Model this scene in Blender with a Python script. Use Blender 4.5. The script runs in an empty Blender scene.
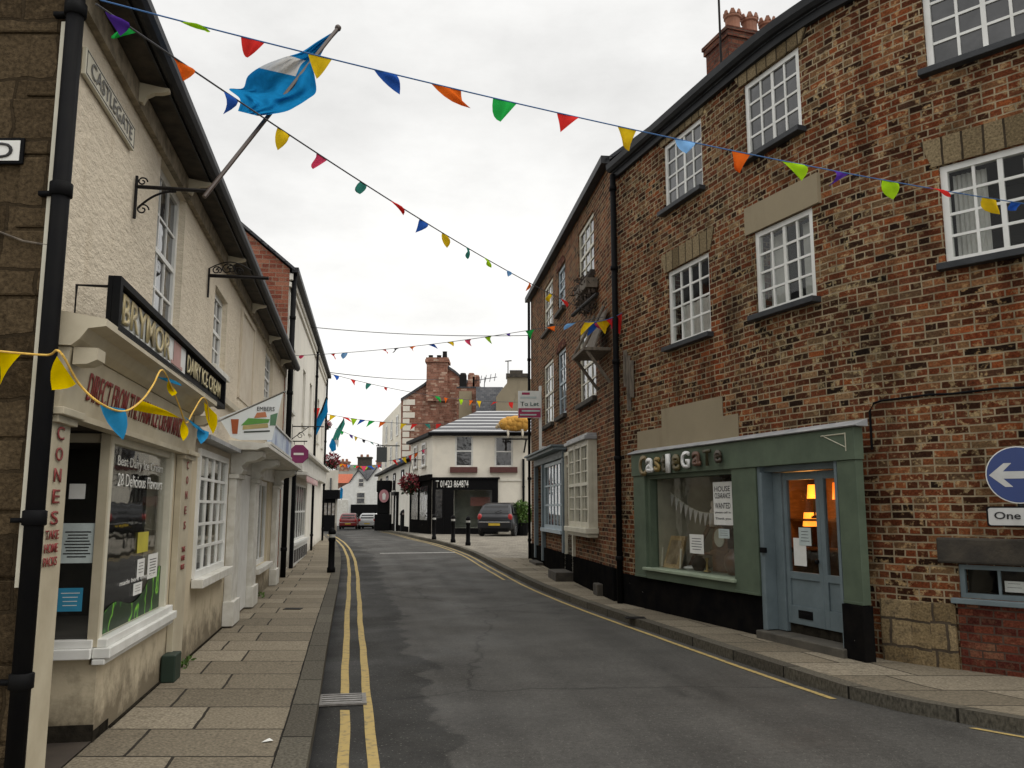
import bpy, bmesh, math, random
from mathutils import Vector as V, Matrix
random.seed(7)
scene = bpy.context.scene
COL = scene.collection
# ------------------------------------------------------------------ survey of the photograph
FP = 845.0; HY = 508.0; PIT = math.atan((HY - 384) / FP); EYE = 1.6
CP, SP = math.cos(PIT), math.sin(PIT)
def ray(x, y):
    a = x - 512; b = 384 - y
    return (a, FP * CP - b * SP, FP * SP + b * CP)
def g(Y):                                   # the street climbs gently to a crest and then falls away
    if Y < 14: return 0.0
    if Y < 36:
        t = (Y - 14) / 22; return .26 * t * t * (3 - 2 * t)
    t = min(1, (Y - 36) / 50); return .26 - .66 * t * t * (3 - 2 * t)
def ground(px, py, dz=0):
    r = ray(px, py); z = dz
    for _ in range(30):
        t = (z - EYE) / r[2]; z = g(r[1] * t) + dz
    return V((r[0] * t, r[1] * t, z))
def at_y(px, py, Y):
    r = ray(px, py); t = Y / r[1]; return V((r[0] * t, Y, EYE + r[2] * t))
def px_of(p):
    Z = p[2] - EYE; d = p[1] * CP + Z * SP; u = -p[1] * SP + Z * CP
    return (512 + FP * p[0] / d, 384 - FP * u / d)
# ------------------------------------------------------------------ materials
def new_mat(name):
    m = bpy.data.materials.new(name); m.use_nodes = True
    nt = m.node_tree; nt.nodes.clear()
    out = nt.nodes.new('ShaderNodeOutputMaterial'); b = nt.nodes.new('ShaderNodeBsdfPrincipled')
    nt.links.new(b.outputs[0], out.inputs[0])
    return m, nt, b
def nd(nt, t, **k):
    n = nt.nodes.new(t)
    for a, v in k.items():
        if a.startswith('i_'):
            key = a[2:]; key = int(key) if key.isdigit() else key.replace('_', ' ')
            n.inputs[key].default_value = v
        else: setattr(n, a, v)
    return n
def c4(c): return (c[0], c[1], c[2], 1)
def ramp(nt, stops, interp='LINEAR'):
    r = nt.nodes.new('ShaderNodeValToRGB'); r.color_ramp.interpolation = interp
    e = r.color_ramp.elements
    while len(e) < len(stops): e.new(.5)
    for el, (p, c) in zip(e, stops):
        el.position = p; el.color = c4(c) if isinstance(c, tuple) else (c, c, c, 1)
    return r
def mixc(nt, fac, a, b, mode='MIX'):
    n = nt.nodes.new('ShaderNodeMix'); n.data_type = 'RGBA'; n.blend_type = mode
    for sock, v in ((n.inputs[0], fac), (n.inputs[6], a), (n.inputs[7], b)):
        if hasattr(v, 'links'): nt.links.new(v, sock)
        elif isinstance(v, (int, float)): sock.default_value = v
        else: sock.default_value = c4(v)
    return n.outputs[2]
def pos(nt): return nt.nodes.new('ShaderNodeNewGeometry').outputs['Position']
def noise(nt, vec, scale, detail=4, rough=.55, stretch=None):
    if stretch:
        mp = nd(nt, 'ShaderNodeMapping'); mp.inputs['Scale'].default_value = stretch
        nt.links.new(vec, mp.inputs[0]); vec = mp.outputs[0]
    n = nd(nt, 'ShaderNodeTexNoise', i_Scale=scale, i_Detail=detail, i_Roughness=rough)
    nt.links.new(vec, n.inputs['Vector']); return n.outputs[0]
def bump(nt, b, h, strength=.3, dist=.01):
    n = nd(nt, 'ShaderNodeBump', i_Strength=strength, i_Distance=dist)
    nt.links.new(h, n.inputs['Height']); nt.links.new(n.outputs[0], b.inputs['Normal'])
MATS = {}
def M(name, col, rough=.6, col2=None, ns=6, bs=0, bscale=40, metal=0, spec=.5, stretch=None, lo=.35, hi=.65):
    if name in MATS: return MATS[name]
    m, nt, b = new_mat(name)
    b.inputs['Roughness'].default_value = rough; b.inputs['Metallic'].default_value = metal
    b.inputs['Specular IOR Level'].default_value = spec
    p = pos(nt)
    if col2 is None: col2 = tuple(c * .82 for c in col)
    f = ramp(nt, [(lo, 0.0), (hi, 1.0)]); nt.links.new(noise(nt, p, ns, 5, .6, stretch), f.inputs[0])
    nt.links.new(mixc(nt, f.outputs[0], col, col2), b.inputs['Base Color'])
    if bs: bump(nt, b, noise(nt, p, bscale, 4), bs)
    MATS[name] = m; return m
def emis(name, col, s):
    m, nt, b = new_mat(name); b.inputs['Base Color'].default_value = c4(col)
    b.inputs['Emission Color'].default_value = c4(col); b.inputs['Emission Strength'].default_value = s; return m
def brick_mat(name, stops, mortar, bw=.23, bh=.0745, ms=.0085, squash=.5, sf=3, smear=(.30, .225, .13), sm=.6, wob=.012, rough=.9, bstr=.6, streak=0, sfac=(.5, .66), hue=0):
    m, nt, b = new_mat(name); b.inputs['Roughness'].default_value = rough; b.inputs['Specular IOR Level'].default_value = .06
    uv = nt.nodes.new('ShaderNodeUVMap').outputs[0]
    nz = nd(nt, 'ShaderNodeTexNoise', i_Scale=4.0, i_Detail=3.0); nt.links.new(uv, nz.inputs['Vector'])
    sb = nd(nt, 'ShaderNodeVectorMath', operation='SUBTRACT'); nt.links.new(nz.outputs['Color'], sb.inputs[0]); sb.inputs[1].default_value = (.5, .5, .5)
    sc = nd(nt, 'ShaderNodeVectorMath', operation='SCALE'); nt.links.new(sb.outputs[0], sc.inputs[0]); sc.inputs['Scale'].default_value = wob * 2
    ad = nd(nt, 'ShaderNodeVectorMath', operation='ADD'); nt.links.new(uv, ad.inputs[0]); nt.links.new(sc.outputs[0], ad.inputs[1])
    br = nd(nt, 'ShaderNodeTexBrick', offset=.5, offset_frequency=2, squash=squash, squash_frequency=sf)
    br.inputs['Color1'].default_value = (0, 0, 0, 1); br.inputs['Color2'].default_value = (1, 1, 1, 1); br.inputs['Mortar'].default_value = (.5, .5, .5, 1)
    br.inputs['Scale'].default_value = 1; br.inputs['Mortar Size'].default_value = ms; br.inputs['Mortar Smooth'].default_value = .25
    br.inputs['Bias'].default_value = 0; br.inputs['Brick Width'].default_value = bw; br.inputs['Row Height'].default_value = bh
    nt.links.new(ad.outputs[0], br.inputs['Vector'])
    rp = ramp(nt, stops); nt.links.new(br.outputs['Color'], rp.inputs[0])
    n1 = noise(nt, uv, 11, 5, .65); f1 = ramp(nt, [(sfac[0], 0.0), (sfac[1], 1.0)]); nt.links.new(n1, f1.inputs[0])
    n2 = noise(nt, uv, .9, 3); f2 = ramp(nt, [(.35, .25), (.62, 1.0)]); nt.links.new(n2, f2.inputs[0])
    mu = nd(nt, 'ShaderNodeMath', operation='MULTIPLY'); nt.links.new(f1.outputs[0], mu.inputs[0]); nt.links.new(f2.outputs[0], mu.inputs[1])
    m2 = nd(nt, 'ShaderNodeMath', operation='MULTIPLY'); nt.links.new(mu.outputs[0], m2.inputs[0]); m2.inputs[1].default_value = sm
    c = mixc(nt, m2.outputs[0], rp.outputs[0], smear)
    if hue: hr = ramp(nt, [(.34, (1.12, .93, .84)), (.5, (1, 1, 1)), (.66, (.98, 1.06, 1.1))]); nt.links.new(noise(nt, uv, .42, 3), hr.inputs[0]); c = mixc(nt, 1.0, c, hr.outputs[0], 'MULTIPLY')
    fin = ramp(nt, [(.3, .55), (.7, 1.4)]); nt.links.new(noise(nt, uv, 45, 4), fin.inputs[0])
    c = mixc(nt, 1.0, c, fin.outputs[0], 'MULTIPLY')
    mn = ramp(nt, [(.4, tuple(x * .7 for x in mortar)), (.6, mortar)]); nt.links.new(noise(nt, uv, 5, 4), mn.inputs[0])
    c = mixc(nt, br.outputs['Fac'], c, mn.outputs[0])
    if streak:
        st = ramp(nt, [(.45, 1.0), (.68, 1.0 - streak)]); nt.links.new(noise(nt, uv, 1.6, 4, .6, (1.6, .5, 1)), st.inputs[0])
        c = mixc(nt, 1.0, c, st.outputs[0], 'MULTIPLY')
    nt.links.new(c, b.inputs['Base Color'])
    hgt = nd(nt, 'ShaderNodeMath', operation='MULTIPLY_ADD'); nt.links.new(br.outputs['Fac'], hgt.inputs[0]); hgt.inputs[1].default_value = -1
    nt.links.new(noise(nt, uv, 30, 5, .7), hgt.inputs[2]); bump(nt, b, hgt.outputs[0], bstr, .015)
    return m
MORT = (.35, .285, .185)
m_brick = brick_mat('old_mottled_brick', [(0, (.016, .010, .007)), (.14, (.045, .019, .010)), (.32, (.088, .029, .014)), (.46, (.160, .045, .018)), (.60, (.110, .040, .021)), (.70, (.190, .062, .024)), (.79, (.165, .100, .050)), (.87, (.062, .034, .021)), (.94, (.235, .066, .022)), (1, (.23, .145, .075))], MORT, sm=.85, streak=.5, hue=1, smear=(.45, .335, .175), sfac=(.53, .61))
m_brick2 = brick_mat('darker_town_brick', [(0, (.028, .015, .011)), (.25, (.08, .03, .017)), (.5, (.15, .05, .024)), (.7, (.20, .075, .035)), (.85, (.19, .11, .055)), (1, (.08, .042, .025))], (.33, .26, .17), sm=.6, streak=.3, hue=1, smear=(.29, .20, .11), sfac=(.52, .64))
m_brick_new = brick_mat('dull_red_brick', [(0, (.055, .016, .012)), (.5, (.10, .024, .016)), (.85, (.13, .038, .022)), (1, (.19, .09, .055))], (.09, .06, .045), squash=1, sm=.2)
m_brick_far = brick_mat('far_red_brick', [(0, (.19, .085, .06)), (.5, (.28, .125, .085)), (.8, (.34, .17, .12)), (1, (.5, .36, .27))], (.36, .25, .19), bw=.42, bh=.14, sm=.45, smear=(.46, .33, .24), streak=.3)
m_stone = brick_mat('brown_sandstone_blocks', [(0, (.036, .025, .014)), (.5, (.058, .041, .023)), (1, (.085, .061, .035))], (.05, .036, .021), bw=.85, bh=.36, ms=.01, squash=1.3, sf=2, smear=(.13, .094, .054), sm=.6, wob=.05, bstr=1.0)
m_quoin = brick_mat('yellow_sandstone_footing', [(0, (.16, .115, .06)), (.5, (.25, .185, .10)), (1, (.31, .235, .135))], (.09, .07, .05), bw=.42, bh=.255, ms=.014, squash=1.5, sf=2, smear=(.05, .042, .034), sm=.75, wob=.035, bstr=.9)
m_lintel = brick_mat('wedge_stone_lintel', [(0, (.12, .09, .05)), (1, (.25, .195, .115))], (.05, .038, .026), bw=.19, bh=2, ms=.012, squash=1, smear=(.14, .1, .06), sm=.6)
m_slate = brick_mat('roof_slates', [(0, (.05, .053, .06)), (1, (.10, .10, .105))], (.025, .025, .028), bw=.3, bh=.22, ms=.008, squash=1, smear=(.13, .13, .11), sm=.4, rough=.6)
m_flag = brick_mat('sandstone_paving_flags', [(0, (.15, .128, .094)), (.5, (.21, .18, .132)), (1, (.265, .23, .172))], (.035, .03, .024), bw=.92, bh=.66, ms=.012, squash=1.35, sf=2, smear=(.09, .077, .057), sm=.7, wob=.012, rough=.75, bstr=.35, sfac=(.45, .7))
m_sett = brick_mat('paved_forecourt_setts', [(0, (.17, .155, .13)), (1, (.28, .255, .21))], (.08, .072, .06), bw=.3, bh=.2, squash=1, smear=(.22, .2, .16), sm=.5, wob=.02)
m_kerb = brick_mat('kerb_stone', [(0, (.07, .063, .05)), (1, (.11, .10, .078))], (.018, .016, .013), bw=.95, bh=5, ms=.012, squash=1, smear=(.08, .074, .06), sm=.6, wob=.005, rough=.75)
def asphalt():
    m, nt, b = new_mat('asphalt_patched'); b.inputs['Roughness'].default_value = .62; b.inputs['Specular IOR Level'].default_value = .16
    p = pos(nt); uv = nt.nodes.new('ShaderNodeUVMap').outputs[0]
    base = ramp(nt, [(.3, (.046, .044, .040)), (.7, (.068, .065, .059))]); nt.links.new(noise(nt, p, 1.3, 6, .62), base.inputs[0])
    c = base.outputs[0]
    sx = nd(nt, 'ShaderNodeSeparateXYZ'); nt.links.new(uv, sx.inputs[0])   # u: metres from the left kerb
    e = nd(nt, 'ShaderNodeMath', operation='MULTIPLY_ADD'); nt.links.new(noise(nt, p, .75, 6, .62), e.inputs[0]); e.inputs[1].default_value = -1.5; nt.links.new(sx.outputs[0], e.inputs[2])
    e2 = nd(nt, 'ShaderNodeMapRange'); nt.links.new(e.outputs[0], e2.inputs[0]); e2.inputs[1].default_value = .17; e2.inputs[2].default_value = .24; e2.inputs[3].default_value = 1; e2.inputs[4].default_value = 0
    n5 = ramp(nt, [(.3, (.020, .0195, .018)), (.7, (.032, .031, .028))]); nt.links.new(noise(nt, p, 2.2, 5, .65), n5.inputs[0])
    c = mixc(nt, e2.outputs[0], c, n5.outputs[0])
    sp = ramp(nt, [(.60, 0.0), (.68, 1.0)]); nt.links.new(noise(nt, p, .9, 5, .6, (1, .45, 1)), sp.inputs[0])
    f = nd(nt, 'ShaderNodeMath', operation='MULTIPLY'); nt.links.new(sp.outputs[0], f.inputs[0]); f.inputs[1].default_value = .7
    c = mixc(nt, f.outputs[0], c, (.026, .025, .023))
    vo = nd(nt, 'ShaderNodeTexVoronoi', feature='DISTANCE_TO_EDGE', i_Scale=.33); 
    wz = nd(nt, 'ShaderNodeTexNoise', i_Scale=1.5, i_Detail=4.0); nt.links.new(p, wz.inputs['Vector'])
    wa = nd(nt, 'ShaderNodeMix', data_type='VECTOR'); wa.inputs[0].default_value = .35; nt.links.new(p, wa.inputs[4]); nt.links.new(wz.outputs['Color'], wa.inputs[5])
    nt.links.new(wa.outputs[1], vo.inputs['Vector'])
    cr = ramp(nt, [(.0, .5), (.006, 1.0)]); nt.links.new(vo.outputs['Distance'], cr.inputs[0])
    c = mixc(nt, .95, c, cr.outputs[0], 'MULTIPLY')
    gr = ramp(nt, [(.3, .55), (.7, 1.45)]); nt.links.new(noise(nt, p, 75, 5, .8), gr.inputs[0])
    c = mixc(nt, 1.0, c, gr.outputs[0], 'MULTIPLY')
    g2 = ramp(nt, [(.3, .7), (.7, 1.3)]); nt.links.new(noise(nt, p, 22, 5, .75), g2.inputs[0]); c = mixc(nt, 1.0, c, g2.outputs[0], 'MULTIPLY')
    tr = ramp(nt, [(.35, .78), (.65, 1.14)]); nt.links.new(noise(nt, uv, 1.0, 3, .5, (1.7, .07, 1)), tr.inputs[0]); c = mixc(nt, 1.0, c, tr.outputs[0], 'MULTIPLY')
    spk = ramp(nt, [(.65, 0.0), (.70, 1.0)]); nt.links.new(noise(nt, p, 48, 2, .5), spk.inputs[0]); c = mixc(nt, spk.outputs[0], c, (.13, .125, .11))
    gk = nd(nt, 'ShaderNodeMapRange'); nt.links.new(sx.outputs[0], gk.inputs[0]); gk.inputs[1].default_value = .02; gk.inputs[2].default_value = .14; gk.inputs[3].default_value = .35; gk.inputs[4].default_value = 1
    c = mixc(nt, 1.0, c, gk.outputs[0], 'MULTIPLY'); nt.links.new(c, b.inputs['Base Color'])
    bump(nt, b, noise(nt, p, 160, 3), .35, .006)
    rr = ramp(nt, [(.35, .62), (.7, .9)]); nt.links.new(noise(nt, p, .8, 4), rr.inputs[0]); nt.links.new(rr.outputs[0], b.inputs['Roughness'])
    return m
m_asphalt = asphalt()
def rendered(name, col, dirt, bstr=.5, rub=True):
    m, nt, b = new_mat(name); b.inputs['Roughness'].default_value = .85; b.inputs['Specular IOR Level'].default_value = .25
    p = pos(nt)
    v = ramp(nt, [(.3, tuple(x * .84 for x in col)), (.7, col)]); nt.links.new(noise(nt, p, 1.2, 6, .65), v.inputs[0])
    c = v.outputs[0]
    d1 = ramp(nt, [(.56, 0.0), (.72, 1.0)]); nt.links.new(noise(nt, p, 2.0, 6, .65, (1.6, 1.6, .35)), d1.inputs[0])
    f = nd(nt, 'ShaderNodeMath', operation='MULTIPLY'); nt.links.new(d1.outputs[0], f.inputs[0]); f.inputs[1].default_value = .5
    c = mixc(nt, f.outputs[0], c, dirt)
    sx = nd(nt, 'ShaderNodeSeparateXYZ'); nt.links.new(p, sx.inputs[0])      # splash stains and flaking along the foot
    e = nd(nt, 'ShaderNodeMath', operation='MULTIPLY_ADD'); nt.links.new(noise(nt, p, 4, 6, .7), e.inputs[0]); e.inputs[1].default_value = 1.1; nt.links.new(sx.outputs[2], e.inputs[2])
    mr = nd(nt, 'ShaderNodeMapRange'); nt.links.new(e.outputs[0], mr.inputs[0]); mr.inputs[1].default_value = .72; mr.inputs[2].default_value = 1.05; mr.inputs[3].default_value = .9; mr.inputs[4].default_value = 0
    c = mixc(nt, mr.outputs[0], c, tuple(x * .5 for x in dirt))
    nt.links.new(c, b.inputs['Base Color'])
    if rub:
        h = noise(nt, p, 7, 5, .7, (1, 1, 2.2)); bump(nt, b, h, bstr, .05)
    else: bump(nt, b, noise(nt, p, 40, 4), .15, .01)
    return m
m_cream = rendered('cream_limewashed_rubble', (.68, .60, .47), (.40, .32, .21), .55)
m_cream_low = rendered('beige_painted_render', (.55, .475, .34), (.27, .22, .145), .15, False)
m_white_r = rendered('offwhite_smooth_render', (.76, .73, .65), (.5, .44, .35), .1, False)
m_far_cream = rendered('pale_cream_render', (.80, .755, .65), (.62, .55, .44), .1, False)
m_patch = rendered('buff_cement_patch', (.30, .25, .165), (.2, .16, .1), .1, False)
m_white = M('white_gloss_paint', (.74, .74, .71), .4, (.62, .62, .58), 3)
m_white_old = M('weathered_white_paint', (.66, .65, .60), .55, (.5, .48, .42), 5, .15)
m_creampaint = M('cream_gloss_paint', (.60, .57, .46), .45, (.50, .47, .37), 4)
m_fascia = M('cream_shop_paint', (.49, .44, .325), .5, (.4, .35, .25), 4)
m_black = M('black_gloss_paint', (.006, .006, .007), .55, (.008, .008, .008), 8, spec=.05)
m_blackm = M('black_masonry_paint', (.006, .006, .0065), .75, (.011, .010, .009), 4, .3, spec=0)
_nt = m_blackm.node_tree; _b = [n for n in _nt.nodes if n.type == 'BSDF_PRINCIPLED'][0]; _lk = _b.inputs['Base Color'].links[0].from_socket
_r = ramp(_nt, [(.745, 0.0), (.76, 1.0)]); _nt.links.new(noise(_nt, pos(_nt), 9, 3, .6, (1, 1, .8)), _r.inputs[0]); _nt.links.new(mixc(_nt, _r.outputs[0], _lk, (.34, .32, .29)), _b.inputs['Base Color'])
m_iron = M('dark_wrought_iron', (.010, .010, .011), .55, (.016, .013, .011), 20, .2, spec=.1)
m_gutter = M('dark_grey_gutter', (.012, .013, .015), .5, (.024, .025, .027), 3, spec=.2)
m_lead = M('grey_lead_sheet', (.23, .24, .25), .5, (.36, .36, .36), 4, .25, 12)
m_sill = M('dark_slate_sill', (.022, .025, .029), .55, (.04, .042, .045), 5, .2, spec=.3)
m_green = M('sage_green_paint', (.098, .130, .088), .55, (.074, .100, .068), 3.5, .15, 18, spec=.3)
m_blue = M('dusty_blue_paint', (.15, .19, .205), .55, (.118, .152, .165), 4, .15, 18, spec=.3)
m_teal = M('grey_blue_window_paint', (.36, .43, .47), .5, (.3, .36, .4), 4)
m_wood = M('grey_weathered_wood', (.17, .14, .105), .8, (.08, .065, .05), 8, .4, stretch=(3, 3, .6))
m_brownwood = M('brown_varnished_wood', (.16, .085, .04), .5, (.09, .045, .022), 9, .1, stretch=(1, 1, 5))
m_paper = M('white_paper', (.72, .72, .69), .8, (.66, .66, .62), 10)
m_ink = M('black_ink', (.02, .02, .02), .7)
m_red = M('dark_red_lettering', (.24, .03, .028), .55)
m_gold = M('cream_gold_lettering', (.60, .52, .30), .5)
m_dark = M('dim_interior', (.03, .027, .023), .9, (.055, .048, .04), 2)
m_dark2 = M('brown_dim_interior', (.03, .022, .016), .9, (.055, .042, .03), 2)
m_yellow_line = M('worn_yellow_line', (.36, .26, .085), .8, (.17, .135, .07), 14, .2, lo=.5, hi=.68)
m_white_line = M('worn_white_line', (.46, .45, .42), .7, (.2, .19, .18), 12, lo=.4, hi=.7)
m_chrome = M('bright_metal', (.55, .56, .57), .25, metal=1)
m_terra = M('terracotta_clay', (.28, .12, .07), .8, (.2, .085, .05), 8)
m_dirt = M('grime', (.014, .0125, .01), .95, (.035, .03, .023), 10, .4, spec=0)
m_stone_d = M('soot_dark_stone', (.03, .026, .021), .9, (.065, .054, .04), 5, .5)
def glass_opaque():
    m, nt, b = new_mat('old_window_glass'); b.inputs['Roughness'].default_value = .04; b.inputs['IOR'].default_value = 1.75
    p = pos(nt); v = ramp(nt, [(.35, (.018, .019, .02)), (.65, (.05, .05, .052))]); nt.links.new(noise(nt, p, 2.2, 3), v.inputs[0]); nt.links.new(v.outputs[0], b.inputs['Base Color'])
    bump(nt, b, noise(nt, p, 4.2, 2), .35, .03); return m
def glass_clear():
    m = bpy.data.materials.new('clear_shop_glass'); m.use_nodes = True; nt = m.node_tree; nt.nodes.clear()
    out = nt.nodes.new('ShaderNodeOutputMaterial'); mx = nt.nodes.new('ShaderNodeMixShader'); tr = nd(nt, 'ShaderNodeBsdfTransparent'); gl = nd(nt, 'ShaderNodeBsdfGlossy', i_Roughness=.02)
    tr.inputs[0].default_value = (.95, .96, .955, 1)
    lw = nd(nt, 'ShaderNodeLayerWeight'); pw = nd(nt, 'ShaderNodeMath', operation='POWER'); nt.links.new(lw.outputs['Facing'], pw.inputs[0]); pw.inputs[1].default_value = 3.5
    fr = nd(nt, 'ShaderNodeMath', operation='MULTIPLY_ADD'); nt.links.new(pw.outputs[0], fr.inputs[0]); fr.inputs[1].default_value = .65; fr.inputs[2].default_value = .014
    bm = nd(nt, 'ShaderNodeBump', i_Strength=.06, i_Distance=.03); nt.links.new(noise(nt, pos(nt), 3, 2), bm.inputs['Height']); nt.links.new(bm.outputs[0], gl.inputs['Normal'])
    nt.links.new(fr.outputs[0], mx.inputs[0]); nt.links.new(tr.outputs[0], mx.inputs[1]); nt.links.new(gl.outputs[0], mx.inputs[2]); nt.links.new(mx.outputs[0], out.inputs[0]); return m
m_glass = glass_opaque(); m_clear = glass_clear()
def cloth(name, col):
    m, nt, b = new_mat(name); nt.nodes.remove(b)
    out = [n for n in nt.nodes if n.type == 'OUTPUT_MATERIAL'][0]
    d = nd(nt, 'ShaderNodeBsdfDiffuse'); t = nd(nt, 'ShaderNodeBsdfTranslucent'); mx = nd(nt, 'ShaderNodeMixShader'); mx.inputs[0].default_value = .4
    v = ramp(nt, [(.3, tuple(x * .8 for x in col)), (.7, col)]); nt.links.new(noise(nt, pos(nt), 14, 3), v.inputs[0])
    for n in (d, t): nt.links.new(v.outputs[0], n.inputs[0])
    nt.links.new(d.outputs[0], mx.inputs[1]); nt.links.new(t.outputs[0], mx.inputs[2]); nt.links.new(mx.outputs[0], out.inputs[0]); return m
FL = dict(red=cloth('red_cloth', (.72, .04, .035)), orange=cloth('orange_cloth', (.85, .16, .02)), yellow=cloth('yellow_cloth', (.80, .55, .02)), lime=cloth('lime_cloth', (.42, .72, .02)),
    green=cloth('green_cloth', (.03, .48, .09)), blue=cloth('blue_cloth', (.03, .11, .45)), sky=cloth('sky_blue_cloth', (.22, .45, .78)), purple=cloth('purple_cloth', (.10, .04, .32)),
    pink=cloth('pink_cloth', (.78, .08, .17)), teal=cloth('teal_cloth', (.05, .25, .2)), black=cloth('dark_cloth', (.03, .03, .04)), azure=cloth('azure_flag_cloth', (.012, .22, .5)), white=cloth('white_flag_cloth', (.72, .70, .66)),
    strongyellow=cloth('strong_yellow_cloth', (.86, .62, .0)), cyan=cloth('bright_blue_cloth', (.04, .36, .72)))
m_rope_b = M('blue_rope', (.035, .12, .30), .8); m_rope_d = M('dark_string', (.05, .05, .055), .8); m_rope_o = M('orange_yellow_tape', (.62, .36, .05), .8, (.75, .5, .12), 30)
# ------------------------------------------------------------------ mesh builder
ORG = {}
class MB:
    def __init__(s): s.v = []; s.f = []; s.uv = []; s.mi = []; s.cur = 0
    def face(s, pts, uv=None):
        i = len(s.v); s.v += [V(p) for p in pts]; s.f.append(list(range(i, i + len(pts))))
        if uv is None:
            a, b, c = V(pts[0]), V(pts[1]), V(pts[2]); n = (b - a).cross(c - a)
            if n.length < 1e-12: n = V((0, 0, 1))
            n.normalize()
            if abs(n.z) > .75: uv = [(p[0], p[1]) for p in pts]
            else:
                t = V((-n.y, n.x, 0)).normalized(); uv = [(V(p).dot(t), p[2]) for p in pts]
        s.uv.append(uv); s.mi.append(s.cur)
    def hexa(s, q):                         # q: 8 points, bottom ring then top ring
        for idx in ((3, 2, 1, 0), (4, 5, 6, 7), (0, 1, 5, 4), (1, 2, 6, 5), (2, 3, 7, 6), (3, 0, 4, 7)): s.face([q[i] for i in idx])
    def box(s, x0, x1, y0, y1, z0, z1):
        s.hexa([(x0, y0, z0), (x1, y0, z0), (x1, y1, z0), (x0, y1, z0), (x0, y0, z1), (x1, y0, z1), (x1, y1, z1), (x0, y1, z1)])
    def tube(s, pts, r, n=8, caps=True):
        pts = [V(p) for p in pts]; rr = r if isinstance(r, (list, tuple)) else [r] * len(pts); rings = []
        for i, p in enumerate(pts):
            d = (pts[min(i + 1, len(pts) - 1)] - pts[max(i - 1, 0)]).normalized()
            up = V((0, 0, 1)) if abs(d.z) < .9 else V((1, 0, 0))
            a = d.cross(up).normalized(); b = a.cross(d)
            rings.append([p + (a * math.cos(2 * math.pi * k / n) + b * math.sin(2 * math.pi * k / n)) * rr[i] for k in range(n)])
        for r0, r1 in zip(rings, rings[1:]):
            for k in range(n): s.face([r0[k], r1[k], r1[(k + 1) % n], r0[(k + 1) % n]])
        if caps: s.face(rings[0]); s.face(rings[-1][::-1])
    def lathe(s, prof, c=(0, 0, 0), n=16):
        c = V(c); rings = [[c + V((r * math.cos(2 * math.pi * k / n), r * math.sin(2 * math.pi * k / n), z)) for k in range(n)] for r, z in prof]
        for r0, r1 in zip(rings, rings[1:]):
            for k in range(n): s.face([r0[k], r0[(k + 1) % n], r1[(k + 1) % n], r1[k]])
        s.face(rings[0][::-1]); s.face(rings[-1])
    def prism(s, poly, o, ax, ay, n0, n1):   # poly in (ax, ay) about o, extruded from n0 to n1 (vectors)
        a = [o + ax * x + ay * y + n0 for x, y in poly]; b = [o + ax * x + ay * y + n1 for x, y in poly]
        s.face(a[::-1]); s.face(b)
        for i in range(len(a)):
            j = (i + 1) % len(a); s.face([a[i], a[j], b[j], b[i]])
    def sphere(s, c, rx, ry, rz, nu=10, nv=7, jit=0):
        c = V(c); R = []
        for j in range(nv + 1):
            th = math.pi * j / nv; row = []
            for i in range(nu):
                ph = 2 * math.pi * i / nu; k = 1 + random.uniform(-jit, jit)
                row.append(c + V((rx * k * math.sin(th) * math.cos(ph), ry * k * math.sin(th) * math.sin(ph), rz * k * math.cos(th))))
            R.append(row)
        for a, b in zip(R, R[1:]):
            for i in range(nu): s.face([a[i], b[i], b[(i + 1) % nu], a[(i + 1) % nu]])
    def build(s, name, mat, parent=None, origin=None, smooth=False, bevel=0, weld=False):
        o = V(origin) if origin is not None else (ORG[parent.name] if parent else V((0, 0, 0)))
        me = bpy.data.meshes.new(name); me.from_pydata([tuple(p - o) for p in s.v], [], s.f)
        ul = me.uv_layers.new(name='UVMap'); k = 0
        for poly, uv in zip(me.polygons, s.uv):
            for li, c in zip(poly.loop_indices, uv): ul.data[li].uv = (c[0], c[1])
        for m in (mat if isinstance(mat, (list, tuple)) else [mat]): me.materials.append(m)
        for poly, mi in zip(me.polygons, s.mi): poly.material_index = mi
        if weld or smooth or bevel:
            bm = bmesh.new(); bm.from_mesh(me); bmesh.ops.remove_doubles(bm, verts=bm.verts, dist=1e-5); bmesh.ops.recalc_face_normals(bm, faces=bm.faces); bm.to_mesh(me); bm.free()
        if smooth:
            for p in me.polygons: p.use_smooth = True
        ob = bpy.data.objects.new(name, me); COL.objects.link(ob)
        if parent: ob.parent = parent; ob.location = o - ORG[parent.name]
        else: ob.location = o
        ORG[ob.name] = o.copy()
        if bevel:
            md = ob.modifiers.new('bevel', 'BEVEL'); md.width = bevel; md.segments = 2; md.limit_method = 'ANGLE'
        return ob
def tag(o, label=None, cat=None, group=None, kind=None):
    if label: o['label'] = label
    if cat: o['category'] = cat
    if group: o['group'] = group
    if kind: o['kind'] = kind
    return o
def thing(name, label, cat, loc, group=None):
    o = bpy.data.objects.new(name, None); COL.objects.link(o); o.location = loc; o.empty_display_size = .1
    ORG[o.name] = V(loc); return tag(o, label, cat, group)
def clone(o, loc, rz=0, label=None, mats=None):
    r = o.copy(); COL.objects.link(r); r.location = loc; r.rotation_euler = (0, 0, rz); ORG[r.name] = V(loc)
    if label: r['label'] = label
    def kids(src, dst):
        for ch in list(src.children):
            c = ch.copy(); COL.objects.link(c); c.parent = dst
            if mats and ch.type == 'MESH' and ch.data.materials and ch.data.materials[0].name in mats:
                c.data = ch.data.copy(); c.data.materials[0] = mats[ch.data.materials[0].name]
            kids(ch, c)
    kids(o, r); return r
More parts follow.
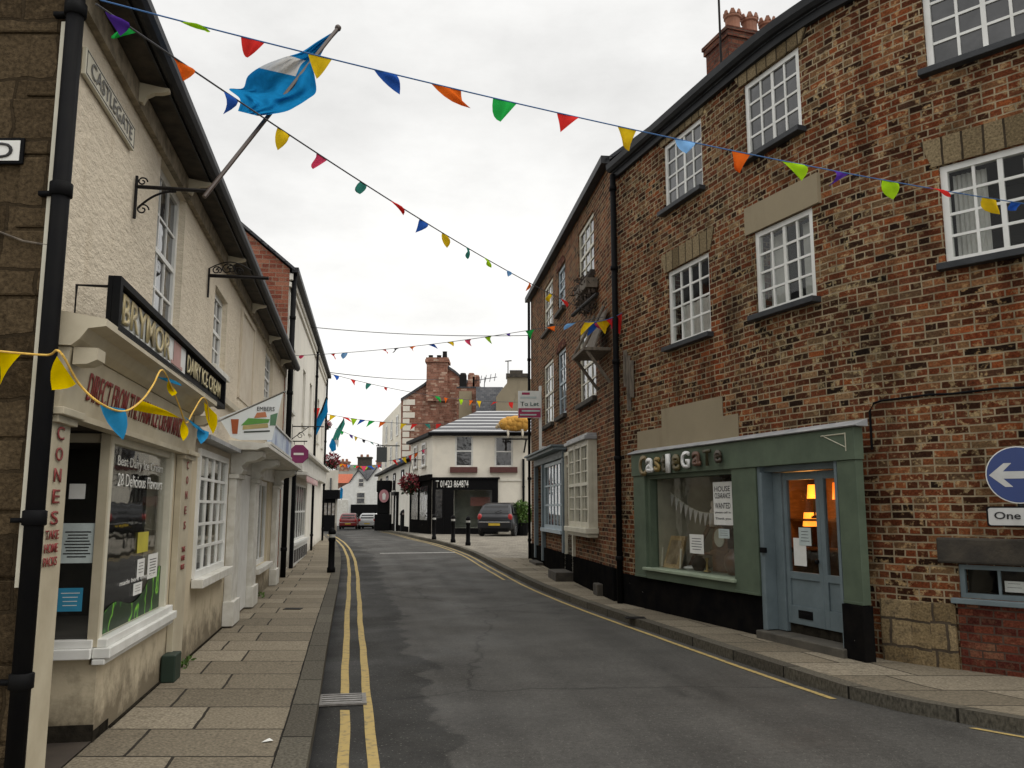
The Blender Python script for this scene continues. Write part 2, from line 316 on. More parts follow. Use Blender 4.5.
def text(name, body, mat, c, ax, ay, w, h, parent, thick=.004, font_bold=0.0, shear=0):
    cu = bpy.data.curves.new(name, 'FONT'); cu.body = body; cu.align_x = 'CENTER'; cu.align_y = 'CENTER'; cu.offset = font_bold; cu.resolution_u = 3; cu.shear = shear
    ob = bpy.data.objects.new(name, cu); COL.objects.link(ob)
    me = bpy.data.meshes.new_from_object(ob.evaluated_get(bpy.context.evaluated_depsgraph_get()))
    bpy.data.objects.remove(ob); bpy.data.curves.remove(cu)
    xs = [v.co.x for v in me.vertices]; ys = [v.co.y for v in me.vertices]
    x0, x1, y0, y1 = min(xs), max(xs), min(ys), max(ys); sy = h / (y1 - y0); sx = w / (x1 - x0) if w else sy
    nrm = V(ax).cross(V(ay)); o = ORG[parent.name] if parent else V((0, 0, 0)); c = V(c)
    bm = bmesh.new(); bm.from_mesh(me)
    for v in bm.verts:
        x = (v.co.x - (x0 + x1) / 2) * sx; y = (v.co.y - (y0 + y1) / 2) * sy
        v.co = c + V(ax) * x + V(ay) * y + nrm * thick - o
    bm.to_mesh(me); bm.free()
    me.name = name; me.materials.clear(); me.materials.append(mat)
    ob = bpy.data.objects.new(name, me); COL.objects.link(ob)
    if parent: ob.parent = parent
    md = ob.modifiers.new('thickness', 'SOLIDIFY'); md.thickness = thick; md.offset = 0
    ORG[ob.name] = o.copy(); return ob
# ------------------------------------------------------------------ facades: s metres along, d metres out, z up
UP = V((0, 0, 1))
class F:
    def __init__(s, pts):
        s.p = [V((p[0], p[1], 0)) for p in pts]; s.k = [0]
        for a, b in zip(s.p, s.p[1:]): s.k.append(s.k[-1] + (b - a).length)
        seg = [(b - a).normalized() for a, b in zip(s.p, s.p[1:])]
        s.tk = [seg[0]] + [(a + b).normalized() for a, b in zip(seg, seg[1:])] + [seg[-1]]; s.seg = seg
        s.L = s.k[-1]
    def loc(s, x):
        i = 0
        while i < len(s.seg) - 1 and x > s.k[i + 1]: i += 1
        return i
    def frame(s, x):
        i = s.loc(x); u = min(1, max(0, (x - s.k[i]) / (s.k[i + 1] - s.k[i])))
        t = (s.tk[i] * (1 - u) + s.tk[i + 1] * u).normalized(); P = s.p[i] + s.seg[i] * (x - s.k[i])
        return P, t, V((t.y, -t.x, 0))
    def pt(s, x, d, z):
        P, t, n = s.frame(x); P = P + n * d; return V((P.x, P.y, z))
    def knots(s, a, b): return sorted(set([a, b] + [k for k in s.k if a + .01 < k < b - .01]))
    def at(s, px, py, d=0):
        r = ray(px, py); best = None
        for i in range(len(s.seg)):
            A = s.p[i] + V((s.tk[i].y, -s.tk[i].x, 0)) * d; B = s.p[i + 1] + V((s.tk[i + 1].y, -s.tk[i + 1].x, 0)) * d
            D = B - A; L = D.length; D = D / L
            det = r[0] * (-D.y) + D.x * r[1]
            if abs(det) < 1e-9: continue
            t = (A.x * (-D.y) + D.x * A.y) / det; X, Y = r[0] * t, r[1] * t; q = (X - A.x) * D.x + (Y - A.y) * D.y
            lo = -1e9 if i == 0 else -1e-3; hi = 1e9 if i == len(s.seg) - 1 else L + 1e-3
            if t > 0 and lo <= q <= hi and (best is None or Y < best[2]): best = (s.k[i] + q * (s.k[i + 1] - s.k[i]) / L, EYE + r[2] * t, Y)
        return best[0], best[1]
def fp(fr, a, d, z): P, t, n = fr; q = P + t * a + n * d; return V((q.x, q.y, z))
def fbox(mb, fr, a0, a1, d0, d1, z0, z1):
    mb.hexa([fp(fr, a0, d1, z0), fp(fr, a1, d1, z0), fp(fr, a1, d0, z0), fp(fr, a0, d0, z0), fp(fr, a0, d1, z1), fp(fr, a1, d1, z1), fp(fr, a1, d0, z1), fp(fr, a0, d0, z1)])
def sbox(mb, f, s0, s1, d0, d1, z0, z1):    # box following a facade
    ks = f.knots(s0, s1)
    for a, b in zip(ks, ks[1:]):
        mb.hexa([f.pt(a, d1, z0), f.pt(b, d1, z0), f.pt(b, d0, z0), f.pt(a, d0, z0), f.pt(a, d1, z1), f.pt(b, d1, z1), f.pt(b, d0, z1), f.pt(a, d0, z1)])
def wall(mb, f, s0, s1, z0, z1, ops=(), depth=.25):
    ss = set(f.knots(s0, s1)); zs = {z0, z1}
    for a, b, c, e in ops: ss |= {a, b}; zs |= {c, e}
    ss = sorted(x for x in ss if s0 <= x <= s1); zs = sorted(x for x in zs if z0 <= x <= z1)
    def hole(x, z): return any(a < x < b and c < z < e for a, b, c, e in ops)
    for a, b in zip(ss, ss[1:]):
        for c, e in zip(zs, zs[1:]):
            if hole((a + b) / 2, (c + e) / 2): continue
            mb.face([f.pt(a, 0, c), f.pt(b, 0, c), f.pt(b, 0, e), f.pt(a, 0, e)], [(a, c), (b, c), (b, e), (a, e)])
    for a, b, c, e in ops:
        mb.face([f.pt(a, 0, c), f.pt(a, 0, e), f.pt(a, -depth, e), f.pt(a, -depth, c)]); mb.face([f.pt(b, 0, c), f.pt(b, -depth, c), f.pt(b, -depth, e), f.pt(b, 0, e)])
        mb.face([f.pt(a, 0, e), f.pt(b, 0, e), f.pt(b, -depth, e), f.pt(a, -depth, e)]); mb.face([f.pt(a, 0, c), f.pt(a, -depth, c), f.pt(b, -depth, c), f.pt(b, 0, c)])
def shell(mb, f, s0, s1, z0, ze, dep, rise, ends=(1, 1)):
    for s, on in ((s0, ends[0]), (s1, ends[1])):
        if on: 
            q = [f.pt(s, 0, z0), f.pt(s, -dep, z0), f.pt(s, -dep, ze), f.pt(s, -dep / 2, ze + rise), f.pt(s, 0, ze)]
            mb.face(q, [(0, z0), (dep, z0), (dep, ze), (dep / 2, ze + rise), (0, ze)])
    ks = f.knots(s0, s1)
    for a, b in zip(ks, ks[1:]): mb.face([f.pt(b, -dep, z0), f.pt(a, -dep, z0), f.pt(a, -dep, ze), f.pt(b, -dep, ze)], [(b, z0), (a, z0), (a, ze), (b, ze)])
def gable_roof(mb, f, s0, s1, ze, dep, rise, ov=.2, th=.07, e=.0):
    ks = f.knots(s0 - e, s1 + e) if e else f.knots(s0, s1); sl = rise / (dep / 2); L = math.hypot(dep / 2 + ov, rise + sl * ov)
    for a, b in zip(ks, ks[1:]):
        for d0, d1 in ((ov, -dep / 2), (-dep - ov, -dep / 2)):
            z0 = ze - sl * ov
            q = [f.pt(a, d0, z0), f.pt(b, d0, z0), f.pt(b, d1, ze + rise), f.pt(a, d1, ze + rise)]
            u = [V((0, 0, th)) + p for p in q]
            mb.face(u, [(a, 0), (b, 0), (b, L), (a, L)]); mb.face(q[::-1])
            for i in range(4): mb.face([q[i], q[(i + 1) % 4], u[(i + 1) % 4], u[i]])
def window(root, f, s0, s1, z0, z1, cols, rows, rec=.05, fw=.06, bar=.022, mf=None, mg=None, sash=False, sill=None, silld=.09, sillh=.09, curtain=None, room=False, name='window', sillx=.06):
    mf = mf or m_white; mg = mg or m_glass; sm = (s0 + s1) / 2; fr = f.frame(sm); w = (s1 - s0) / 2
    m = MB(); a, b = -rec - .06, -rec
    fbox(m, fr, -w, -w + fw, a, b, z0, z1); fbox(m, fr, w - fw, w, a, b, z0, z1)
    fbox(m, fr, -w + fw, w - fw, a, b - .001, z0, z0 + fw); fbox(m, fr, -w + fw, w - fw, a, b - .001, z1 - fw, z1)
    iw = 2 * (w - fw); ih = z1 - z0 - 2 * fw
    for i in range(1, cols):
        x = -w + fw + iw * i / cols; k = 1.7 if (cols >= 4 and cols % 2 == 0 and i == cols // 2 and not sash) else 1
        fbox(m, fr, x - bar / 2 * k, x + bar / 2 * k, a + .02, b - .012, z0 + fw, z1 - fw)
    for j in range(1, rows):
        z = z0 + fw + ih * j / rows; big = sash and j == rows // 2
        fbox(m, fr, -w + fw, w - fw, a + .021, b - (.004 if big else .013), z - bar * (1 if big else .5), z + bar * (1 if big else .5))
    win = m.build(name, mf, root)
    p = MB(); fbox(p, fr, -w + fw * .5, w - fw * .5, a + .028, a + .033, z0 + fw * .5, z1 - fw * .5); p.build('pane', mg, win)
    if sill:
        q = MB(); fbox(q, fr, -w - sillx, w + sillx, -rec - .02, silld, z0 - sillh, z0 - .002); q.build('sill', sill, win, bevel=.006)
    if curtain:
        q = MB(); n = 14
        for lo, hi in ((-w + fw, -w * .3), (w * .3, w - fw)) if curtain == 'pair' else ((-w + fw, w - fw),):
            zt, zb = z1 - fw, (z0 + fw if curtain != 'half' else z0 + fw)
            if curtain == 'half': zt = z0 + ih * .6
            for i in range(n):
                x0, x1 = lo + (hi - lo) * i / n, lo + (hi - lo) * (i + 1) / n; e0, e1 = -.2 - .025 * (i % 2), -.2 - .025 * ((i + 1) % 2)
                q.face([fp(fr, x0, e0, zb), fp(fr, x1, e1, zb), fp(fr, x1, e1, zt), fp(fr, x0, e0, zt)])
        q.build('curtain', M('net_curtain', (.6, .59, .55), .9), win)
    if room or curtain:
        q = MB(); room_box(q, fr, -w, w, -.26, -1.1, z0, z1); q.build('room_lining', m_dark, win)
    return win
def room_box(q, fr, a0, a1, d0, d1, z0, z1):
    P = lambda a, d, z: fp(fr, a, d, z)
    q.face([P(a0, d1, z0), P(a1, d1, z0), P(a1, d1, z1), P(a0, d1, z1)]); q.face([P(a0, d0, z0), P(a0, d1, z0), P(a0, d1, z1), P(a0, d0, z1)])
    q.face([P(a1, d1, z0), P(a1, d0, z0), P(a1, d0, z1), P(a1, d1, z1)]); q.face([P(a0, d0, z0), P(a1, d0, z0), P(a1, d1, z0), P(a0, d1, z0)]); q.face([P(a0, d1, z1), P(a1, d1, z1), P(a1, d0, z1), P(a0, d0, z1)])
def catmull(pts, n=6):
    out = []; Pn = [pts[0]] + list(pts) + [pts[-1]]
    for i in range(1, len(Pn) - 2):
        p0, p1, p2, p3 = Pn[i - 1:i + 3]
        for k in range(n):
            t = k / n; out.append(tuple(.5 * (2 * p1[j] + (-p0[j] + p2[j]) * t + (2 * p0[j] - 5 * p1[j] + 4 * p2[j] - p3[j]) * t * t + (-p0[j] + 3 * p1[j] - 3 * p2[j] + p3[j]) * t ** 3) for j in range(len(p1))))
    out.append(tuple(pts[-1])); return out
# ------------------------------------------------------------------ ground, road, pavements, kerbs, lines
def interp(pts):
    pts = sorted(pts, key=lambda p: p[1])
    def fx(Y):
        if Y <= pts[0][1]: a, b = pts[0], pts[1]
        elif Y >= pts[-1][1]: a, b = pts[-2], pts[-1]
        else:
            i = next(i for i in range(len(pts) - 1) if pts[i + 1][1] >= Y); a, b = pts[i], pts[i + 1]
        return a[0] + (b[0] - a[0]) * (Y - a[1]) / (b[1] - a[1])
    return fx
def path_of(pxs, dz, pre=()):
    q = [tuple(p) for p in pre] + [tuple(ground(x, y, dz))[:2] for x, y in pxs]; return catmull(q, 6)
lk_pts = path_of([(306, 768), (318, 703), (330, 628), (341, 563), (338, 546), (331, 537.5), (318, 531)], .1, [(.35, -3), (-.75, 2.8)])
rk_pts = path_of([(940, 706), (860, 690), (800, 672), (700, 640), (600, 607), (540, 585), (500, 566), (470, 551), (440, 541.5), (410, 535), (380, 530)], .1, [(9, .8), (5.6, 4.0), (4.3, 5.6)])
lk, rk = interp(lk_pts), interp(rk_pts)
def ys(a, b, st): n = max(1, int(round((b - a) / st))); return [a + (b - a) * i / n for i in range(n + 1)]
# road sheet, large enough to pass under every building and reach beyond the last roof
mb = MB(); YS = ys(-12, 16, 2) + ys(17, 130, 2.5) + [170, 240]; XS = [-120, -60, -30, -18, -9, -5, -2.5, 0, 2.5, 5, 9, 18, 30, 60, 120]
for a, b in zip(YS, YS[1:]):
    for c, d in zip(XS, XS[1:]):
        mb.face([(c, a, g(a)), (d, a, g(a)), (d, b, g(b)), (c, b, g(b))], [(c - lk(max(-3, min(a, 60))), a), (d - lk(max(-3, min(a, 60))), a), (d - lk(max(-3, min(b, 60))), b), (c - lk(max(-3, min(b, 60))), b)])
tag(mb.build('road', m_asphalt, smooth=False), kind='structure')
LA = V((-1.68, 0, 0)); LD = V((-.181, 1, 0)).normalized()
def strip(name, mat, Y, fa, fb, dz, kind='structure', side=0, flip=False):
    m = MB(); acc = 0; last = None
    for a, b in zip(Y, Y[1:]):
        za, zb = g(a) + dz, g(b) + dz; x0, x1, x2, x3 = fa(a), fb(a), fb(b), fa(b)
        st = math.hypot(b - a, fb(b) - fb(a))
        m.face([(x0, a, za), (x1, a, za), (x2, b, zb), (x3, b, zb)], [(x0 - x1, acc), (0, acc), (0, acc + st), (x3 - x2, acc + st)] if not flip else [(acc, 0), (acc, x1 - x0), (acc + st, x2 - x3), (acc + st, 0)])
        if side:
            xa, xb = (x1, x2) if side > 0 else (x0, x3); h = dz + .3
            q = [(xa, a, za - h), (xb, b, zb - h), (xb, b, zb), (xa, a, za)]; m.face(q if side > 0 else q[::-1], [(acc, 0), (acc + st, 0), (acc + st, .2), (acc, .2)] if side > 0 else [(acc, .2), (acc + st, .2), (acc + st, 0), (acc, 0)])
        acc += st
    return tag(m.build(name, mat), kind=kind)
YL = ys(-3, 16, .5) + ys(16.5, 52, .75)
def l_in(Y):
    if Y < 4.35: return -8
    if Y < 33.8: return -1.9 - .181 * Y
    return lk(Y) - 2.2
strip('pavement', m_flag, YL, l_in, lambda Y: lk(Y) - .2, .1)
strip('kerb', m_kerb, YL, lambda Y: lk(Y) - .205, lk, .104, side=1, flip=True)
YR = ys(1.5, 16, .5) + ys(16.5, 70, .75)
R1P = catmull([(1.80, 13.9), (2.97, 10.45), (3.45, 9.3), (3.95, 8.55), (4.75, 7.7), (5.7, 6.75), (8.6, 3.9), (12, .5)], 6)
r1x = interp(R1P)
def r_in(Y):
    if Y < 13.9: return r1x(Y) + .3
    if Y < 24.2: return 1.72 - (Y - 14.1) * .1158 + .3
    if Y < 45: return 14
    return rk(Y) + 9
mb = MB()
YRf = sorted(set(YR + [24.2, 24.21, 45, 45.01])); acc = 0
for a, b in zip(YRf, YRf[1:]):
    xs0, xs1 = rk(a) + .15, rk(b) + .15; e0, e1 = r_in(a + .002), r_in(b - .002); st = math.hypot(b - a, xs1 - xs0); far = a > 24.1
    mb.cur = 1 if far else 0
    mb.face([(xs0, a, g(a) + .1), (e0, a, g(a) + .1), (e1, b, g(b) + .1), (xs1, b, g(b) + .1)], [(.1, acc), (e0 - xs0 + .1, acc), (e1 - xs1 + .1, acc + st), (.1, acc + st)]); acc += st
tag(mb.build('pavement', [m_flag, m_sett]), kind='structure')
strip('kerb', m_kerb, YR, rk, lambda Y: rk(Y) + .16, .104, side=-1, flip=True)
def line(name, mat, Y, off, w, dz=.005):
    strip(name, mat, Y, lambda y: off(y) - w / 2, lambda y: off(y) + w / 2, dz)
wob = lambda y: .005 * math.sin(y * 1.3) + .003 * math.sin(y * 4.1)
line('road_line', m_yellow_line, ys(2, 7.05, .25), lambda y: lk(y) + .21 + wob(y), .075); line('road_line', m_yellow_line, ys(7.5, 46, .5), lambda y: lk(y) + .21 + wob(y), .075)
line('road_line', m_yellow_line, ys(2, 46, .4), lambda y: lk(y) + .40 + wob(y + 1), .075)
line('road_line', m_yellow_line, ys(7.45, 60, .5), lambda y: rk(y) - .13 + wob(y), .06); line('road_line', m_yellow_line, ys(3, 6.5, .5), lambda y: rk(y) - .13 + wob(y), .06)
line('road_line', m_yellow_line, ys(19, 60, .7), lambda y: rk(y) - .32 + wob(y), .06)
a, b = ground(380, 553.5), ground(455, 552.5); mb = MB(); d = (b - a).normalized(); n = V((-d.y, d.x, 0)) * .1
for i in range(8):
    p, q = a.lerp(b, i / 8), a.lerp(b, (i + 1) / 8); P4 = [p - n, q - n, q + n, p + n]; mb.face([(v.x, v.y, g(v.y) + .005) for v in P4])
tag(mb.build('give_way_line', m_white_line), kind='structure')
# drain grate in the left gutter, one cast-iron object: frame and bars
gp = ground(342, 701, .0); dr = thing('drain_grate', 'rusty cast iron drain grate cutting the double yellow lines beside the left kerb', 'drain grate', (gp.x, gp.y, 0))
ang = math.atan2(-(lk(gp.y + 1) - lk(gp.y)), 1); ca, sa = math.cos(ang), math.sin(ang)
def rot(x, y): return (gp.x + x * ca - y * sa, gp.y + x * sa + y * ca)
def rbox(m, x0, x1, y0, y1, z0, z1):
    c = [rot(x0, y0), rot(x1, y0), rot(x1, y1), rot(x0, y1)]; m.hexa([(*p, z0) for p in c] + [(*p, z1) for p in c])
m = MB(); rbox(m, -.2, .2, -.2, .2, .003, .006); m.build('pit', m_black, dr)
m = MB()
for q in ((-.2, .2, -.2, -.165), (-.2, .2, .165, .2), (-.2, -.165, -.165, .165), (.165, .2, -.165, .165)): rbox(m, *q, .004, .02)
m.build('frame', M('worn_cast_iron', (.16, .15, .135), .5, (.09, .08, .07), 20, .3), dr)
m = MB()
for i in range(4): rbox(m, -.165, .165, -.14 + i * .083, -.112 + i * .083, .006, .018)
m.build('bars', M('scuffed_iron_bars', (.27, .26, .24), .45, (.16, .15, .14), 20), dr)
cp = ground(293, 609, .1); m = MB(); m.box(cp.x - .13, cp.x + .13, cp.y - .09, cp.y + .09, .101, .108); m.box(cp.x - .1, cp.x + .1, cp.y - .06, cp.y + .06, .108, .111)
tag(m.build('access_cover', m_iron, origin=(cp.x, cp.y, .1)), 'small dark iron access cover set in the left pavement flags', 'access cover')
cp = ground(635, 618, .1); m = MB(); m.box(cp.x - .14, cp.x + .14, cp.y - .1, cp.y + .1, .101, .108); m.box(cp.x - .11, cp.x + .11, cp.y - .07, cp.y + .07, .108, .111)
tag(m.build('access_cover', m_iron, origin=(cp.x, cp.y, .1)), 'small dark iron access cover in the right pavement near the green shop', 'access cover')
# ================================================================== LEFT: cream shop terrace with the stone gable
L1 = F([(-1.68 - .181 * 4.432, 4.432), (-1.68 - .181 * 18.35, 18.35)]); S0 = 4.504   # survey s = facade s + S0
q = lambda s: s - S0
lroot = thing('cream_terrace_building', 'cream rendered two storey terrace with brown stone gable and ice cream shop, left foreground', 'building', (L1.p[0].x, L1.p[0].y, 0))
W1 = [(6.68, 7.72, 3.05, 4.45), (9.5, 10.42, 3.2, 4.12), (11.6, 13.05, 3.1, 4.35), (14.83, 16.22, 3.5, 4.42)]
GW = (8.98, 10.95, .88, 2.22); WS = (14.25, 16.35, .62, 2.08); REC = (4.82, 7.76, .1, 2.12); SW = (5.84, 7.76, .70, 2.1)
ops = [tuple((q(a), q(b), c, d)) for a, b, c, d in W1[:2] + [W1[3], GW, WS, REC]]
m = MB(); wall(m, L1, 0, L1.L, 1.02 + 1.1, 4.72, [o for o in ops if o[3] > 2.3] + [(o[0], o[1], 2.12, o[3]) for o in ops if o[2] < 2.12 < o[3]], .2)
m.build('wall', m_cream, lroot)
m = MB(); wall(m, L1, 0, L1.L, -.3, 2.12, [(o[0], o[1], o[2], min(o[3], 2.12)) for o in ops if o[2] < 2.0], .2)
m.build('lower_wall', m_cream_low, lroot)
m = MB()   # gable facing the side street, back and far end
G = [L1.pt(0, -.001, -.3), V((-8.7, 4.43, -.3))]
m.face([(-8.7, 4.43, -.3), (L1.p[0].x, 4.43, -.3), (L1.p[0].x, 4.43, 4.72), (-5.6, 4.43, 7.0), (-8.7, 4.43, 4.72)], [(-8.7, -.3), (L1.p[0].x, -.3), (L1.p[0].x, 4.72), (-5.6, 7), (-8.7, 4.72)])
e = L1.p[1]; m.face([(-8.7, 4.43, -.3), (-8.7, 4.43, 4.72), (e.x - 5.6, e.y, 4.72), (e.x - 5.6, e.y, -.3)])
m.build('gable_wall', m_stone, lroot)
# proud quoins at the stone corner
m = MB(); z = .1; k = 0
while z < 4.6:
    h = .34 + .08 * ((k * 7) % 3) / 2; w = .42 if k % 2 else .22; x1 = L1.p[0].x - .002; m.box(x1 - w, x1, 4.412, 4.5, z + .008, min(z + h, 4.68) - .008); z += h; k += 1
m.build('quoin', m_stone, lroot, bevel=.012)
m = MB(); gable_roof(m, L1, -.05, L1.L, 4.82, 6.2, 2.2, ov=.2); m.build('roof', m_slate, lroot)
m = MB(); sbox(m, L1, 0, L1.L, .003, .05, 4.44, 4.60); 
m.build('frieze', M('mottled_stone_frieze', (.33, .28, .2), .9, (.15, .125, .085), 9, .6, 14), lroot)
m = MB(); sbox(m, L1, 0, L1.L, .003, .24, 4.62, 4.66); m.build('soffit', M('stained_soffit_boards', (.075, .062, .045), .9, (.03, .025, .02), 6, .3), lroot)
m = MB(); sbox(m, L1, -.1, L1.L + .05, .21, .226, 4.60, 4.72)       # gutter: face, bottom lip
nseg = 10
for i in range(1):
    pr = [(.227, 4.62), (.25, 4.595), (.275, 4.585), (.305, 4.60), (.325, 4.635), (.325, 4.69), (.315, 4.69), (.31, 4.645), (.295, 4.615), (.27, 4.605), (.227, 4.64)]
    A = [L1.pt(-.12, d, z) for d, z in pr]; B = [L1.pt(L1.L + .05, d, z) for d, z in pr]
    for k in range(len(pr)): m.face([A[k], B[k], B[(k + 1) % len(pr)], A[(k + 1) % len(pr)]])
    m.face(A[::-1]); m.face(B)
m.build('gutter', m_gutter, lroot)
for s in (5.75, 7.55, 10.0, 12.4, 14.8, 17.2):        # timber eaves brackets with a curled underside
    fr = L1.frame(q(s)); m = MB(); poly = [(.05, 4.46), (.08, 4.45), (.1, 4.5), (.15, 4.53), (.2, 4.535), (.25, 4.55), (.25, 4.572), (.2, 4.575), (.05, 4.6)]
    m.prism([(a, b) for a, b in poly], V((fr[0].x, fr[0].y, 0)) - fr[1] * .025, fr[2], UP, V((0, 0, 0)), fr[1] * .05); m.build('eaves_bracket', m_fascia, lroot)
# windows of the upper floor
for (a, b, c, d), k, rws in zip(W1[:2] + [W1[3]], (3, 3, 3), (4, 4, 4)):
    window(lroot, L1, q(a), q(b), c, d, k, rws, rec=.06, sash=True, mf=m_white, sill=m_white_old, silld=.06, sillh=.07, fw=.07)
a, b, c, d = W1[2]; fr = L1.frame(q((a + b) / 2)); w = (b - a) / 2   # blind window: a shallow frame round flush render
m = MB()
for r in ((-w, -w + .05, c, d), (w - .05, w, c, d), (-w + .05, w - .05, d - .05, d)): fbox(m, fr, r[0], r[1], .002, .035, r[2], r[3])
fbox(m, fr, -w + .05, w - .05, .002, .012, c, d - .05); m.build('blind_window', M('faded_pinkish_render', (.5, .43, .33), .9, (.58, .52, .42), 3, .3), lroot)
# moulding course between the floors
m = MB(); sbox(m, L1, q(8.9), L1.L, .003, .05, 2.86, 2.93); m.build('string_course', m_fascia, lroot)
# --- the ice cream shopfront
m = MB()
for s0, s1 in ((4.51, 4.79), (7.92, 8.36)):
    sbox(m, L1, q(s0), q(s1), .004, .06, .1, 2.12); sbox(m, L1, q(s0) - .02, q(s1) + .02, .004, .09, 2.05, 2.09); sbox(m, L1, q(s0) - .04, q(s1) + .04, .004, .12, 2.09, 2.13)
    pp = m.build('pilaster', m_fascia, lroot, bevel=.004); m = MB()
    fr = L1.frame(q((s0 + s1) / 2)); ax = fr[1]; zz = 1.98; bt = dict(w=.16, h=.13)
    for i, ch in enumerate('CONES' if s0 < 5 else 'CONES'):
        text('lettering', ch, m_red, fp(fr, -.03 if s0 < 5 else .0, .064, (2.0 - i * .113) if s0 < 5 else (2.0 - i * .14)), ax, UP, .11 if s0 < 5 else .09, .074, pp, .003, .01)
    for i, wd in enumerate(('TAKE', 'HOME', 'PACKS')):
        text('lettering', wd, m_red, fp(fr, -.045 if s0 < 5 else 0, .064, 1.46 - i * .07 if s0 < 5 else 1.22 - i * .08), ax, UP, .2 if s0 < 5 else .16, .048, pp, .003, .01)
# fascia board with its lettering, cornice with coved underside and end blocks
m = MB(); fr = L1.frame(q(6.5)); P0, P1 = q(4.53), q(8.36)
A = [(.004, 2.13), (.07, 2.13), (.11, 2.46), (.004, 2.46)]
def run(m, prof, s0, s1):
    a = [L1.pt(s0, d, z) for d, z in prof]; b = [L1.pt(s1, d, z) for d, z in prof]
    for k in range(len(prof)): j = (k + 1) % len(prof); m.face([a[k], b[k], b[j], a[j]])
    m.face(a[::-1]); m.face(b)
run(m, A, P0, P1); run(m, [(.004, 2.09), (.1, 2.09), (.1, 2.125), (.004, 2.125)], q(4.82), q(7.9)); fas = m.build('fascia', m_fascia, lroot)
tilt = V((0, 0, 1)); t_ = fr[1]
upf = (fr[2] * .04 + UP * .33).normalized()
text('lettering', 'DIRECT FROM THE FARM ICE CREAM MAKER', m_red, fp(L1.frame(q(6.3)), 0, .094, 2.30), t_, upf, 2.75, .165, fas, .003, .008)
m = MB(); run(m, [(.004, 2.465), (.12, 2.465), (.16, 2.5), (.2, 2.56), (.29, 2.575), (.29, 2.615), (.004, 2.66)], q(4.50), q(8.2)); m.build('cornice', m_fascia, lroot)
for s in (4.56, 8.06):
    m = MB(); run(m, [(.115, 2.37), (.19, 2.375), (.24, 2.40), (.24, 2.464), (.115, 2.464)], q(s), q(s) + .14); m.build('console', m_fascia, lroot)
# display window: front frame, sill, pane; and the return pane of the recessed entrance
a, b, c, d = q(SW[0]), q(SW[1]), SW[2], SW[3]; fr = L1.frame((a + b) / 2); w = (b - a) / 2
m = MB(); fbox(m, fr, -w, -w + .07, -.07, .0, c, d); fbox(m, fr, w - .07, w, -.07, .02, c, d); fbox(m, fr, -w + .07, w - .07, -.07, -.002, d - .06, d); fbox(m, fr, -w + .07, w - .07, -.07, -.002, c, c + .05)
sw = m.build('shop_window', m_creampaint, lroot, bevel=.004)
m = MB(); fbox(m, fr, -w + .05, w - .05, -.04, -.034, c + .03, d - .04); m.build('pane', m_clear, sw)
m = MB(); fbox(m, fr, -w - .06, w + .12, -.02, .09, c - .07, c - .004); fbox(m, fr, -w - .03, w + .08, -.02, .06, c - .004, c + .05); fbox(m, fr, -w - .06, w + .12, -.02, .06, c - .11, c - .074)
rt = lambda d0, d1, z0, z1, x0, x1: fbox(m, fr, x0, x1, d0, d1, z0, z1)
rt(-.9, -.023, c - .07, c - .004, -w - .09, -w); rt(-.9, -.023, c - .004, c + .05, -w - .06, -w); m.build('sill', m_white, sw, bevel=.006)
m = MB(); rt(-.9, -.8, c, d, -w - .001, -w + .05); rt(-.8, -.075, d - .06, d, -w - .001, -w + .05); rt(-.06, .001, c, d, -w - .04, -w - .002); m.build('return_frame', m_fascia, sw)
m = MB(); rt(-.8, -.07, c + .03, d - .04, -w + .02, -w + .026); m.build('return_pane', m_clear, sw)
m = MB(); rt(-.9, -.05, .1, c - .072, -w + .001, -w + .05); m.build('return_riser', m_cream_low, sw)
m = MB(); rt(-.9, .004, .0, .21, -w - .012, -w); fbox(m, fr, -w - .012, -w + .34, .002, .006, .0, .17); m.build('painted_dark_gap', m_dirt, sw)  # proud strips; their dark colour stands in for the shaded cellar recess
m = MB(); sbox(m, L1, q(6.2), q(11.1), .003, .02, .0, .116); m.build('foot_grime', m_dirt, lroot)
m = MB(); R_ = lambda a, d_, z: fp(fr, a, d_, z)
for Q in ([R_(-w + .05, -1.6, .1), R_(w + .02, -1.6, .1), R_(w + .02, -1.6, d + .02), R_(-w + .05, -1.6, d + .02)], [R_(w + .02, -1.6, .1), R_(w + .02, -.06, .1), R_(w + .02, -.06, d + .02), R_(w + .02, -1.6, d + .02)], [R_(-w, -.08, c - .02), R_(w, -.08, c - .02), R_(w, -1.6, c - .02), R_(-w, -1.6, c - .02)], [R_(-w, -.06, d + .015), R_(-w, -1.6, d + .015), R_(w, -1.6, d + .015), R_(w, -.06, d + .015)], [R_(-w + .05, -.9, .1), R_(-w + .05, -1.6, .1), R_(-w + .05, -1.6, d), R_(-w + .05, -.9, d)]): m.face(Q)
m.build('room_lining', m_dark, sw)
m = MB(); fbox(m, fr, -w, w, -.1, -.001, -.05, c - .115); m.build('stall_riser', m_cream_low, sw)
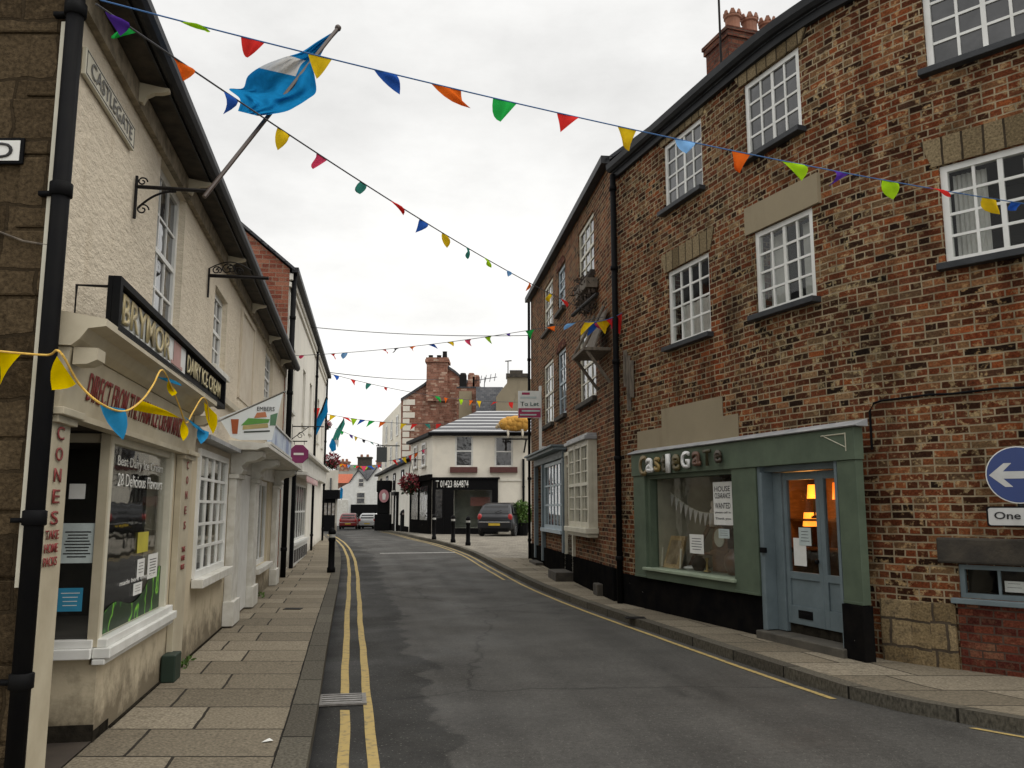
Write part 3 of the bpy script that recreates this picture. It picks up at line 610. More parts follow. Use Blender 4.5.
# entrance recess lining with a glazed door at the back
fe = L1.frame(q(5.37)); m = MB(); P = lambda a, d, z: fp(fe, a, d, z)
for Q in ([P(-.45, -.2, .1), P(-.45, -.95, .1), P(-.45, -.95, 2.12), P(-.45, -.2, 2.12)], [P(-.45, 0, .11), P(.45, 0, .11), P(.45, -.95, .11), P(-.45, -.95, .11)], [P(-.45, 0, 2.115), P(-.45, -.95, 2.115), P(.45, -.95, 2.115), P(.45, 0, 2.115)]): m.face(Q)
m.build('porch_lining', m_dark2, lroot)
m = MB(); fbox(m, fe, -.45, -.35, -.95, -.9, .11, 2.1); fbox(m, fe, .35, .45, -.95, -.9, .11, 2.1); fbox(m, fe, -.35, .35, -.95, -.9, .11, .5); fbox(m, fe, -.35, .35, -.95, -.9, 2.0, 2.1)
dr_ = m.build('door', m_fascia, lroot); m = MB(); fbox(m, fe, -.35, .35, -.93, -.92, .5, 2.0); m.build('pane', m_glass, dr_)
m = MB(); fbox(m, fe, .26, .3, -.9, -.86, .95, 1.2); m.build('handle', m_chrome, dr_)
# stickers and notices on the display glass
wf = lambda x, z: fp(fr, x, -.028, z)
def note(name, x0, x1, z0, z1, mat, label, cat='notice', lines=0, ink=m_ink, d=-.03, head=None, f=fr):
    m = MB(); fbox(m, f, x0, x1, d, d + .003, z0, z1); o = f[0] + f[1] * x0 + f[2] * d
    ob = tag(m.build(name, mat, origin=(o.x, o.y, z0)), label, cat)
    if lines:
        m = MB(); h = (z1 - z0)
        for i in range(lines):
            z = z1 - h * (.22 + .7 * i / lines); ww = (x1 - x0) * random.uniform(.55, .8) / 2; xm = (x0 + x1) / 2; fbox(m, f, xm - ww, xm + ww, d + .003, d + .0042, z - h * .016, z + h * .016)
        m.build('printed_lines', ink, ob)
    return ob
m_pale = M('pale_blue_paper', (.5, .57, .56), .7); m_ylw = M('yellow_sticker', (.5, .44, .05), .6); m_bl = M('blue_print', (.03, .25, .42), .6)
text('lettering', 'Best Dairy Ice Cream', m_white, wf(.02, 1.925), fr[1], UP, 1.42, .095, sw, .002, .006)
text('lettering', '28 Delicious Flavours', m_white, wf(.04, 1.80), fr[1], UP, 1.4, .095, sw, .002, .006)
text('lettering', 'made here every day', m_white, wf(.12, 1.05), fr[1], UP, 1.1, .045, sw, .002)
def green_mat():
    m, nt, b = new_mat('green_leaf_print'); p = pos(nt); r = ramp(nt, [(.30, (.012, .03, .01)), (.44, (.05, .24, .025)), (.55, (.26, .58, .05)), (.66, (.03, .16, .02)), (.8, (.012, .04, .012))])
    wv = nd(nt, 'ShaderNodeTexWave', i_Scale=2.2, i_Distortion=7.0, i_Detail=3.0); wv.inputs['Detail Scale'].default_value = 1.2; nt.links.new(p, wv.inputs[0]); nt.links.new(wv.outputs[1], r.inputs[0]); nt.links.new(r.outputs[0], b.inputs['Base Color']); return m
m = MB(); x0, x1 = -w + .075, w - .075; n = 24
for i in range(n):
    u, v = i / n, (i + 1) / n; h = lambda t: .86 + .14 * t + .05 * math.sin(t * 9) + (.08 if t > .7 else 0) * (t - .7) / .3
    m.face([wf(x0 + (x1 - x0) * u, c + .05), wf(x0 + (x1 - x0) * v, c + .05), wf(x0 + (x1 - x0) * v, h(v)), wf(x0 + (x1 - x0) * u, h(u))])
tag(m.build('window_graphic', green_mat(), origin=wf(x0, c)), 'green leafy printed graphic along the bottom of the ice cream shop window', 'window graphic')
note('sticker', .02, .36, 1.25, 1.41, m_ylw, 'small yellow sticker on the ice cream shop window glass', 'sticker')
note('notice', .06, .28, 1.06, 1.2, m_paper, 'small white square notice below the yellow sticker, left of the pair', 'notice', 4)
note('notice', .40, .74, 1.02, 1.22, m_paper, 'upright white notice at the street end of the ice cream window', 'notice', 6)
note('notice', -.02, .24, .93, 1.02, m_paper, 'lowest small white notice just above the green window graphic', 'notice', 3)
fret = (L1.pt(q(5.82), 0, 0), -fr[2], -fr[1])          # frame of the return pane: along = into the shop, out = toward the porch
fret = (fret[0], fr[2], -fr[1])
note('notice', -.27, -.06, 1.24, 1.5, m_pale, 'large pale notice on the angled pane of the ice cream shop entrance', 'notice', 9, d=.006, f=fret)
note('poster', -.26, -.11, .93, 1.08, m_bl, 'small blue and white poster low on the entrance pane of the ice cream shop', 'poster', 4, m_paper, d=.006, f=fret)
note('notice', -.24, -.14, 1.66, 1.76, m_paper, 'tiny white card high on the entrance pane of the ice cream shop', 'notice', 0, d=.006, f=fret)
# counter inside the shop
m = MB(); fbox(m, fr, -w + .1, w - .2, -1.3, -.9, c, 1.15); fbox(m, fr, -w + .2, w - .5, -1.2, -1.0, 1.15, 1.3); tag(m.build('shop_counter', M('dull_grey_laminate', (.12, .12, .115), .5), origin=fp(fr, 0, -1.1, c)), 'dim grey serving counter behind the ice cream shop window', 'counter')
# green electricity box at the wall foot
m = MB(); sbox(m, L1, q(7.72), q(7.98), .01, .13, .1, .33); tag(m.build('utility_box', M('dark_green_plastic', (.008, .024, .013), .6), origin=L1.pt(q(7.85), .07, .1), bevel=.01), 'small dark green utility box at the foot of the ice cream shop wall', 'utility box')
# long black framed name board standing on the cornice
bs0, bs1 = q(4.72), q(8.7); bz0, bz1 = 2.60, 2.915; fb_ = L1.frame((bs0 + bs1) / 2); bw = (bs1 - bs0) / 2
bd = thing('shop_name_board', 'long black framed shop name board with cream lettering standing on the shop cornice', 'shop sign', fp(fb_, 0, .25, bz0))
m = MB(); fbox(m, fb_, -bw, bw, .22, .245, bz0, bz1); m.build('backboard', m_black, bd)
m = MB()
for r in ((-bw, bw, bz0, bz0 + .04), (-bw, bw, bz1 - .04, bz1), (-bw, -bw + .05, bz0 + .04, bz1 - .04), (bw - .05, bw, bz0 + .04, bz1 - .04)): fbox(m, fb_, r[0], r[1], .247, .29, r[2], r[3])
m.build('frame', m_black, bd, bevel=.006)
m = MB(); fbox(m, fb_, -bw + .06, .1, .246, .252, bz0 + .05, bz1 - .05); m.build('panel', M('faded_grey_panel', (.50, .52, .50), .3, (.56, .56, .52), 5), bd)
text('lettering', 'BRYMOR', M('tan_lettering', (.46, .38, .20), .5), fp(fb_, -1.16, .256, bz0 + .165), fb_[1], UP, 1.3, .185, bd, .006, .02)
m = MB(); fbox(m, fb_, -.36, -.1, .2535, .256, bz0 + .08, bz0 + .26); fbox(m, fb_, -.43, -.03, .2535, .257, bz0 + .075, bz0 + .1); m.build('emblem', M('faint_red_emblem', (.45, .25, .22), .5), bd)
text('lettering', 'DAIRY ICE CREAM', m_gold, fp(fb_, 1.02, .25, bz0 + .17), fb_[1], UP, 1.7, .15, bd, .005, .015)
for s in (q(4.45), q(6.5), q(8.5)):                   # steel stays back to the wall
    m = MB(); 
    if s < 0: m.tube([fp(fb_, -bw + .02, .23, bz1 - .06), fp(fb_, -bw + .02, .05, bz1 - .06), fp(fb_, -bw + .02, .05, bz0 + .01)], .009, 6)
    else: m.tube([L1.pt(s, .0, bz1 + .08), L1.pt(s, .23, bz1 - .05)], .008, 6)
    m.build('stay', m_iron, bd)
# street name sign and the end of a second street sign
fs = L1.frame(q(5.22)); sg = thing('street_name_sign', 'cream street name plate reading Castlegate high on the cream wall beside the drainpipe', 'street sign', fp(fs, 0, .02, 4.14))
m = MB(); fbox(m, fs, -.55, .55, .004, .03, 4.10, 4.27); m.build('plate', m_creampaint, sg, bevel=.004)
m = MB()
for r in ((-.535, .535, 4.112, 4.118), (-.535, .535, 4.252, 4.258), (-.535, -.529, 4.118, 4.252), (.529, .535, 4.118, 4.252)): fbox(m, fs, r[0], r[1], .03, .032, r[2], r[3])
m.build('border', m_ink, sg); text('lettering', 'CASTLEGATE', M('grey_lettering', (.16, .155, .14), .6), fp(fs, 0, .033, 4.185), fs[1], UP, .92, .095, sg, .003)
gx = at_y(3, 151, 4.40); sg = thing('street_name_sign', 'black edged white street plate ending in a letter D on the stone gable', 'street sign', (gx.x - .3, 4.40, gx.z - .07))
m = MB(); m.box(gx.x - .75, gx.x + .115, 4.395, 4.41, gx.z - .075, gx.z + .075); m.build('backplate', m_black, sg, bevel=.004)
m = MB(); m.box(gx.x - .735, gx.x + .095, 4.392, 4.395, gx.z - .058, gx.z + .058); m.build('plate', m_paper, sg)
text('lettering', 'ROAD', m_ink, (gx.x - .16, 4.39, gx.z), (1, 0, 0), UP, .44, .09, sg, .002, .01)
# drainpipe on the corner, with collars and clips
dp = thing('drainpipe', 'thick black cast iron drainpipe at the corner of the stone gable', 'drainpipe', (-2.436, 4.365, .1))
m = MB(); m.tube([(-2.436, 4.365, .0), (-2.436, 4.365, 4.9)], .046, 16); m.build('pipe', m_black, dp, smooth=True)
for z in (.75, 1.55, 3.3, 4.35):
    m = MB(); c0 = V((-2.436, 4.365, z)); m.lathe([(.047, -.04), (.058, -.035), (.058, .035), (.047, .04)], c0, 16); m.box(c0.x - .13, c0.x - .04, c0.y + .01, c0.y + .045, z - .025, z + .0); m.build('collar', m_black, dp, smooth=True)
m = MB(); m.box(L1.p[0].x - .045, L1.p[0].x - .003, 4.395, 4.411, 1.2, 4.3); tag(m.build('render_edge_strip', m_creampaint, origin=(L1.p[0].x - .04, 4.4, 3.2)), 'narrow pale painted edge of the cream render beside the corner drainpipe', 'render edge')  # added pale strip for the painted edge of the cream render
m = MB(); a0 = at_y(0, 232, 4.40); a1 = at_y(48, 245, 4.40); m.tube([a0 + V((-1, 0, .05)), a0, a0.lerp(a1, .5) + V((0, 0, -.015)), a1], .006, 6); tag(m.build('cable', m_wood, origin=a0), 'thin grey cable sagging across the brown stone gable', 'cable')
# wrought iron sign brackets
def scroll(c, ax, ay, r, turns=1.3, n=22, s=1):
    return [c + ax * (s * r * (1 - t * .8) * math.cos(turns * 6.283 * t)) + ay * (r * (1 - t * .8) * math.sin(turns * 6.283 * t)) for t in (i / n for i in range(n + 1))]
def sign_bracket(s, z, ln, label, fancy):
    fr = L1.frame(q(s)); r = thing('sign_bracket', label, 'bracket', fp(fr, 0, 0, z)); n = fr[2]; O = fp(fr, 0, .02, z)
    m = MB(); m.tube([O + UP * -.22, O + UP * .1], .011, 6); m.build('back_bar', m_iron, r)
    m = MB(); m.tube([O + UP * .02, O + n * ln + UP * .02], .014 if not fancy else .02, 6); m.build('arm', m_iron, r)
    m = MB()
    if not fancy: m.tube([O + UP * -.14 + n * (.02 + (ln * .55 - .02) * t) + UP * (.14 * (1 - (1 - t) ** 2.2)) for t in (i / 12 for i in range(13))], .008, 6); m.tube(scroll(O + n * .05 + UP * -.15, n, UP, .045), .006, 5); m.tube(scroll(O + n * .04 + UP * .06, n, UP, .035), .006, 5)
    else:
        for k, rr in ((.12, .05), (.3, .07), (.48, .05)): m.tube(scroll(O + n * (ln * k) + UP * (.03 + rr), n, UP, rr), .007, 5); m.tube(scroll(O + n * (ln * k + rr * .6) + UP * (.03 + rr), n, UP, rr * .7, s=-1), .006, 5)
        m.tube([O + UP * .1 + n * (ln * .7 * t) + UP * (.08 * math.sin(t * 3.14)) for t in (i / 12 for i in range(13))], .007, 5)
    m.build('scrollwork', m_iron, r); return fp(fr, 0, .02 + ln, z + .02)
tipA = sign_bracket(5.93, 3.88, .5, 'black wrought iron bracket with lower scroll carrying the large blue flag pole', False)
sign_bracket(8.95, 4.05, .62, 'dark wrought iron sign bracket with scrolls along its top, no sign hanging', True)
# georgian window and white shopfront farther along
window(lroot, L1, q(GW[0]), q(GW[1]), GW[2], GW[3], 4, 5, rec=-.03, mf=m_white, mg=m_clear, curtain='full', sill=m_white_old, silld=.13, fw=.07, bar=.03, name='bow_window')
m = MB(); sbox(m, L1, q(8.75), q(11.15), .004, .16, 2.3, 2.345); m.build('lead_hood', m_lead, lroot)
m = MB(); sbox(m, L1, q(11.3), q(17.6), .004, .07, .42, 2.08) if False else None
wsh = []
for s in (11.2, 13.3, 17.0):
    m = MB(); sbox(m, L1, q(s), q(s) + .55, .004, .1, .12, 1.98); sbox(m, L1, q(s) - .04, q(s) + .59, .004, .14, .12, .42); sbox(m, L1, q(s) - .03, q(s) + .58, .004, .13, 1.98, 2.04); m.build('pilaster', m_white_old, lroot, bevel=.004)
    m = MB(); fr = L1.frame(q(s) + .27); poly = [(.0, 2.05), (.14, 2.04), (.17, 2.09), (.14, 2.14), (.2, 2.2), (.32, 2.22), (.4, 2.27), (.4, 2.34), (0, 2.34)]
    m.prism(poly, V((fr[0].x, fr[0].y, 0)) - fr[1] * .2 + fr[2] * .004, fr[2], UP, V((0, 0, 0)), fr[1] * .4); m.build('scroll_console', m_white_old, lroot, bevel=.008)
m = MB(); run(m, [(.004, 2.345), (.36, 2.345), (.42, 2.37), (.5, 2.38), (.5, 2.425), (.004, 2.46)], q(11.0), q(17.7)); m.build('cornice', m_white_old, lroot)
m = MB(); sbox(m, L1, q(11.4), q(17.6), .004, .03, 2.09, 2.34); m.build('fascia', m_white_old, lroot)
m = MB(); sbox(m, L1, q(11.8), q(13.24), .004, .03, .14, 2.08); m.build('shop_door', m_white, lroot)
window(lroot, L1, q(WS[0]), q(WS[1]), WS[2], WS[3], 3, 1, rec=.04, mf=m_white, mg=m_clear, room=True, sill=m_white_old, silld=.12, fw=.08, bar=.05, name='shop_window')
# hanging pictorial banner on a slanted rod and the blue fascia sign
fb2 = L1.frame(q(10.05)); n = fb2[2]; BF = F([fp(fb2, 0, 0, 0), fp(fb2, 0, 1, 0)])
O = V(fp(fb2, 0, 0, 0)); bn = thing('banner', 'white slanted shop banner picturing food on a plate, hung on a sloping rod', 'banner', fp(fb2, 0, .02, 2.55))
def bp(d, z): return V((O.x, O.y, 0)) + n * d + UP * z
m = MB(); m.tube([bp(.0, 2.60), bp(*BF.at(284, 392)), bp(*BF.at(286, 391.5))], .012, 6); m.build('rod', m_chrome, bn)
pl = [BF.at(*p_) for p_ in ((219, 418), (231, 437), (240, 440), (272, 440), (283, 393.5))]
m = MB(); m.prism(pl, V((O.x, O.y, 0)), n, UP, fb2[1] * -.004, fb2[1] * .004); m.build('cloth', M('white_banner_vinyl', (.66, .70, .70), .5, (.72, .74, .74), 3), bn)
fw_ = lambda d, z: bp(d, z) - fb2[1] * .008
def blob(name, col, pts):
    pts = [BF.at(231 + (x - .18) * 72, 436 - (z - 2.40) * 105) for x, z in pts]; m = MB(); m.prism(pts, V((O.x, O.y, 0)), n, UP, fb2[1] * -.008, fb2[1] * -.0045); return m.build(name, M(name + '_print', col, .5), bn)
blob('drink', (.35, .08, .02), [(.2, 2.42), (.27, 2.42), (.29, 2.56), (.18, 2.56)]); blob('bread', (.45, .36, .15), [(.34, 2.46), (.7, 2.48), (.69, 2.52), (.35, 2.5)]); blob('salad', (.1, .3, .05), [(.32, 2.5), (.7, 2.525), (.72, 2.56), (.42, 2.57)]); blob('cup', (.1, .22, .12), [(.72, 2.5), (.8, 2.5), (.83, 2.62), (.73, 2.6)]); blob('filling', (.5, .18, .08), [(.5, 2.57), (.68, 2.58), (.66, 2.63), (.54, 2.62)]); blob('tray', (.04, .05, .04), [(.36, 2.43), (.72, 2.44), (.72, 2.455), (.36, 2.445)])
a_, b_ = BF.at(266, 409); text('lettering', 'EMBERS', m_ink, bp(a_, b_) - fb2[1] * .008, n, UP, .2, .05, bn, .002)
fs2 = L1.frame(q(13.2)); m = MB(); fbox(m, fs2, -1.8, 1.8, .44, .48, 2.48, 2.74); 
sg = tag(m.build('shop_fascia_sign', M('blue_white_shop_panel', (.52, .62, .74), .35, (.16, .24, .46), 1.6, lo=.45, hi=.6), origin=fp(fs2, 0, .46, 2.5)), 'blue and white shop fascia panel standing on the white cornice', 'shop sign')
m = MB(); fbox(m, fs2, -1.84, 1.84, .42, .5, 2.44, 2.475); fbox(m, fs2, -1.84, 1.84, .42, .5, 2.743, 2.77); m.build('frame', m_white_old, sg)
text('lettering', 'GALLERY', M('deep_blue_lettering', (.05, .07, .3), .5), fp(fs2, .6, .484, 2.72), fs2[1], UP, 2.8, .26, sg, .004) if False else None
# purple octagonal sign on a short arm
c0 = at_y(299, 454, 17.3); sg = thing('hanging_sign', 'small purple eight sided hanging sign with a pale bar above the left pavement', 'hanging sign', c0 - V((.0, 0, .2)))
m = MB(); oc = [(.2 * math.cos(math.pi / 8 + i * math.pi / 4), .2 * math.sin(math.pi / 8 + i * math.pi / 4)) for i in range(8)]; m.prism(oc, c0, V((1, .18, 0)).normalized(), UP, V((0, .02, 0)), V((0, -.02, 0))); m.build('board', M('purple_sign_paint', (.20, .015, .10), .5), sg, bevel=.004)
m = MB(); m.prism([(-.1, -.022), (.1, -.022), (.1, .022), (-.1, .022)], c0, V((1, .18, 0)).normalized(), UP, V((0, -.0225, 0)), V((0, -.026, 0))); m.build('bar', m_paper, sg)
m = MB(); m.tube([c0 + V((-.75, 0, .26)), c0 + V((.16, 0, .26))], .013, 6); m.tube([c0 + V((-.1, 0, .26)), c0 + V((-.1, 0, .19))], .006, 5); m.tube([c0 + V((.1, 0, .26)), c0 + V((.1, 0, .19))], .006, 5); m.build('arm', m_iron, sg)
# ================================================================== LEFT: taller cream house behind with red brick gable
L2 = F([(-4.98, 18.36), (-4.98 - .165 * 15.6, 33.96)])
r2 = thing('cream_town_house', 'tall cream house with exposed red brick gable rising behind the left terrace', 'building', (L2.p[0].x, L2.p[0].y, 0))
W = [(1.2, 2.1, 3.9, 5.4), (4.6, 5.5, 3.9, 5.4), (7.2, 8.1, 3.9, 5.4), (11, 11.9, 3.9, 5.4), (13.6, 14.5, 3.9, 5.4)]; SWs = [(3.0, 7.4, .75, 2.25)]; DO = [(.75, 2.4, .2, 2.35)]
m = MB(); wall(m, L2, 0, L2.L, -.4, 6.9, W + SWs + DO, .2); m.build('wall', m_white_r, r2)
m = MB(); shell(m, L2, 0, L2.L, -.4, 6.9, 6.5, 2.7); m.build('gable_wall', brick_mat('red_gable_brick', [(0, (.16, .05, .035)), (.5, (.25, .08, .05)), (1, (.32, .14, .09))], (.30, .22, .16), bw=.3, bh=.1, sm=.3), r2)
m = MB(); gable_roof(m, L2, 0, L2.L, 6.95, 6.5, 2.7, ov=.12, e=.08); m.build('roof', m_slate, r2)
m = MB(); sbox(m, L2, -.05, L2.L + .1, .06, .2, 6.82, 6.93); m.build('gutter', m_gutter, r2)
m = MB(); sbox(m, L2, 0, L2.L, .003, .08, 6.66, 6.80); sbox(m, L2, 0, L2.L, .003, .05, 6.5, 6.6); m.build('eaves_cornice', m_white_r, r2)
for w_ in W: window(r2, L2, *w_, 2, 4, rec=.1, sash=True, mf=m_white_old, sill=m_white_old, silld=.05)
window(r2, L2, *SWs[0], 6, 2, rec=.02, mf=m_white, mg=m_clear, room=True, sill=m_white, silld=.1, bar=.05, name='shop_window')
m = MB(); sbox(m, L2, 2.8, 7.7, .004, .32, 2.42, 2.5); sbox(m, L2, 2.8, 14.5, .004, .2, 2.52, 2.95); sbox(m, L2, 2.8, 14.6, .004, .34, 2.96, 3.03); m.build('shop_fascia', m_white_old, r2)
m = MB(); n_ = 14
for i in range(n_):      # scalloped pink awning edge
    a = 3.0 + 4.5 * i / n_; fr = L2.frame(a); m.prism([(0, 2.41), (.3, 2.41), (.26, 2.28), (.15, 2.23), (.04, 2.28)], V((fr[0].x, fr[0].y, 0)), fr[1], UP, fr[2] * .3, fr[2] * .31)
m.build('scalloped_valance', M('pink_white_valance', (.62, .28, .30), .8, (.7, .62, .58), 9), r2)
m = MB(); sbox(m, L2, 2.9, 7.5, .004, .06, .15, .66); m.build('stall_riser', m_white, r2)
for k in range(6):
    m = MB(); fr = L2.frame(3.3 + .75 * k); fbox(m, fr, -.25, .25, .06, .075, .25, .56); m.build('riser_panel', m_dark, r2)
m = MB(); sbox(m, L2, .8, 2.35, -.3, -.25, .2, 2.35); m.build('door', M('dark_green_door', (.012, .025, .02), .4), r2)
m = MB(); sbox(m, L2, .55, .72, .004, .09, .1, 2.5); sbox(m, L2, 2.43, 2.6, .004, .09, .1, 2.5); sbox(m, L2, .55, 2.6, .004, .12, 2.51, 2.62); m.build('door_surround', m_black, r2)
def pipe(f, s, z0, z1, d, label, r=.045):
    o = thing('drainpipe', label, 'drainpipe', f.pt(s, d, z0)); m = MB(); m.tube([f.pt(s, d, z0), f.pt(s, d, z1)], r, 10); m.build('pipe', m_black, o, smooth=True)
    z = z0 + .6
    while z < z1: m = MB(); m.lathe([(r, -.04), (r + .013, -.035), (r + .013, .035), (r, .04)], f.pt(s, d, z), 10); m.build('collar', m_black, o, smooth=True); z += 1.7
    return o
pipe(L2, .15, .12, 6.85, .09, 'black drainpipe between the cream terrace and the taller cream house', .06); pipe(L2, 9.0, .15, 6.85, .08, 'thin black drainpipe midway along the tall cream house', .04); pipe(L2, 15.2, .2, 6.85, .08, 'thin black drainpipe at the far end of the tall cream house', .04)
m = MB(); fr = L2.frame(2.0); nrm = fr[2]; O = fp(fr, 0, .0, 3.55); m.tube([O, O + nrm * .75], .014, 6); m.tube([O - UP * .35, O + nrm * .0 + UP * .05], .012, 6); m.tube([O - UP * .3 + nrm * .01, O + nrm * .4], .01, 6); m.tube(scroll(O + nrm * .2 - UP * .22, nrm, UP, .09), .008, 5); tag(m.build('sign_bracket', m_iron, origin=O), 'plain dark iron bracket with small scroll on the tall cream house', 'bracket')
# ================================================================== RIGHT: the big curved brick building
R1 = F(R1P); S1 = 9.6
r1 = thing('curved_brick_building', 'large three storey mottled brick building curving round the bend on the right', 'building', R1.pt(2.5, 0, .1))
TW = [(1.64, 2.74, 6.06, 7.1), (3.77, 4.8, 6.02, 7.04), (6.3, 7.4, 6.07, 7.1)]; MW = [(1.66, 2.82, 3.96, 5.1), (3.86, 4.88, 3.96, 5.02), (6.34, 7.42, 4.0, 5.02)]
LW = (6.24, 7.5, .76, 1.07); SHW = (.98, 3.36, .71, 2.07); SHD = (3.84, 5.27, .12, 2.05)
m = MB(); wall(m, R1, 0, S1, -.3, 7.32, TW + MW + [LW, SHW, SHD], .25); m.build('wall', m_brick, r1)
m = MB(); shell(m, R1, 0, S1, -.3, 7.32, 6, 2.2, ends=(1, 1)); m.build('back_wall', m_brick2, r1)
m = MB(); gable_roof(m, R1, 0, S1, 7.36, 6, 2.2, ov=.1); m.build('roof', m_slate, r1)
m = MB(); pr = [(.01, 7.2), (.07, 7.2), (.08, 7.3), (.15, 7.3), (.19, 7.34), (.2, 7.43), (.18, 7.43), (.17, 7.37), (.01, 7.37)]
ks = R1.knots(0, S1)
for a, b in zip(ks, ks[1:]):
    A = [R1.pt(a, d, z) for d, z in pr]; B = [R1.pt(b, d, z) for d, z in pr]
    for k in range(len(pr)): j = (k + 1) % len(pr); m.face([A[k], B[k], B[j], A[j]])
m.build('gutter', m_gutter, r1)
for i, w_ in enumerate(TW + MW):
    cur = {3: 'half', 4: 'pair', 5: 'pair'}.get(i)
    wn = window(r1, R1, *w_, 4, 4, rec=.035, mf=m_white, mg=m_clear if i in (3, 4, 5) else m_glass, sill=m_sill, silld=.1, sillh=.07, fw=.065, bar=.028, curtain=cur)
for (a, b, c, d), pale in ((MW[0], 0), (MW[2], 0), (TW[0], 0), (TW[1], 0)):
    fr = R1.frame((a + b) / 2); w = (b - a) / 2; m = MB(); h = .3 if c < 5 else .17
    m.hexa([fp(fr, -w - .06, .012, d + .004), fp(fr, w + .06, .012, d + .004), fp(fr, w + .06, -.1, d + .004), fp(fr, -w - .06, -.1, d + .004), fp(fr, -w - .16, .012, d + h), fp(fr, w + .16, .012, d + h), fp(fr, w + .16, -.1, d + h), fp(fr, -w - .16, -.1, d + h)]); m.build('stone_lintel', m_lintel, r1)
a, b, c, d = MW[1]; fr = R1.frame((a + b) / 2); w = (b - a) / 2; m = MB(); fbox(m, fr, -w - .14, w + .14, -.1, .014, d + .004, d + .36); m.build('stone_lintel', m_patch, r1)
m = MB(); sbox(m, R1, .6, 3.38, .003, .014, 2.48, 2.79); sbox(m, R1, 1.4, 3.04, .003, .014, 2.79, 3.06); m.build('cement_patch', m_patch, r1)
# chimney with three crowned pots and the aerial beside it
cc = V((3.74, 12.5, -.2)); m = MB(); th = R1.frame(1.2); T, N = th[2] * -1, th[1]
def cbox(m, hw, hd, z0, z1): c = lambda a, b, z: cc + T * a + N * b + UP * z; m.hexa([c(-hw, hd, z0), c(hw, hd, z0), c(hw, -hd, z0), c(-hw, -hd, z0), c(-hw, hd, z1), c(hw, hd, z1), c(hw, -hd, z1), c(-hw, -hd, z1)])
cbox(m, .56, .32, 7.3, 8.95); cbox(m, .59, .35, 8.95, 9.04); cbox(m, .61, .37, 9.04, 9.1); ch = m.build('chimney', brick_mat('chimney_brick', [(0, (.07, .03, .024)), (.5, (.13, .045, .03)), (1, (.17, .07, .045))], (.1, .075, .06), sm=.2), r1)
for k in (-.34, -.03, .30):
    c = cc + T * k + N * .12; m = MB(); m.lathe([(.13, 9.09), (.115, 9.25), (.115, 9.36), (.135, 9.38), (.135, 9.42), (.11, 9.42), (.11, 9.2)], c, 14)
    for i in range(7):
        a = i * 2 * math.pi / 7; p = c + V((.125 * math.cos(a), .125 * math.sin(a), 9.42)); e = V((-math.sin(a), math.cos(a), 0)); r_ = V((math.cos(a), math.sin(a), 0))
        m.hexa([p - e * .05 - r_ * .012, p + e * .05 - r_ * .012, p + e * .05 + r_ * .012, p - e * .05 + r_ * .012, p - e * .012 - r_ * .012 + UP * .075, p + e * .02 - r_ * .012 + UP * .075, p + e * .02 + r_ * .012 + UP * .075, p - e * .02 + r_ * .012 + UP * .075])
    m.build('chimney_pot', m_terra, ch)
ap = cc - T * .66 + N * .25; ae = thing('television_aerial', 'tall thin television aerial mast strapped beside the brick chimney with pots', 'aerial', ap + UP * 7.6)
m = MB(); m.tube([ap + UP * 7.6, ap + UP * 10.6], .018, 6); m.build('mast', m_iron, ae); m = MB(); m.tube([ap + UP * 9.72 - T * .05 , ap + UP * 9.72 + T * .4], .01, 5)
for k in range(4): m.tube([ap + UP * 9.72 + T * (.05 + k * .1) - N * .12, ap + UP * 9.72 + T * (.05 + k * .1) + N * .12], .006, 4)
m.build('crossbars', m_iron, ae)
m = MB(); fr = R1.frame(.1)
# black plinth, stone footing, soot lintel, low shop window and red brick infill
m = MB(); sbox(m, R1, 0, 3.80, .003, .05, -.2, .56); m.build('plinth', m_blackm, r1)
m = MB(); sbox(m, R1, 5.47, 6.2, .003, .05, -.2, .70); m.build('stone_footing', m_quoin, r1, bevel=.02)
m = MB(); sbox(m, R1, 6.22, S1, .003, .02, -.2, .73); m.build('brick_infill', m_brick_new, r1)
m = MB(); sbox(m, R1, 6.08, 8.4, .003, .07, 1.08, 1.32); m.build('soot_stained_lintel', m_stone_d, r1, bevel=.02)
window(r1, R1, LW[0], LW[1], LW[2], LW[3], 4, 1, rec=.03, mf=m_blue, mg=m_clear, room=True, sill=m_blue, silld=.08, sillh=.05, fw=.045, name='low_window')
fl = R1.frame((LW[0] + LW[1]) / 2); 
def pnote(name, x0, x1, z0, z1, mat, label, cat, f, d, lines=0, heads=(), ink=m_ink):
    o = note(name, x0, x1, z0, z1, mat, label, cat, lines, ink, d=d, f=f)
    for body, zc, h in heads: text('lettering', body, m_ink, fp(f, (x0 + x1) / 2, d + .0045, zc), f[1], UP, (x1 - x0) * .82, h, o, .001, .004)
    return o
pnote('card', -.27, -.11, .83, .93, m_paper, 'white business card in the low blue framed window', 'card', fl, -.115, 2)
pnote('card', -.03, .1, .8, .96, m_paper, 'taller grey lined card in the low blue framed window', 'card', fl, -.115, 5)
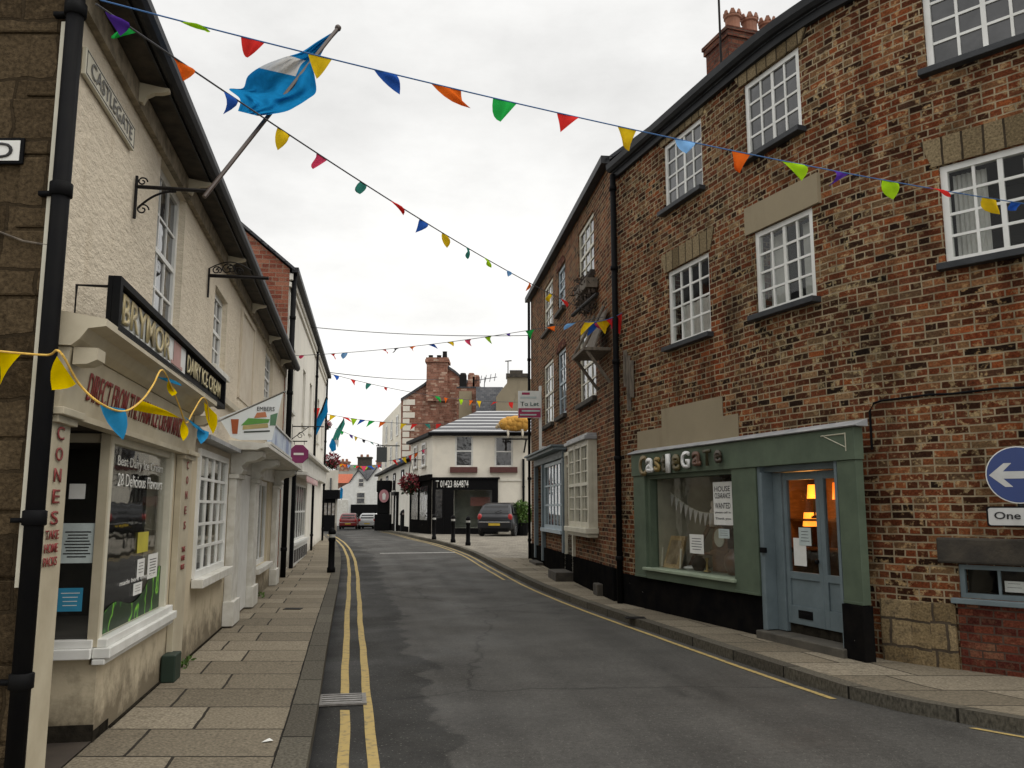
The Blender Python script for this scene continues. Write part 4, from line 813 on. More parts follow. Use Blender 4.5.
# ---- green shopfront, straight timber
sf = R1.frame(2.7); X = lambda s: s - 2.55
def sb(m, s0, s1, d0, d1, z0, z1): fbox(m, sf, X(s0), X(s1), d0, d1, z0, z1)
m = MB(); sb(m, .45, 5.42, .004, .12, 2.09, 2.42); fa = m.build('shop_fascia', m_green, r1, bevel=.004)
m = MB(); prf = [(.004, 2.425), (.15, 2.425), (.16, 2.435), (.15, 2.445), (.004, 2.50)]
a_ = [fp(sf, X(.38), d, z) for d, z in prf]; b_ = [fp(sf, X(5.5), d, z) for d, z in prf]
for k in range(5): j = (k + 1) % 5; m.face([a_[k], b_[k], b_[j], a_[j]])
m.face(a_[::-1]); m.face(b_); m.build('lead_flashing', m_lead, r1)
for s0, s1, z0 in ((.47, .84, .57), (3.17, 3.68, .57), (5.12, 5.40, .64)):
    m = MB(); sb(m, s0, s1, .004, .1, z0, 2.088); sb(m, s0, s1, .101, .11, z0, z0 + .03); m.build('pilaster', m_green, r1, bevel=.004)
m = MB(); sb(m, .84, 3.17, .004, .1, .566, .70); m.build('stall_board', m_green, r1); m = MB(); sb(m, 5.12, 5.42, .004, .13, .0, .635); m.build('plinth_block', m_blackm, r1)
m = MB(); sb(m, .84, .93, -.1, .06, .70, 2.088); sb(m, 3.12, 3.17, -.1, .06, .70, 2.088); sb(m, .93, 3.12, -.1, .06, 2.03, 2.088)
shw = m.build('shop_window', m_green, r1)
m = MB(); sb(m, .80, 3.2, -.1, .15, .685, .725); m.build('sill', M('pale_sage_sill', (.30, .36, .26), .5), shw, bevel=.006)
m = MB(); sb(m, .93, 3.12, -.05, -.044, .726, 2.03); m.build('pane', m_clear, shw)
m = MB(); P = lambda s, d, z: fp(sf, X(s), d, z)
m.face([P(.87, -.02, .72), P(3.16, -.02, .72), P(3.16, -1.3, .72), P(.87, -1.3, .72)]); m.build('display_floor', M('pale_green_shelf', (.2, .23, .17), .6), shw)
m = MB(); m.face([P(.95, -.06, .72), P(1.18, -1.0, .72), P(1.18, -1.0, 2.2), P(.95, -.06, 2.2)]); m.build('display_side_panel', M('dull_beige_panel', (.36, .33, .24), .7), shw)
m = MB(); m.face([P(.87, -1.3, .72), P(3.16, -1.3, .72), P(3.16, -1.3, 2.2), P(.87, -1.3, 2.2)]); m.face([P(3.16, -1.3, .72), P(3.16, -.06, .72), P(3.16, -.06, 2.2), P(3.16, -1.3, 2.2)]); m.face([P(.87, -1.3, 2.2), P(3.16, -1.3, 2.2), P(3.16, -.06, 2.2), P(.87, -.06, 2.2)]); m.build('room_lining', m_dark2, shw)
# letters of the shop name, each its own colour and face
ltr = [('C', 'tan_brown', (.17, .12, .045), .22, .31), ('a', 'chalk_white', (.72, .72, .7), .21, .22), ('s', 'mustard', (.28, .19, .05), .16, .22), ('t', 'dark_bronze', (.06, .05, .02), .13, .25), ('l', 'chalk_white', None, .1, .27), ('e', 'olive_brown', (.11, .085, .03), .2, .24), ('G', 'chalk_white', None, .21, .24), ('a', 'rust_brown', (.12, .055, .03), .2, .2), ('T', 'dark_bronze', None, .17, .21), ('e', 'dark_umber', (.05, .035, .02), .15, .17)]
xs = [.80, 1.02, 1.25, 1.44, 1.57, 1.79, 2.05, 2.34, 2.60, 2.86]
for (chh, nm, colr, w_, h_), s in zip(ltr, xs):
    mt = MATS.get(nm + '_letter_paint') or M(nm + '_letter_paint', colr, .5); text('letter', chh, mt, fp(sf, X(s + .12), .135, 2.24 + (.015 if s > 2 else -.01)), sf[1], UP, w_, h_, fa, .03, .025)
m = MB(); m.tube([P(4.93, .125, 2.36), P(5.3, .125, 2.36)], .008, 5); m.tube([P(4.96, .125, 2.36), P(5.3, .125, 2.22)], .006, 5); m.tube([P(5.3, .122, 2.37), P(5.3, .122, 2.18)], .008, 5); m.build('hook_bracket', M('cream_metal', (.5, .48, .36), .5), fa)
# doorway: jambs, open outer leaf, recessed pair of glazed leaves, letter box, step
m = MB(); sb(m, 3.69, 3.74, -.3, .08, .16, 2.088); sb(m, 5.06, 5.1, -.3, .09, .1, 2.088); sb(m, 3.74, 5.05, -.3, .02, 2.02, 2.088); m.build('door_frame', m_blue, r1)
m = MB(); sb(m, 3.742, 3.80, -.12, .10, .2, 2.015); sb(m, 3.801, 3.96, -.12, -.05, .2, 2.015); jl = m.build('side_leaf', m_blue, r1, bevel=.004)
m = MB(); sb(m, 3.745, 3.85, .1, .13, 1.08, 1.14); m.build('lock', m_black, jl)
DD = -.07
m = MB(); z0, z1 = .30, 2.01
def leaf(s0, s1, glz, stile, low):
    m = MB(); sb(m, s0, s0 + stile, DD - .045, DD, z0, z1); sb(m, s1 - stile, s1, DD - .045, DD, z0, z1); sb(m, s0 + stile, s1 - stile, DD - .045, DD - .001, z1 - .09, z1); sb(m, s0 + stile, s1 - stile, DD - .045, DD - .001, z0, z0 + .2); sb(m, s0 + stile, s1 - stile, DD - .045, DD - .001, glz - .08, glz)
    sb(m, s0 + stile, s1 - stile, DD - .04, DD - .02, z0 + .2, glz - .08); d = m.build('door', m_blue, r1, bevel=.003)
    m = MB(); sb(m, s0 + stile, s1 - stile, DD - .026, DD - .021, glz, z1 - .09); m.build('pane', m_clear, d); return d
d1 = leaf(3.97, 4.60, .88, .06, .3); d2 = leaf(4.603, 5.055, .88, .075, .3)
m = MB(); sb(m, 4.16, 4.4, DD, DD + .008, .37, .46); sb(m, 4.18, 4.38, DD + .008, DD + .014, .40, .43); m.build('letter_box', m_black, d1); m = MB(); m.lathe([(.001, -.03), (.022, -.02), (.026, 0), (.02, .02), (.001, .028)], P(4.565, DD + .04, 1.02), 10); m.build('handle', m_black, d1)
m = MB(); sb(m, 3.68, 5.16, -.3, .18, .0, .19); m.build('door_step', M('dark_worn_step', (.09, .08, .062), .8, (.05, .045, .036), 5, .3), r1, bevel=.012); m = MB(); sb(m, 3.74, 5.05, -.3, -.10, .19, .298); m.build('threshold', m_dirt, r1)
m = MB(); room_box(m, sf, X(3.22), X(5.05), -.31, -1.6, .2, 2.1); m.build('hall_lining', M('brown_shop_wall', (.15, .075, .03), .8, (.09, .045, .02), 3), r1)
# lit lamps and shelving glimpsed through the door
m_lit = emis('lit_amber_shade', (1.0, .30, .03), 1.5); m_lit2 = emis('dim_amber_panel', (.9, .2, .02), .55)
def shoplamp(s, z, w_, h_, mat, label, dd=-.75):
    o = thing('lamp', label, 'lamp', P(s, dd, z - h_)); m = MB(); c = P(s, dd, z); m.lathe([(w_ * .5, -h_ / 2), (w_ * .4, h_ / 2)], c, 12); m.build('lamp_shade', mat, o, smooth=False); m = MB(); m.lathe([(.05, -h_ / 2 - .24), (.05, -h_ / 2 - .22), (.012, -h_ / 2 - .2), (.012, -h_ / 2)], c, 10); m.build('lamp_base', m_iron, o)
shoplamp(3.66, 1.80, .17, .17, m_lit, 'upper lit orange lamp glowing behind the shop door glass'); shoplamp(3.58, 1.46, .2, .17, m_lit, 'lower lit orange lamp glowing behind the shop door glass'); shoplamp(4.1, 1.80, .14, .2, m_lit2, 'dim orange lamp behind the narrow right hand door pane', -.75)
m = MB()
for z in (1.12, 1.47): sb(m, 3.3, 4.2, -.95, -.65, z - .03, z)
for s in (3.27, 4.2): sb(m, s, s + .03, -.95, -.65, .2, 2.0)
sb(m, 3.3, 4.2, -.96, -.951, .2, 2.0)
tag(m.build('shelf_unit', m_brownwood, origin=P(4.6, -1.3, .2)), 'brown wooden shelf unit lit by lamps inside the green shop', 'shelf unit')
pl = bpy.data.lights.new('lamp_glow', 'POINT'); pl.energy = 9; pl.color = (1, .42, .1); pl.shadow_soft_size = .08; po = bpy.data.objects.new('lamp_glow', pl); COL.objects.link(po); po.location = P(3.85, -.5, 1.72)
pnote('notice', 4.10 - 2.55, 4.32 - 2.55, .95, 1.26, m_paper, 'lower white notice on the glass of the blue shop door', 'notice', sf, DD - .018, 0)
pnote('notice', 4.21 - 2.55, 4.42 - 2.55, 1.18, 1.38, m_pale, 'upper pale notice overlapping another on the blue shop door', 'notice', sf, DD - .014, 4)
# ---- display behind the shop window
pnote('notice', 2.52 - 2.55, 2.96 - 2.55, 1.38, 1.94, m_paper, 'large white house clearance notice at the top right of the green shop window', 'notice', sf, -.04, 0, (('HOUSE', 1.85, .07), ('CLEARANCE', 1.76, .07), ('WANTED', 1.63, .075), ('please call in', 1.54, .035), ('Thank you', 1.46, .04)))
pnote('card', 2.62 - 2.55, 2.87 - 2.55, 1.21, 1.33, m_pale, 'small pale card below the large house clearance notice', 'card', sf, -.04, 3)
pnote('notice', 1.88 - 2.55, 2.24 - 2.55, .98, 1.24, m_paper, 'square white notice low in the middle of the green shop window', 'notice', sf, -.04, 5)
def item(name, label, cat, s, d, z): return thing(name, label, cat, P(s, d, z))
o = item('framed_picture', 'gold framed picture leaning at the left of the green shop window', 'picture', 1.2, -.15, .725)
m = MB(); m.hexa([P(.98, -.1, .73), P(1.44, -.1, .73), P(1.44, -.14, .73), P(.98, -.14, .73), P(1.0, -.24, 1.19), P(1.42, -.24, 1.19), P(1.42, -.28, 1.19), P(1.0, -.28, 1.19)]); m.build('frame', M('dull_gilt_frame', (.45, .32, .15), .5, (.28, .19, .09), 9), o)
m = MB(); Q = lambda s, z: P(s, -.1 - (z - .73) * .305 + .006, z); m.face([Q(1.05, .79), Q(1.37, .79), Q(1.36, 1.13), Q(1.06, 1.13)]); m.build('canvas', M('sepia_print', (.15, .105, .055), .6, (.3, .23, .14), 6), o)
for s in (.96, 1.49):
    m = MB(); m.tube([P(s, -.1, .74), P(s, -.12, 1.02)], .014, 6); tag(m.build('rolled_print', m_creampaint, origin=P(s, -.1, .74)), 'pale rolled print standing at the ' + ('left' if s < 1.3 else 'right') + ' edge of the gold framed picture', 'rolled print')
o = item('easel', 'brown wooden easel frame leaning in the green shop window', 'easel', 2.05, -.7, .725)
m = MB(); m.tube([P(1.15, -.45, .73), P(1.5, -.6, 1.35)], .03, 6); m.tube([P(2.2, -.45, .73), P(1.85, -.6, 1.35)], .03, 6); m.tube([P(1.45, -.59, 1.33), P(2.2, -.59, 1.33)], .028, 6); m.tube([P(1.3, -.47, .95), P(2.1, -.47, .95)], .024, 6); m.build('frame', m_brownwood, o)
o = item('mantel_clock', 'brown mantel clock with round pale dial in the green shop window', 'clock', 2.55, -.5, .95)
m = MB(); sb(m, 1.88, 2.32, -.52, -.36, .96, 1.02); sb(m, 1.9, 2.3, -.5, -.38, .727, .96); m.lathe([(.24, 0), (.24, .1)], (0, 0, 0), 6) if False else None
poly = [(-.19, 0)] + [(-.19 * math.cos(t), .15 + .19 * math.sin(t)) for t in (math.pi * i / 12 for i in range(13))] + [(.19, 0)]
m.prism(poly, P(2.1, -.5, 1.02), sf[1], UP, V((0, 0, 0)), sf[2] * .12); m.build('case', m_brownwood, o)
m = MB(); m.prism([(.125 * math.cos(t), .125 * math.sin(t)) for t in (2 * math.pi * i / 20 for i in range(20))], P(2.1, -.38, 1.19), sf[1], UP, V((0, 0, 0)), sf[2] * .012); m.build('dial', M('ivory_dial', (.5, .48, .38), .5), o)
o = item('pennant_string', 'row of small cream pennants strung across the inside of the shop window', 'bunting', 1.9, -.3, 1.7)
pts = [P(1.05 + 1.3 * t, -.22, 1.83 - .30 * math.sin(math.pi * min(1, t * .62 + .0))) for t in (i / 20 for i in range(21))]; m = MB(); m.tube(pts, .006, 5); m.build('string', m_creampaint, o)
for i in range(1, 20, 2):
    p = pts[i]; m = MB(); m.face([p - sf[1] * .06, p - UP * .19 + sf[2] * .02, p + sf[1] * .06]); m.build('pennant', FL['white'], o)
o = item('figurine', 'pale china figurine standing in the middle of the shop window', 'figurine', 2.3, -.55, 1.34); m = MB(); m.lathe([(.06, 1.34), (.07, 1.4), (.04, 1.5), (.055, 1.56), (.02, 1.6), (.035, 1.64), (.03, 1.69), (.002, 1.71)], P(1.85, -.45, 0), 10); m.build('body', M('pale_china', (.7, .6, .5), .4), o, smooth=True)
o = item('candlestick', 'brass candlestick on the shop window shelf below the square notice', 'candlestick', 2.32, -.25, .725); m = MB(); m.lathe([(.06, .726), (.055, .745), (.015, .76), (.02, .82), (.012, .86), (.03, .9), (.03, .92), (.002, .925)], P(2.05, -.2, 0), 10); m.build('stem', M('old_brass', (.3, .22, .08), .35, metal=.8), o, smooth=True)
for s, rr, h, nm, lb, mt in ((1.7, .11, .2, 'vase', 'squat dark vase on the shop window shelf', m_iron), (2.62, .16, .34, 'crock', 'tall dark brown crock at the right of the shop window shelf', M('brown_glazed_pottery', (.12, .06, .03), .3)), (1.5, .12, .05, 'dish', 'shallow white dish on the shop window shelf', m_paper)):
    m = MB(); z = .726; m.lathe([(rr * .6, z), (rr, z + h * .4), (rr * .9, z + h * .7), (rr * .5, z + h * .9), (rr * .6, z + h), (rr * .45, z + h), (rr * .4, z + h * .8)], P(s, -.28, 0), 12); tag(m.build(nm, mt, origin=P(s, -.28, z), smooth=True), lb, nm)
o = item('slim_cabinet', 'dark panelled cabinet standing at the back of the shop window', 'cabinet', 1.6, -1.1, .725); m = MB(); sb(m, .95, 1.6, -1.25, -.9, .726, 1.62); m.build('carcass', m_brownwood, o, bevel=.01); m = MB(); sb(m, 1.0, 1.25, -.9, -.885, .8, 1.56); sb(m, 1.3, 1.55, -.9, -.885, .8, 1.56); m.build('door', m_brownwood, o)
# wall cables, drainpipe, hanging shelter
cb = thing('wall_cable', 'black cable running along the brick wall above the green shop to the right', 'cable', R1.pt(5.5, .02, 2.5)); m = MB()
m.tube([R1.pt(5.48, .02, 2.2), R1.pt(5.48, .02, 2.6), R1.pt(5.53, .02, 2.68), R1.pt(5.62, .02, 2.7)] + [R1.pt(5.7 + .2 * i, .02, 2.7 + .006 * (i % 3)) for i in range(16)], .012, 6); m.build('cable', m_black, cb)
pj = thing('drainpipe', 'tall black drainpipe at the junction of the two brick buildings', 'drainpipe', R1.pt(.06, .1, .1)); m = MB(); m.tube([R1.pt(.06, .1, .1), R1.pt(.06, .1, 7.25)], .05, 10); m.build('pipe', m_black, pj, smooth=True)
for z in (.8, 2.4, 4.0, 5.6, 7.0): m = MB(); m.lathe([(.05, -.04), (.066, -.035), (.066, .035), (.05, .04)], R1.pt(.06, .1, z), 10); m.build('collar', m_black, pj, smooth=True)
# blue one-way sign with plate on a wall bracket
sc_ = V((4.47, 7.5, 1.89)); vx = V((.80, -.55, 0)).normalized() if False else V((.86, -.51, 0)).normalized(); vn = V((vx.y, -vx.x, 0)); ow = thing('one_way_sign', 'round blue sign with white left arrow above a One Way plate on the brick wall', 'road sign', sc_)
circ = lambda r, n=40: [(r * math.cos(2 * math.pi * i / n), r * math.sin(2 * math.pi * i / n)) for i in range(n)]
Z0 = V((0, 0, 0)); m = MB(); m.prism(circ(.252), sc_, vx, UP, vn * -.012, Z0); m.build('rim', m_white, ow); m = MB(); m.prism(circ(.243), sc_, vx, UP, vn * .0005, vn * .003); m.build('disc', M('road_sign_blue', (.008, .032, .155), .35, (.007, .028, .14), 3), ow)
ar = [(-.225, 0), (-.105, .105), (-.045, .105), (-.115, .032), (.20, .032), (.20, -.032), (.115 - .23, -.032), (-.045, -.105), (-.105, -.105)]
m = MB(); m.prism(ar, sc_, vx, UP, vn * .0035, vn * .005); m.build('arrow', M('grey_white_reflective', (.5, .5, .48), .4), ow)
rr_ = lambda w, h, r: [(sx * (w - r) + r * math.cos(t), sy * (h - r) + r * math.sin(t)) for sx, sy, t0 in ((1, 1, 0), (-1, 1, 90), (-1, -1, 180), (1, -1, 270)) for t in (math.radians(t0 + k * 22.5) for k in range(5))]
pc = sc_ + UP * -.365 + vx * .02; m = MB(); m.prism(rr_(.29, .09, .025), pc, vx, UP, vn * -.01, Z0); m.build('plate_border', m_black, ow); m = MB(); m.prism(rr_(.275, .076, .02), pc, vx, UP, vn * .0005, vn * .003); pp = m.build('plate', MATS['grey_white_reflective'], ow)
text('lettering', 'One Way', m_ink, pc + vn * .006, vx, UP, .46, .085, ow, .002, .014)
m = MB(); bk = sc_ - vn * .03; m.tube([bk - UP * .44, bk + UP * .22], .025, 8); m.tube([bk + UP * .1, bk + UP * .1 - vn * .5], .018, 6); m.tube([bk - UP * .3, bk - UP * .3 - vn * .5], .018, 6); m.build('wall_bracket', m_gutter, ow)
# ================================================================== RIGHT: the narrower brick house beyond
R2 = F([(.55, 24.2), (1.72, 14.1)]); LR = R2.L; k2 = lambda a, b: (LR - b, LR - a)
h2 = thing('brick_town_house', 'narrow brick town house with bay window and blue shop window beyond the drainpipe', 'building', R2.pt(5, 0, .1))
def W2(a, b, c, d): x, y = k2(a, b); return (x, y, c, d)
tops = [W2(1.42, 2.95, 6.06, 7.25), W2(4.52, 5.48, 6.12, 7.15), W2(6.2, 7.62, 6.06, 7.28)]; mids = [W2(1.4, 2.98, 3.66, 5.1), W2(4.5, 5.55, 3.68, 5.2), W2(6.2, 7.75, 3.66, 5.25)]
bayw = W2(1.42, 3.46, 1.24, 2.85); dor = W2(3.68, 4.46, .38, 2.5); shp = W2(4.66, 7.5, 1.12, 2.68); dkd = W2(7.66, 8.8, .22, 2.62)
m = MB(); wall(m, R2, 0, LR, -.3, 7.62, tops + mids + [bayw, dor, shp, dkd], .25); m.build('wall', m_brick2, h2)
m = MB(); shell(m, R2, 0, LR, -.3, 7.62, 6, 2.4); m.build('side_wall', m_brick2, h2)
m = MB(); gable_roof(m, R2, 0, LR, 7.66, 6, 2.4, ov=.1); m.build('roof', m_slate, h2)
m = MB(); sbox(m, R2, -.1, LR, .01, .16, 7.58, 7.72); m.build('gutter', m_gutter, h2)
for i, w_ in enumerate(tops + mids):
    mf = (m_creampaint, m_teal, m_creampaint)[i % 3]; wn = window(h2, R2, *w_, 2 if i % 3 == 1 else 3, 4, rec=.03, mf=mf, sash=True, sill=m_stone_d, silld=.09, fw=.075, bar=.03)
for w_ in (tops[1], mids[1]):
    fr = R2.frame((w_[0] + w_[1]) / 2); w = (w_[1] - w_[0]) / 2; m = MB(); poly = [(-w - .05, 0)] + [(-(w + .05) * math.cos(t), .0 + .16 * math.sin(t)) for t in (math.pi * i / 8 for i in range(1, 8))] + [(w + .05, 0)]; poly += [((w + .2) * math.cos(t), .12 + .2 * math.sin(t)) for t in (math.pi * i / 8 for i in range(9))]
    m = MB(); m.prism([(-w - .12, .004), (w + .12, .004), (w * .6, .2), (-w * .6, .2)], V((fr[0].x, fr[0].y, w_[3])), fr[1], UP, fr[2] * .003, fr[2] * .02); m.build('brick_arch', m_brick_new, h2)
m = MB(); sbox(m, R2, 0, LR - .02, .003, .06, -.2, .62); m.build('plinth', m_blackm, h2)
# bay window box
s0, s1, c, d = bayw; m = MB(); fr = R2.frame((s0 + s1) / 2); w = (s1 - s0) / 2; D = .17
for x in (-w, -w * .34, w * .34 - .05, w - .07): fbox(m, fr, x, x + .07, D - .07, D, c, d)
for z0_, z1_ in ((c, c + .1), (d - .1, d), ((c + d) / 2 - .03, (c + d) / 2 + .03)): fbox(m, fr, -w + .001, w - .001, D - .069, D - .004, z0_, z1_)
for j in range(1, 6):
    if j != 3: z = c + .1 + (d - c - .2) * j / 6; fbox(m, fr, -w + .07, w - .07, D - .042, D - .02, z - .011, z + .011)
for i in range(1, 9):
    if i % 3: x = -w + .04 + (2 * w - .08) * i / 9; fbox(m, fr, x - .009, x + .009, D - .041, D - .021, c + .1, d - .1)
for x in (-w, w - .07): fbox(m, fr, x, x + .07, .0, D - .071, c, c + .1); fbox(m, fr, x, x + .07, .0, D - .071, d - .1, d); fbox(m, fr, x, x + .07, .0, .06, c + .1, d - .1)
by = m.build('bay_window', m_creampaint, h2)
m = MB(); fbox(m, fr, -w + .03, w - .03, D - .05, D - .045, c + .05, d - .05); 
m.build('pane', m_clear, by); m = MB()
for x in (-w + .015, w - .055): fbox(m, fr, x, x + .04, .003, D - .072, c + .101, d - .101)
m.build('cheek', m_creampaint, by)
m = MB(); fbox(m, fr, -w - .08, w + .08, .003, D + .08, c - .1, c - .003); fbox(m, fr, -w - .03, w + .03, .003, D + .02, c - .17, c - .103); m.build('sill', m_creampaint, by, bevel=.008)
m = MB(); fbox(m, fr, -w - .06, w + .06, .003, D + .07, d + .003, d + .07); fbox(m, fr, -w - .02, w + .02, .003, D + .02, d + .073, d + .12); m.build('bay_roof', m_lead, by, bevel=.008)
m = MB(); n = 20
for lo, hi in ((-w + .1, -w * .55), (w * .6, w - .1)):
    for i in range(8): x0 = lo + (hi - lo) * i / 8; x1 = lo + (hi - lo) * (i + 1) / 8; m.face([fp(fr, x0, .1 + .02 * (i % 2), c + .05), fp(fr, x1, .1 + .02 * ((i + 1) % 2), c + .05), fp(fr, x1, .1 + .02 * ((i + 1) % 2), d - .05), fp(fr, x0, .1 + .02 * (i % 2), d - .05)])
m.build('curtain', MATS['net_curtain'], by); m = MB(); room_box(m, fr, -w, w, .0, -1.2, c, d); m.build('room_lining', m_dark, by)
# front door with cream surround and stone steps
s0, s1, c, d = dor; fr = R2.frame((s0 + s1) / 2); w = (s1 - s0) / 2; m = MB(); fbox(m, fr, -w - .1, -w, -.2, .06, .1, d + .3); fbox(m, fr, w, w + .1, -.2, .06, .1, d + .3); fbox(m, fr, -w, w, -.2, .05, d + .22, d + .3); fbox(m, fr, -w, w, -.2, .02, d - .03, d + .03); m.build('door_surround', m_creampaint, h2)
m = MB(); fbox(m, fr, -w, w, -.14, -.1, c, d - .03); dd = m.build('front_door', M('dark_brown_door', (.045, .03, .02), .5), h2); m = MB(); fbox(m, fr, -w + .1, w - .1, -.1, -.085, c + .15, c + .75); fbox(m, fr, -w + .1, w - .1, -.1, -.085, c + .9, d - .2); m.build('door_panel', m_brownwood, dd)
m = MB(); fbox(m, fr, -w, w, -.1, -.095, d + .035, d + .215); m.build('fanlight', m_glass, h2)
m = MB(); fbox(m, fr, -w - .12, w + .12, .003, .42, -.1, .3); m.build('door_step', m_stone_d, h2, bevel=.015)
# blue-grey shop window with cornice and dark doorway
s0, s1, c, d = shp; window(h2, R2, s0, s1, c, d, 6, 3, rec=-.05, mf=m_teal, mg=m_clear, curtain='half', sill=m_teal, silld=.14, fw=.08, bar=.045, name='shop_window')
a0, a1 = k2(4.55, 8.95); m = MB(); sbox(m, R2, a0, a1, .004, .1, 2.7, 2.86); sbox(m, R2, a0 - .04, a1 + .06, .004, .3, 2.87, 2.93); sbox(m, R2, a0 - .06, a1 + .08, .004, .36, 2.935, 2.98); m.build('shop_cornice', M('slate_blue_paint', (.13, .165, .18), .55, (.09, .115, .13), 4), h2, bevel=.004)
for u0, u1, zz in ((4.5, 4.66, .64), (7.5, 7.66, .3), (8.8, 8.95, .3)): m = MB(); x0, x1 = k2(u0, u1); sbox(m, R2, x0, x1, .004, .1, zz, 2.69); m.build('pilaster', MATS['slate_blue_paint'], h2)
s0, s1, c, d = dkd; fr = R2.frame((s0 + s1) / 2); w = (s1 - s0) / 2; m = MB(); fbox(m, fr, -w, w, -.24, -.2, c, d); m.build('side_door', m_dark, h2); m = MB(); fbox(m, fr, -w - .05, w + .05, .003, .25, -.1, .24); m.build('door_step', m_stone_d, h2, bevel=.01)
m = MB(); fr = R2.frame(LR - 1.0); fbox(m, fr, -.18, .18, .003, .16, -.1, .3); tag(m.build('boot_scraper_stone', m_stone_d, origin=fp(fr, 0, .08, .1), bevel=.02), 'small worn stone block at the foot of the wall by the black drainpipe', 'stone block')
# dead hanging plants under the top window, timber hoist shelf at the corner
ps, _ = R2.at(583, 292, .2); fr = R2.frame(ps); bx = thing('window_box', 'window box of dead brown trailing plants under an upper sash window', 'window box', fp(fr, 0, .15, 5.6))
m = MB(); fbox(m, fr, -.5, .5, .03, .25, 5.62, 5.8); m.build('box', m_wood, bx)
m = MB()
for i in range(520):
    x = random.uniform(-.5, .5); dd_ = .14 + random.gauss(0, .08); z = random.uniform(5.3, 5.95); p = fp(fr, x, max(.02, dd_), z); a = V((random.gauss(0, 1), random.gauss(0, 1), random.gauss(0, 1) - 1)).normalized(); b = a.cross(V((random.random(), random.random(), .3))).normalized(); L = random.uniform(.06, .16); m.face([p, p + a * L * .5 + b * .02, p + a * L, p + a * L * .5 - b * .02])
m.build('foliage', M('dead_brown_leaves', (.07, .05, .035), .9, (.03, .022, .018), 12), bx)
O = R2.pt(LR - .6, 0, 4.32); T2, N2 = R2.frame(LR - .55)[1], R2.frame(LR - .55)[2]
hs = thing('timber_hoist_shelf', 'weathered grey timber shelf on struts high at the corner of the brick buildings', 'timber bracket', O)
hp = lambda a, d, z: O + T2 * a + N2 * d + UP * z
m = MB(); m.hexa([hp(-.55, .5, -.06), hp(.5, .5, -.06), hp(.5, .02, -.06), hp(-.55, .02, -.06), hp(-.55, .5, 0), hp(.5, .5, 0), hp(.5, .02, 0), hp(-.55, .02, 0)]); m.build('shelf', m_wood, hs, bevel=.01)
for a in (-.5, .45):
    m = MB(); m.tube([hp(a, .46, -.02), hp(a, .03, -.6)], .03, 6); m.tube([hp(a, .48, 0), hp(a * .8, .1, .75)], .028, 6); m.build('strut', m_wood, hs)
m = MB(); m.hexa([hp(-.5, .3, .01), hp(.45, .3, .01), hp(.45, .27, .01), hp(-.5, .27, .01), hp(-.45, .06, .7), hp(.42, .06, .7), hp(.42, .03, .7), hp(-.45, .03, .7)]); m.build('back_board', m_wood, hs)
m = MB(); m.tube([hp(-.7, .45, .82), hp(.75, .3, .86)], .035, 8); m.build('top_rail', m_iron, hs)
for k in range(3):
    m = MB(); c0 = R1.pt(.28 + .11 * k, .04, 4.15 - .1 * k); m.box(c0.x - .03, c0.x + .03, c0.y - .03, c0.y + .03, c0.z - .6 - .3 * (k == 1), c0.z); tag(m.build('wall_batten', m_wood, origin=c0), ('weathered upright batten nearest the drainpipe below the timber shelf', 'longest weathered upright batten, middle one below the timber shelf', 'weathered upright batten farthest from the drainpipe below the timber shelf')[k], 'batten')
# estate agent board
ts = LR - 9.1; O = R2.pt(ts, .0, 0); N2 = R2.frame(ts)[2]; p0 = at_y(540.5, 450, R2.pt(R2.at(540.5, 430, .16)[0], .16, 0).y); p1 = at_y(540.5, 386, p0.y)
eb = thing('agent_board', 'white and maroon estate agent board on a white post beside the brick house', 'sign board', p0)
m = MB(); m.box(p0.x - .035, p0.x + .035, p0.y - .03, p0.y + .03, p0.z - .15, p1.z); m.box(p0.x - .03, p0.x + .6, p0.y - .02, p0.y + .02, p0.z + .05, p0.z + .09); m.build('post', m_white, eb)
b0 = at_y(518, 418, p0.y - .04); b1 = at_y(541, 391, p0.y - .04)
m = MB(); m.box(b0.x, b1.x, p0.y - .06, p0.y - .035, b0.z, b1.z); m.build('board', m_paper, eb); hh = b1.z - b0.z
m = MB(); m.box(b0.x + .01, b1.x - .01, p0.y - .063, p0.y - .0605, b0.z + .01, b0.z + hh * .36); m.build('band', M('maroon_print', (.32, .01, .07), .5), eb)
m = MB(); m.box(b0.x + .1, b0.x + .3, p0.y - .063, p0.y - .0605, b1.z - .1, b1.z - .04); m.build('emblem', MATS['maroon_print'], eb)
xm = (b0.x + b1.x) / 2; yy = p0.y - .065
text('lettering', 'To Let', M('grey_green_lettering', (.10, .17, .15), .5), (xm, yy, b0.z + hh * .52), (1, 0, 0), UP, (b1.x - b0.x) * .8, hh * .16, eb, .002, .01); 
m = MB(); m.box(xm - .2, xm + .26, yy - .001, yy + .001, b0.z + hh * .23, b0.z + hh * .29); m.box(b0.x + .05, b1.x - .12, yy - .001, yy + .001, b0.z + hh * .09, b0.z + hh * .14); m.box(b0.x + .06, b1.x - .12, yy - .001, yy + .001, b0.z + hh * .72, b0.z + hh * .79); m.build('printed_lines', m_pale, eb)
pipe(R2, .25, .12, 7.5, .09, 'thin black drainpipe at the far end of the brick town house', .04)
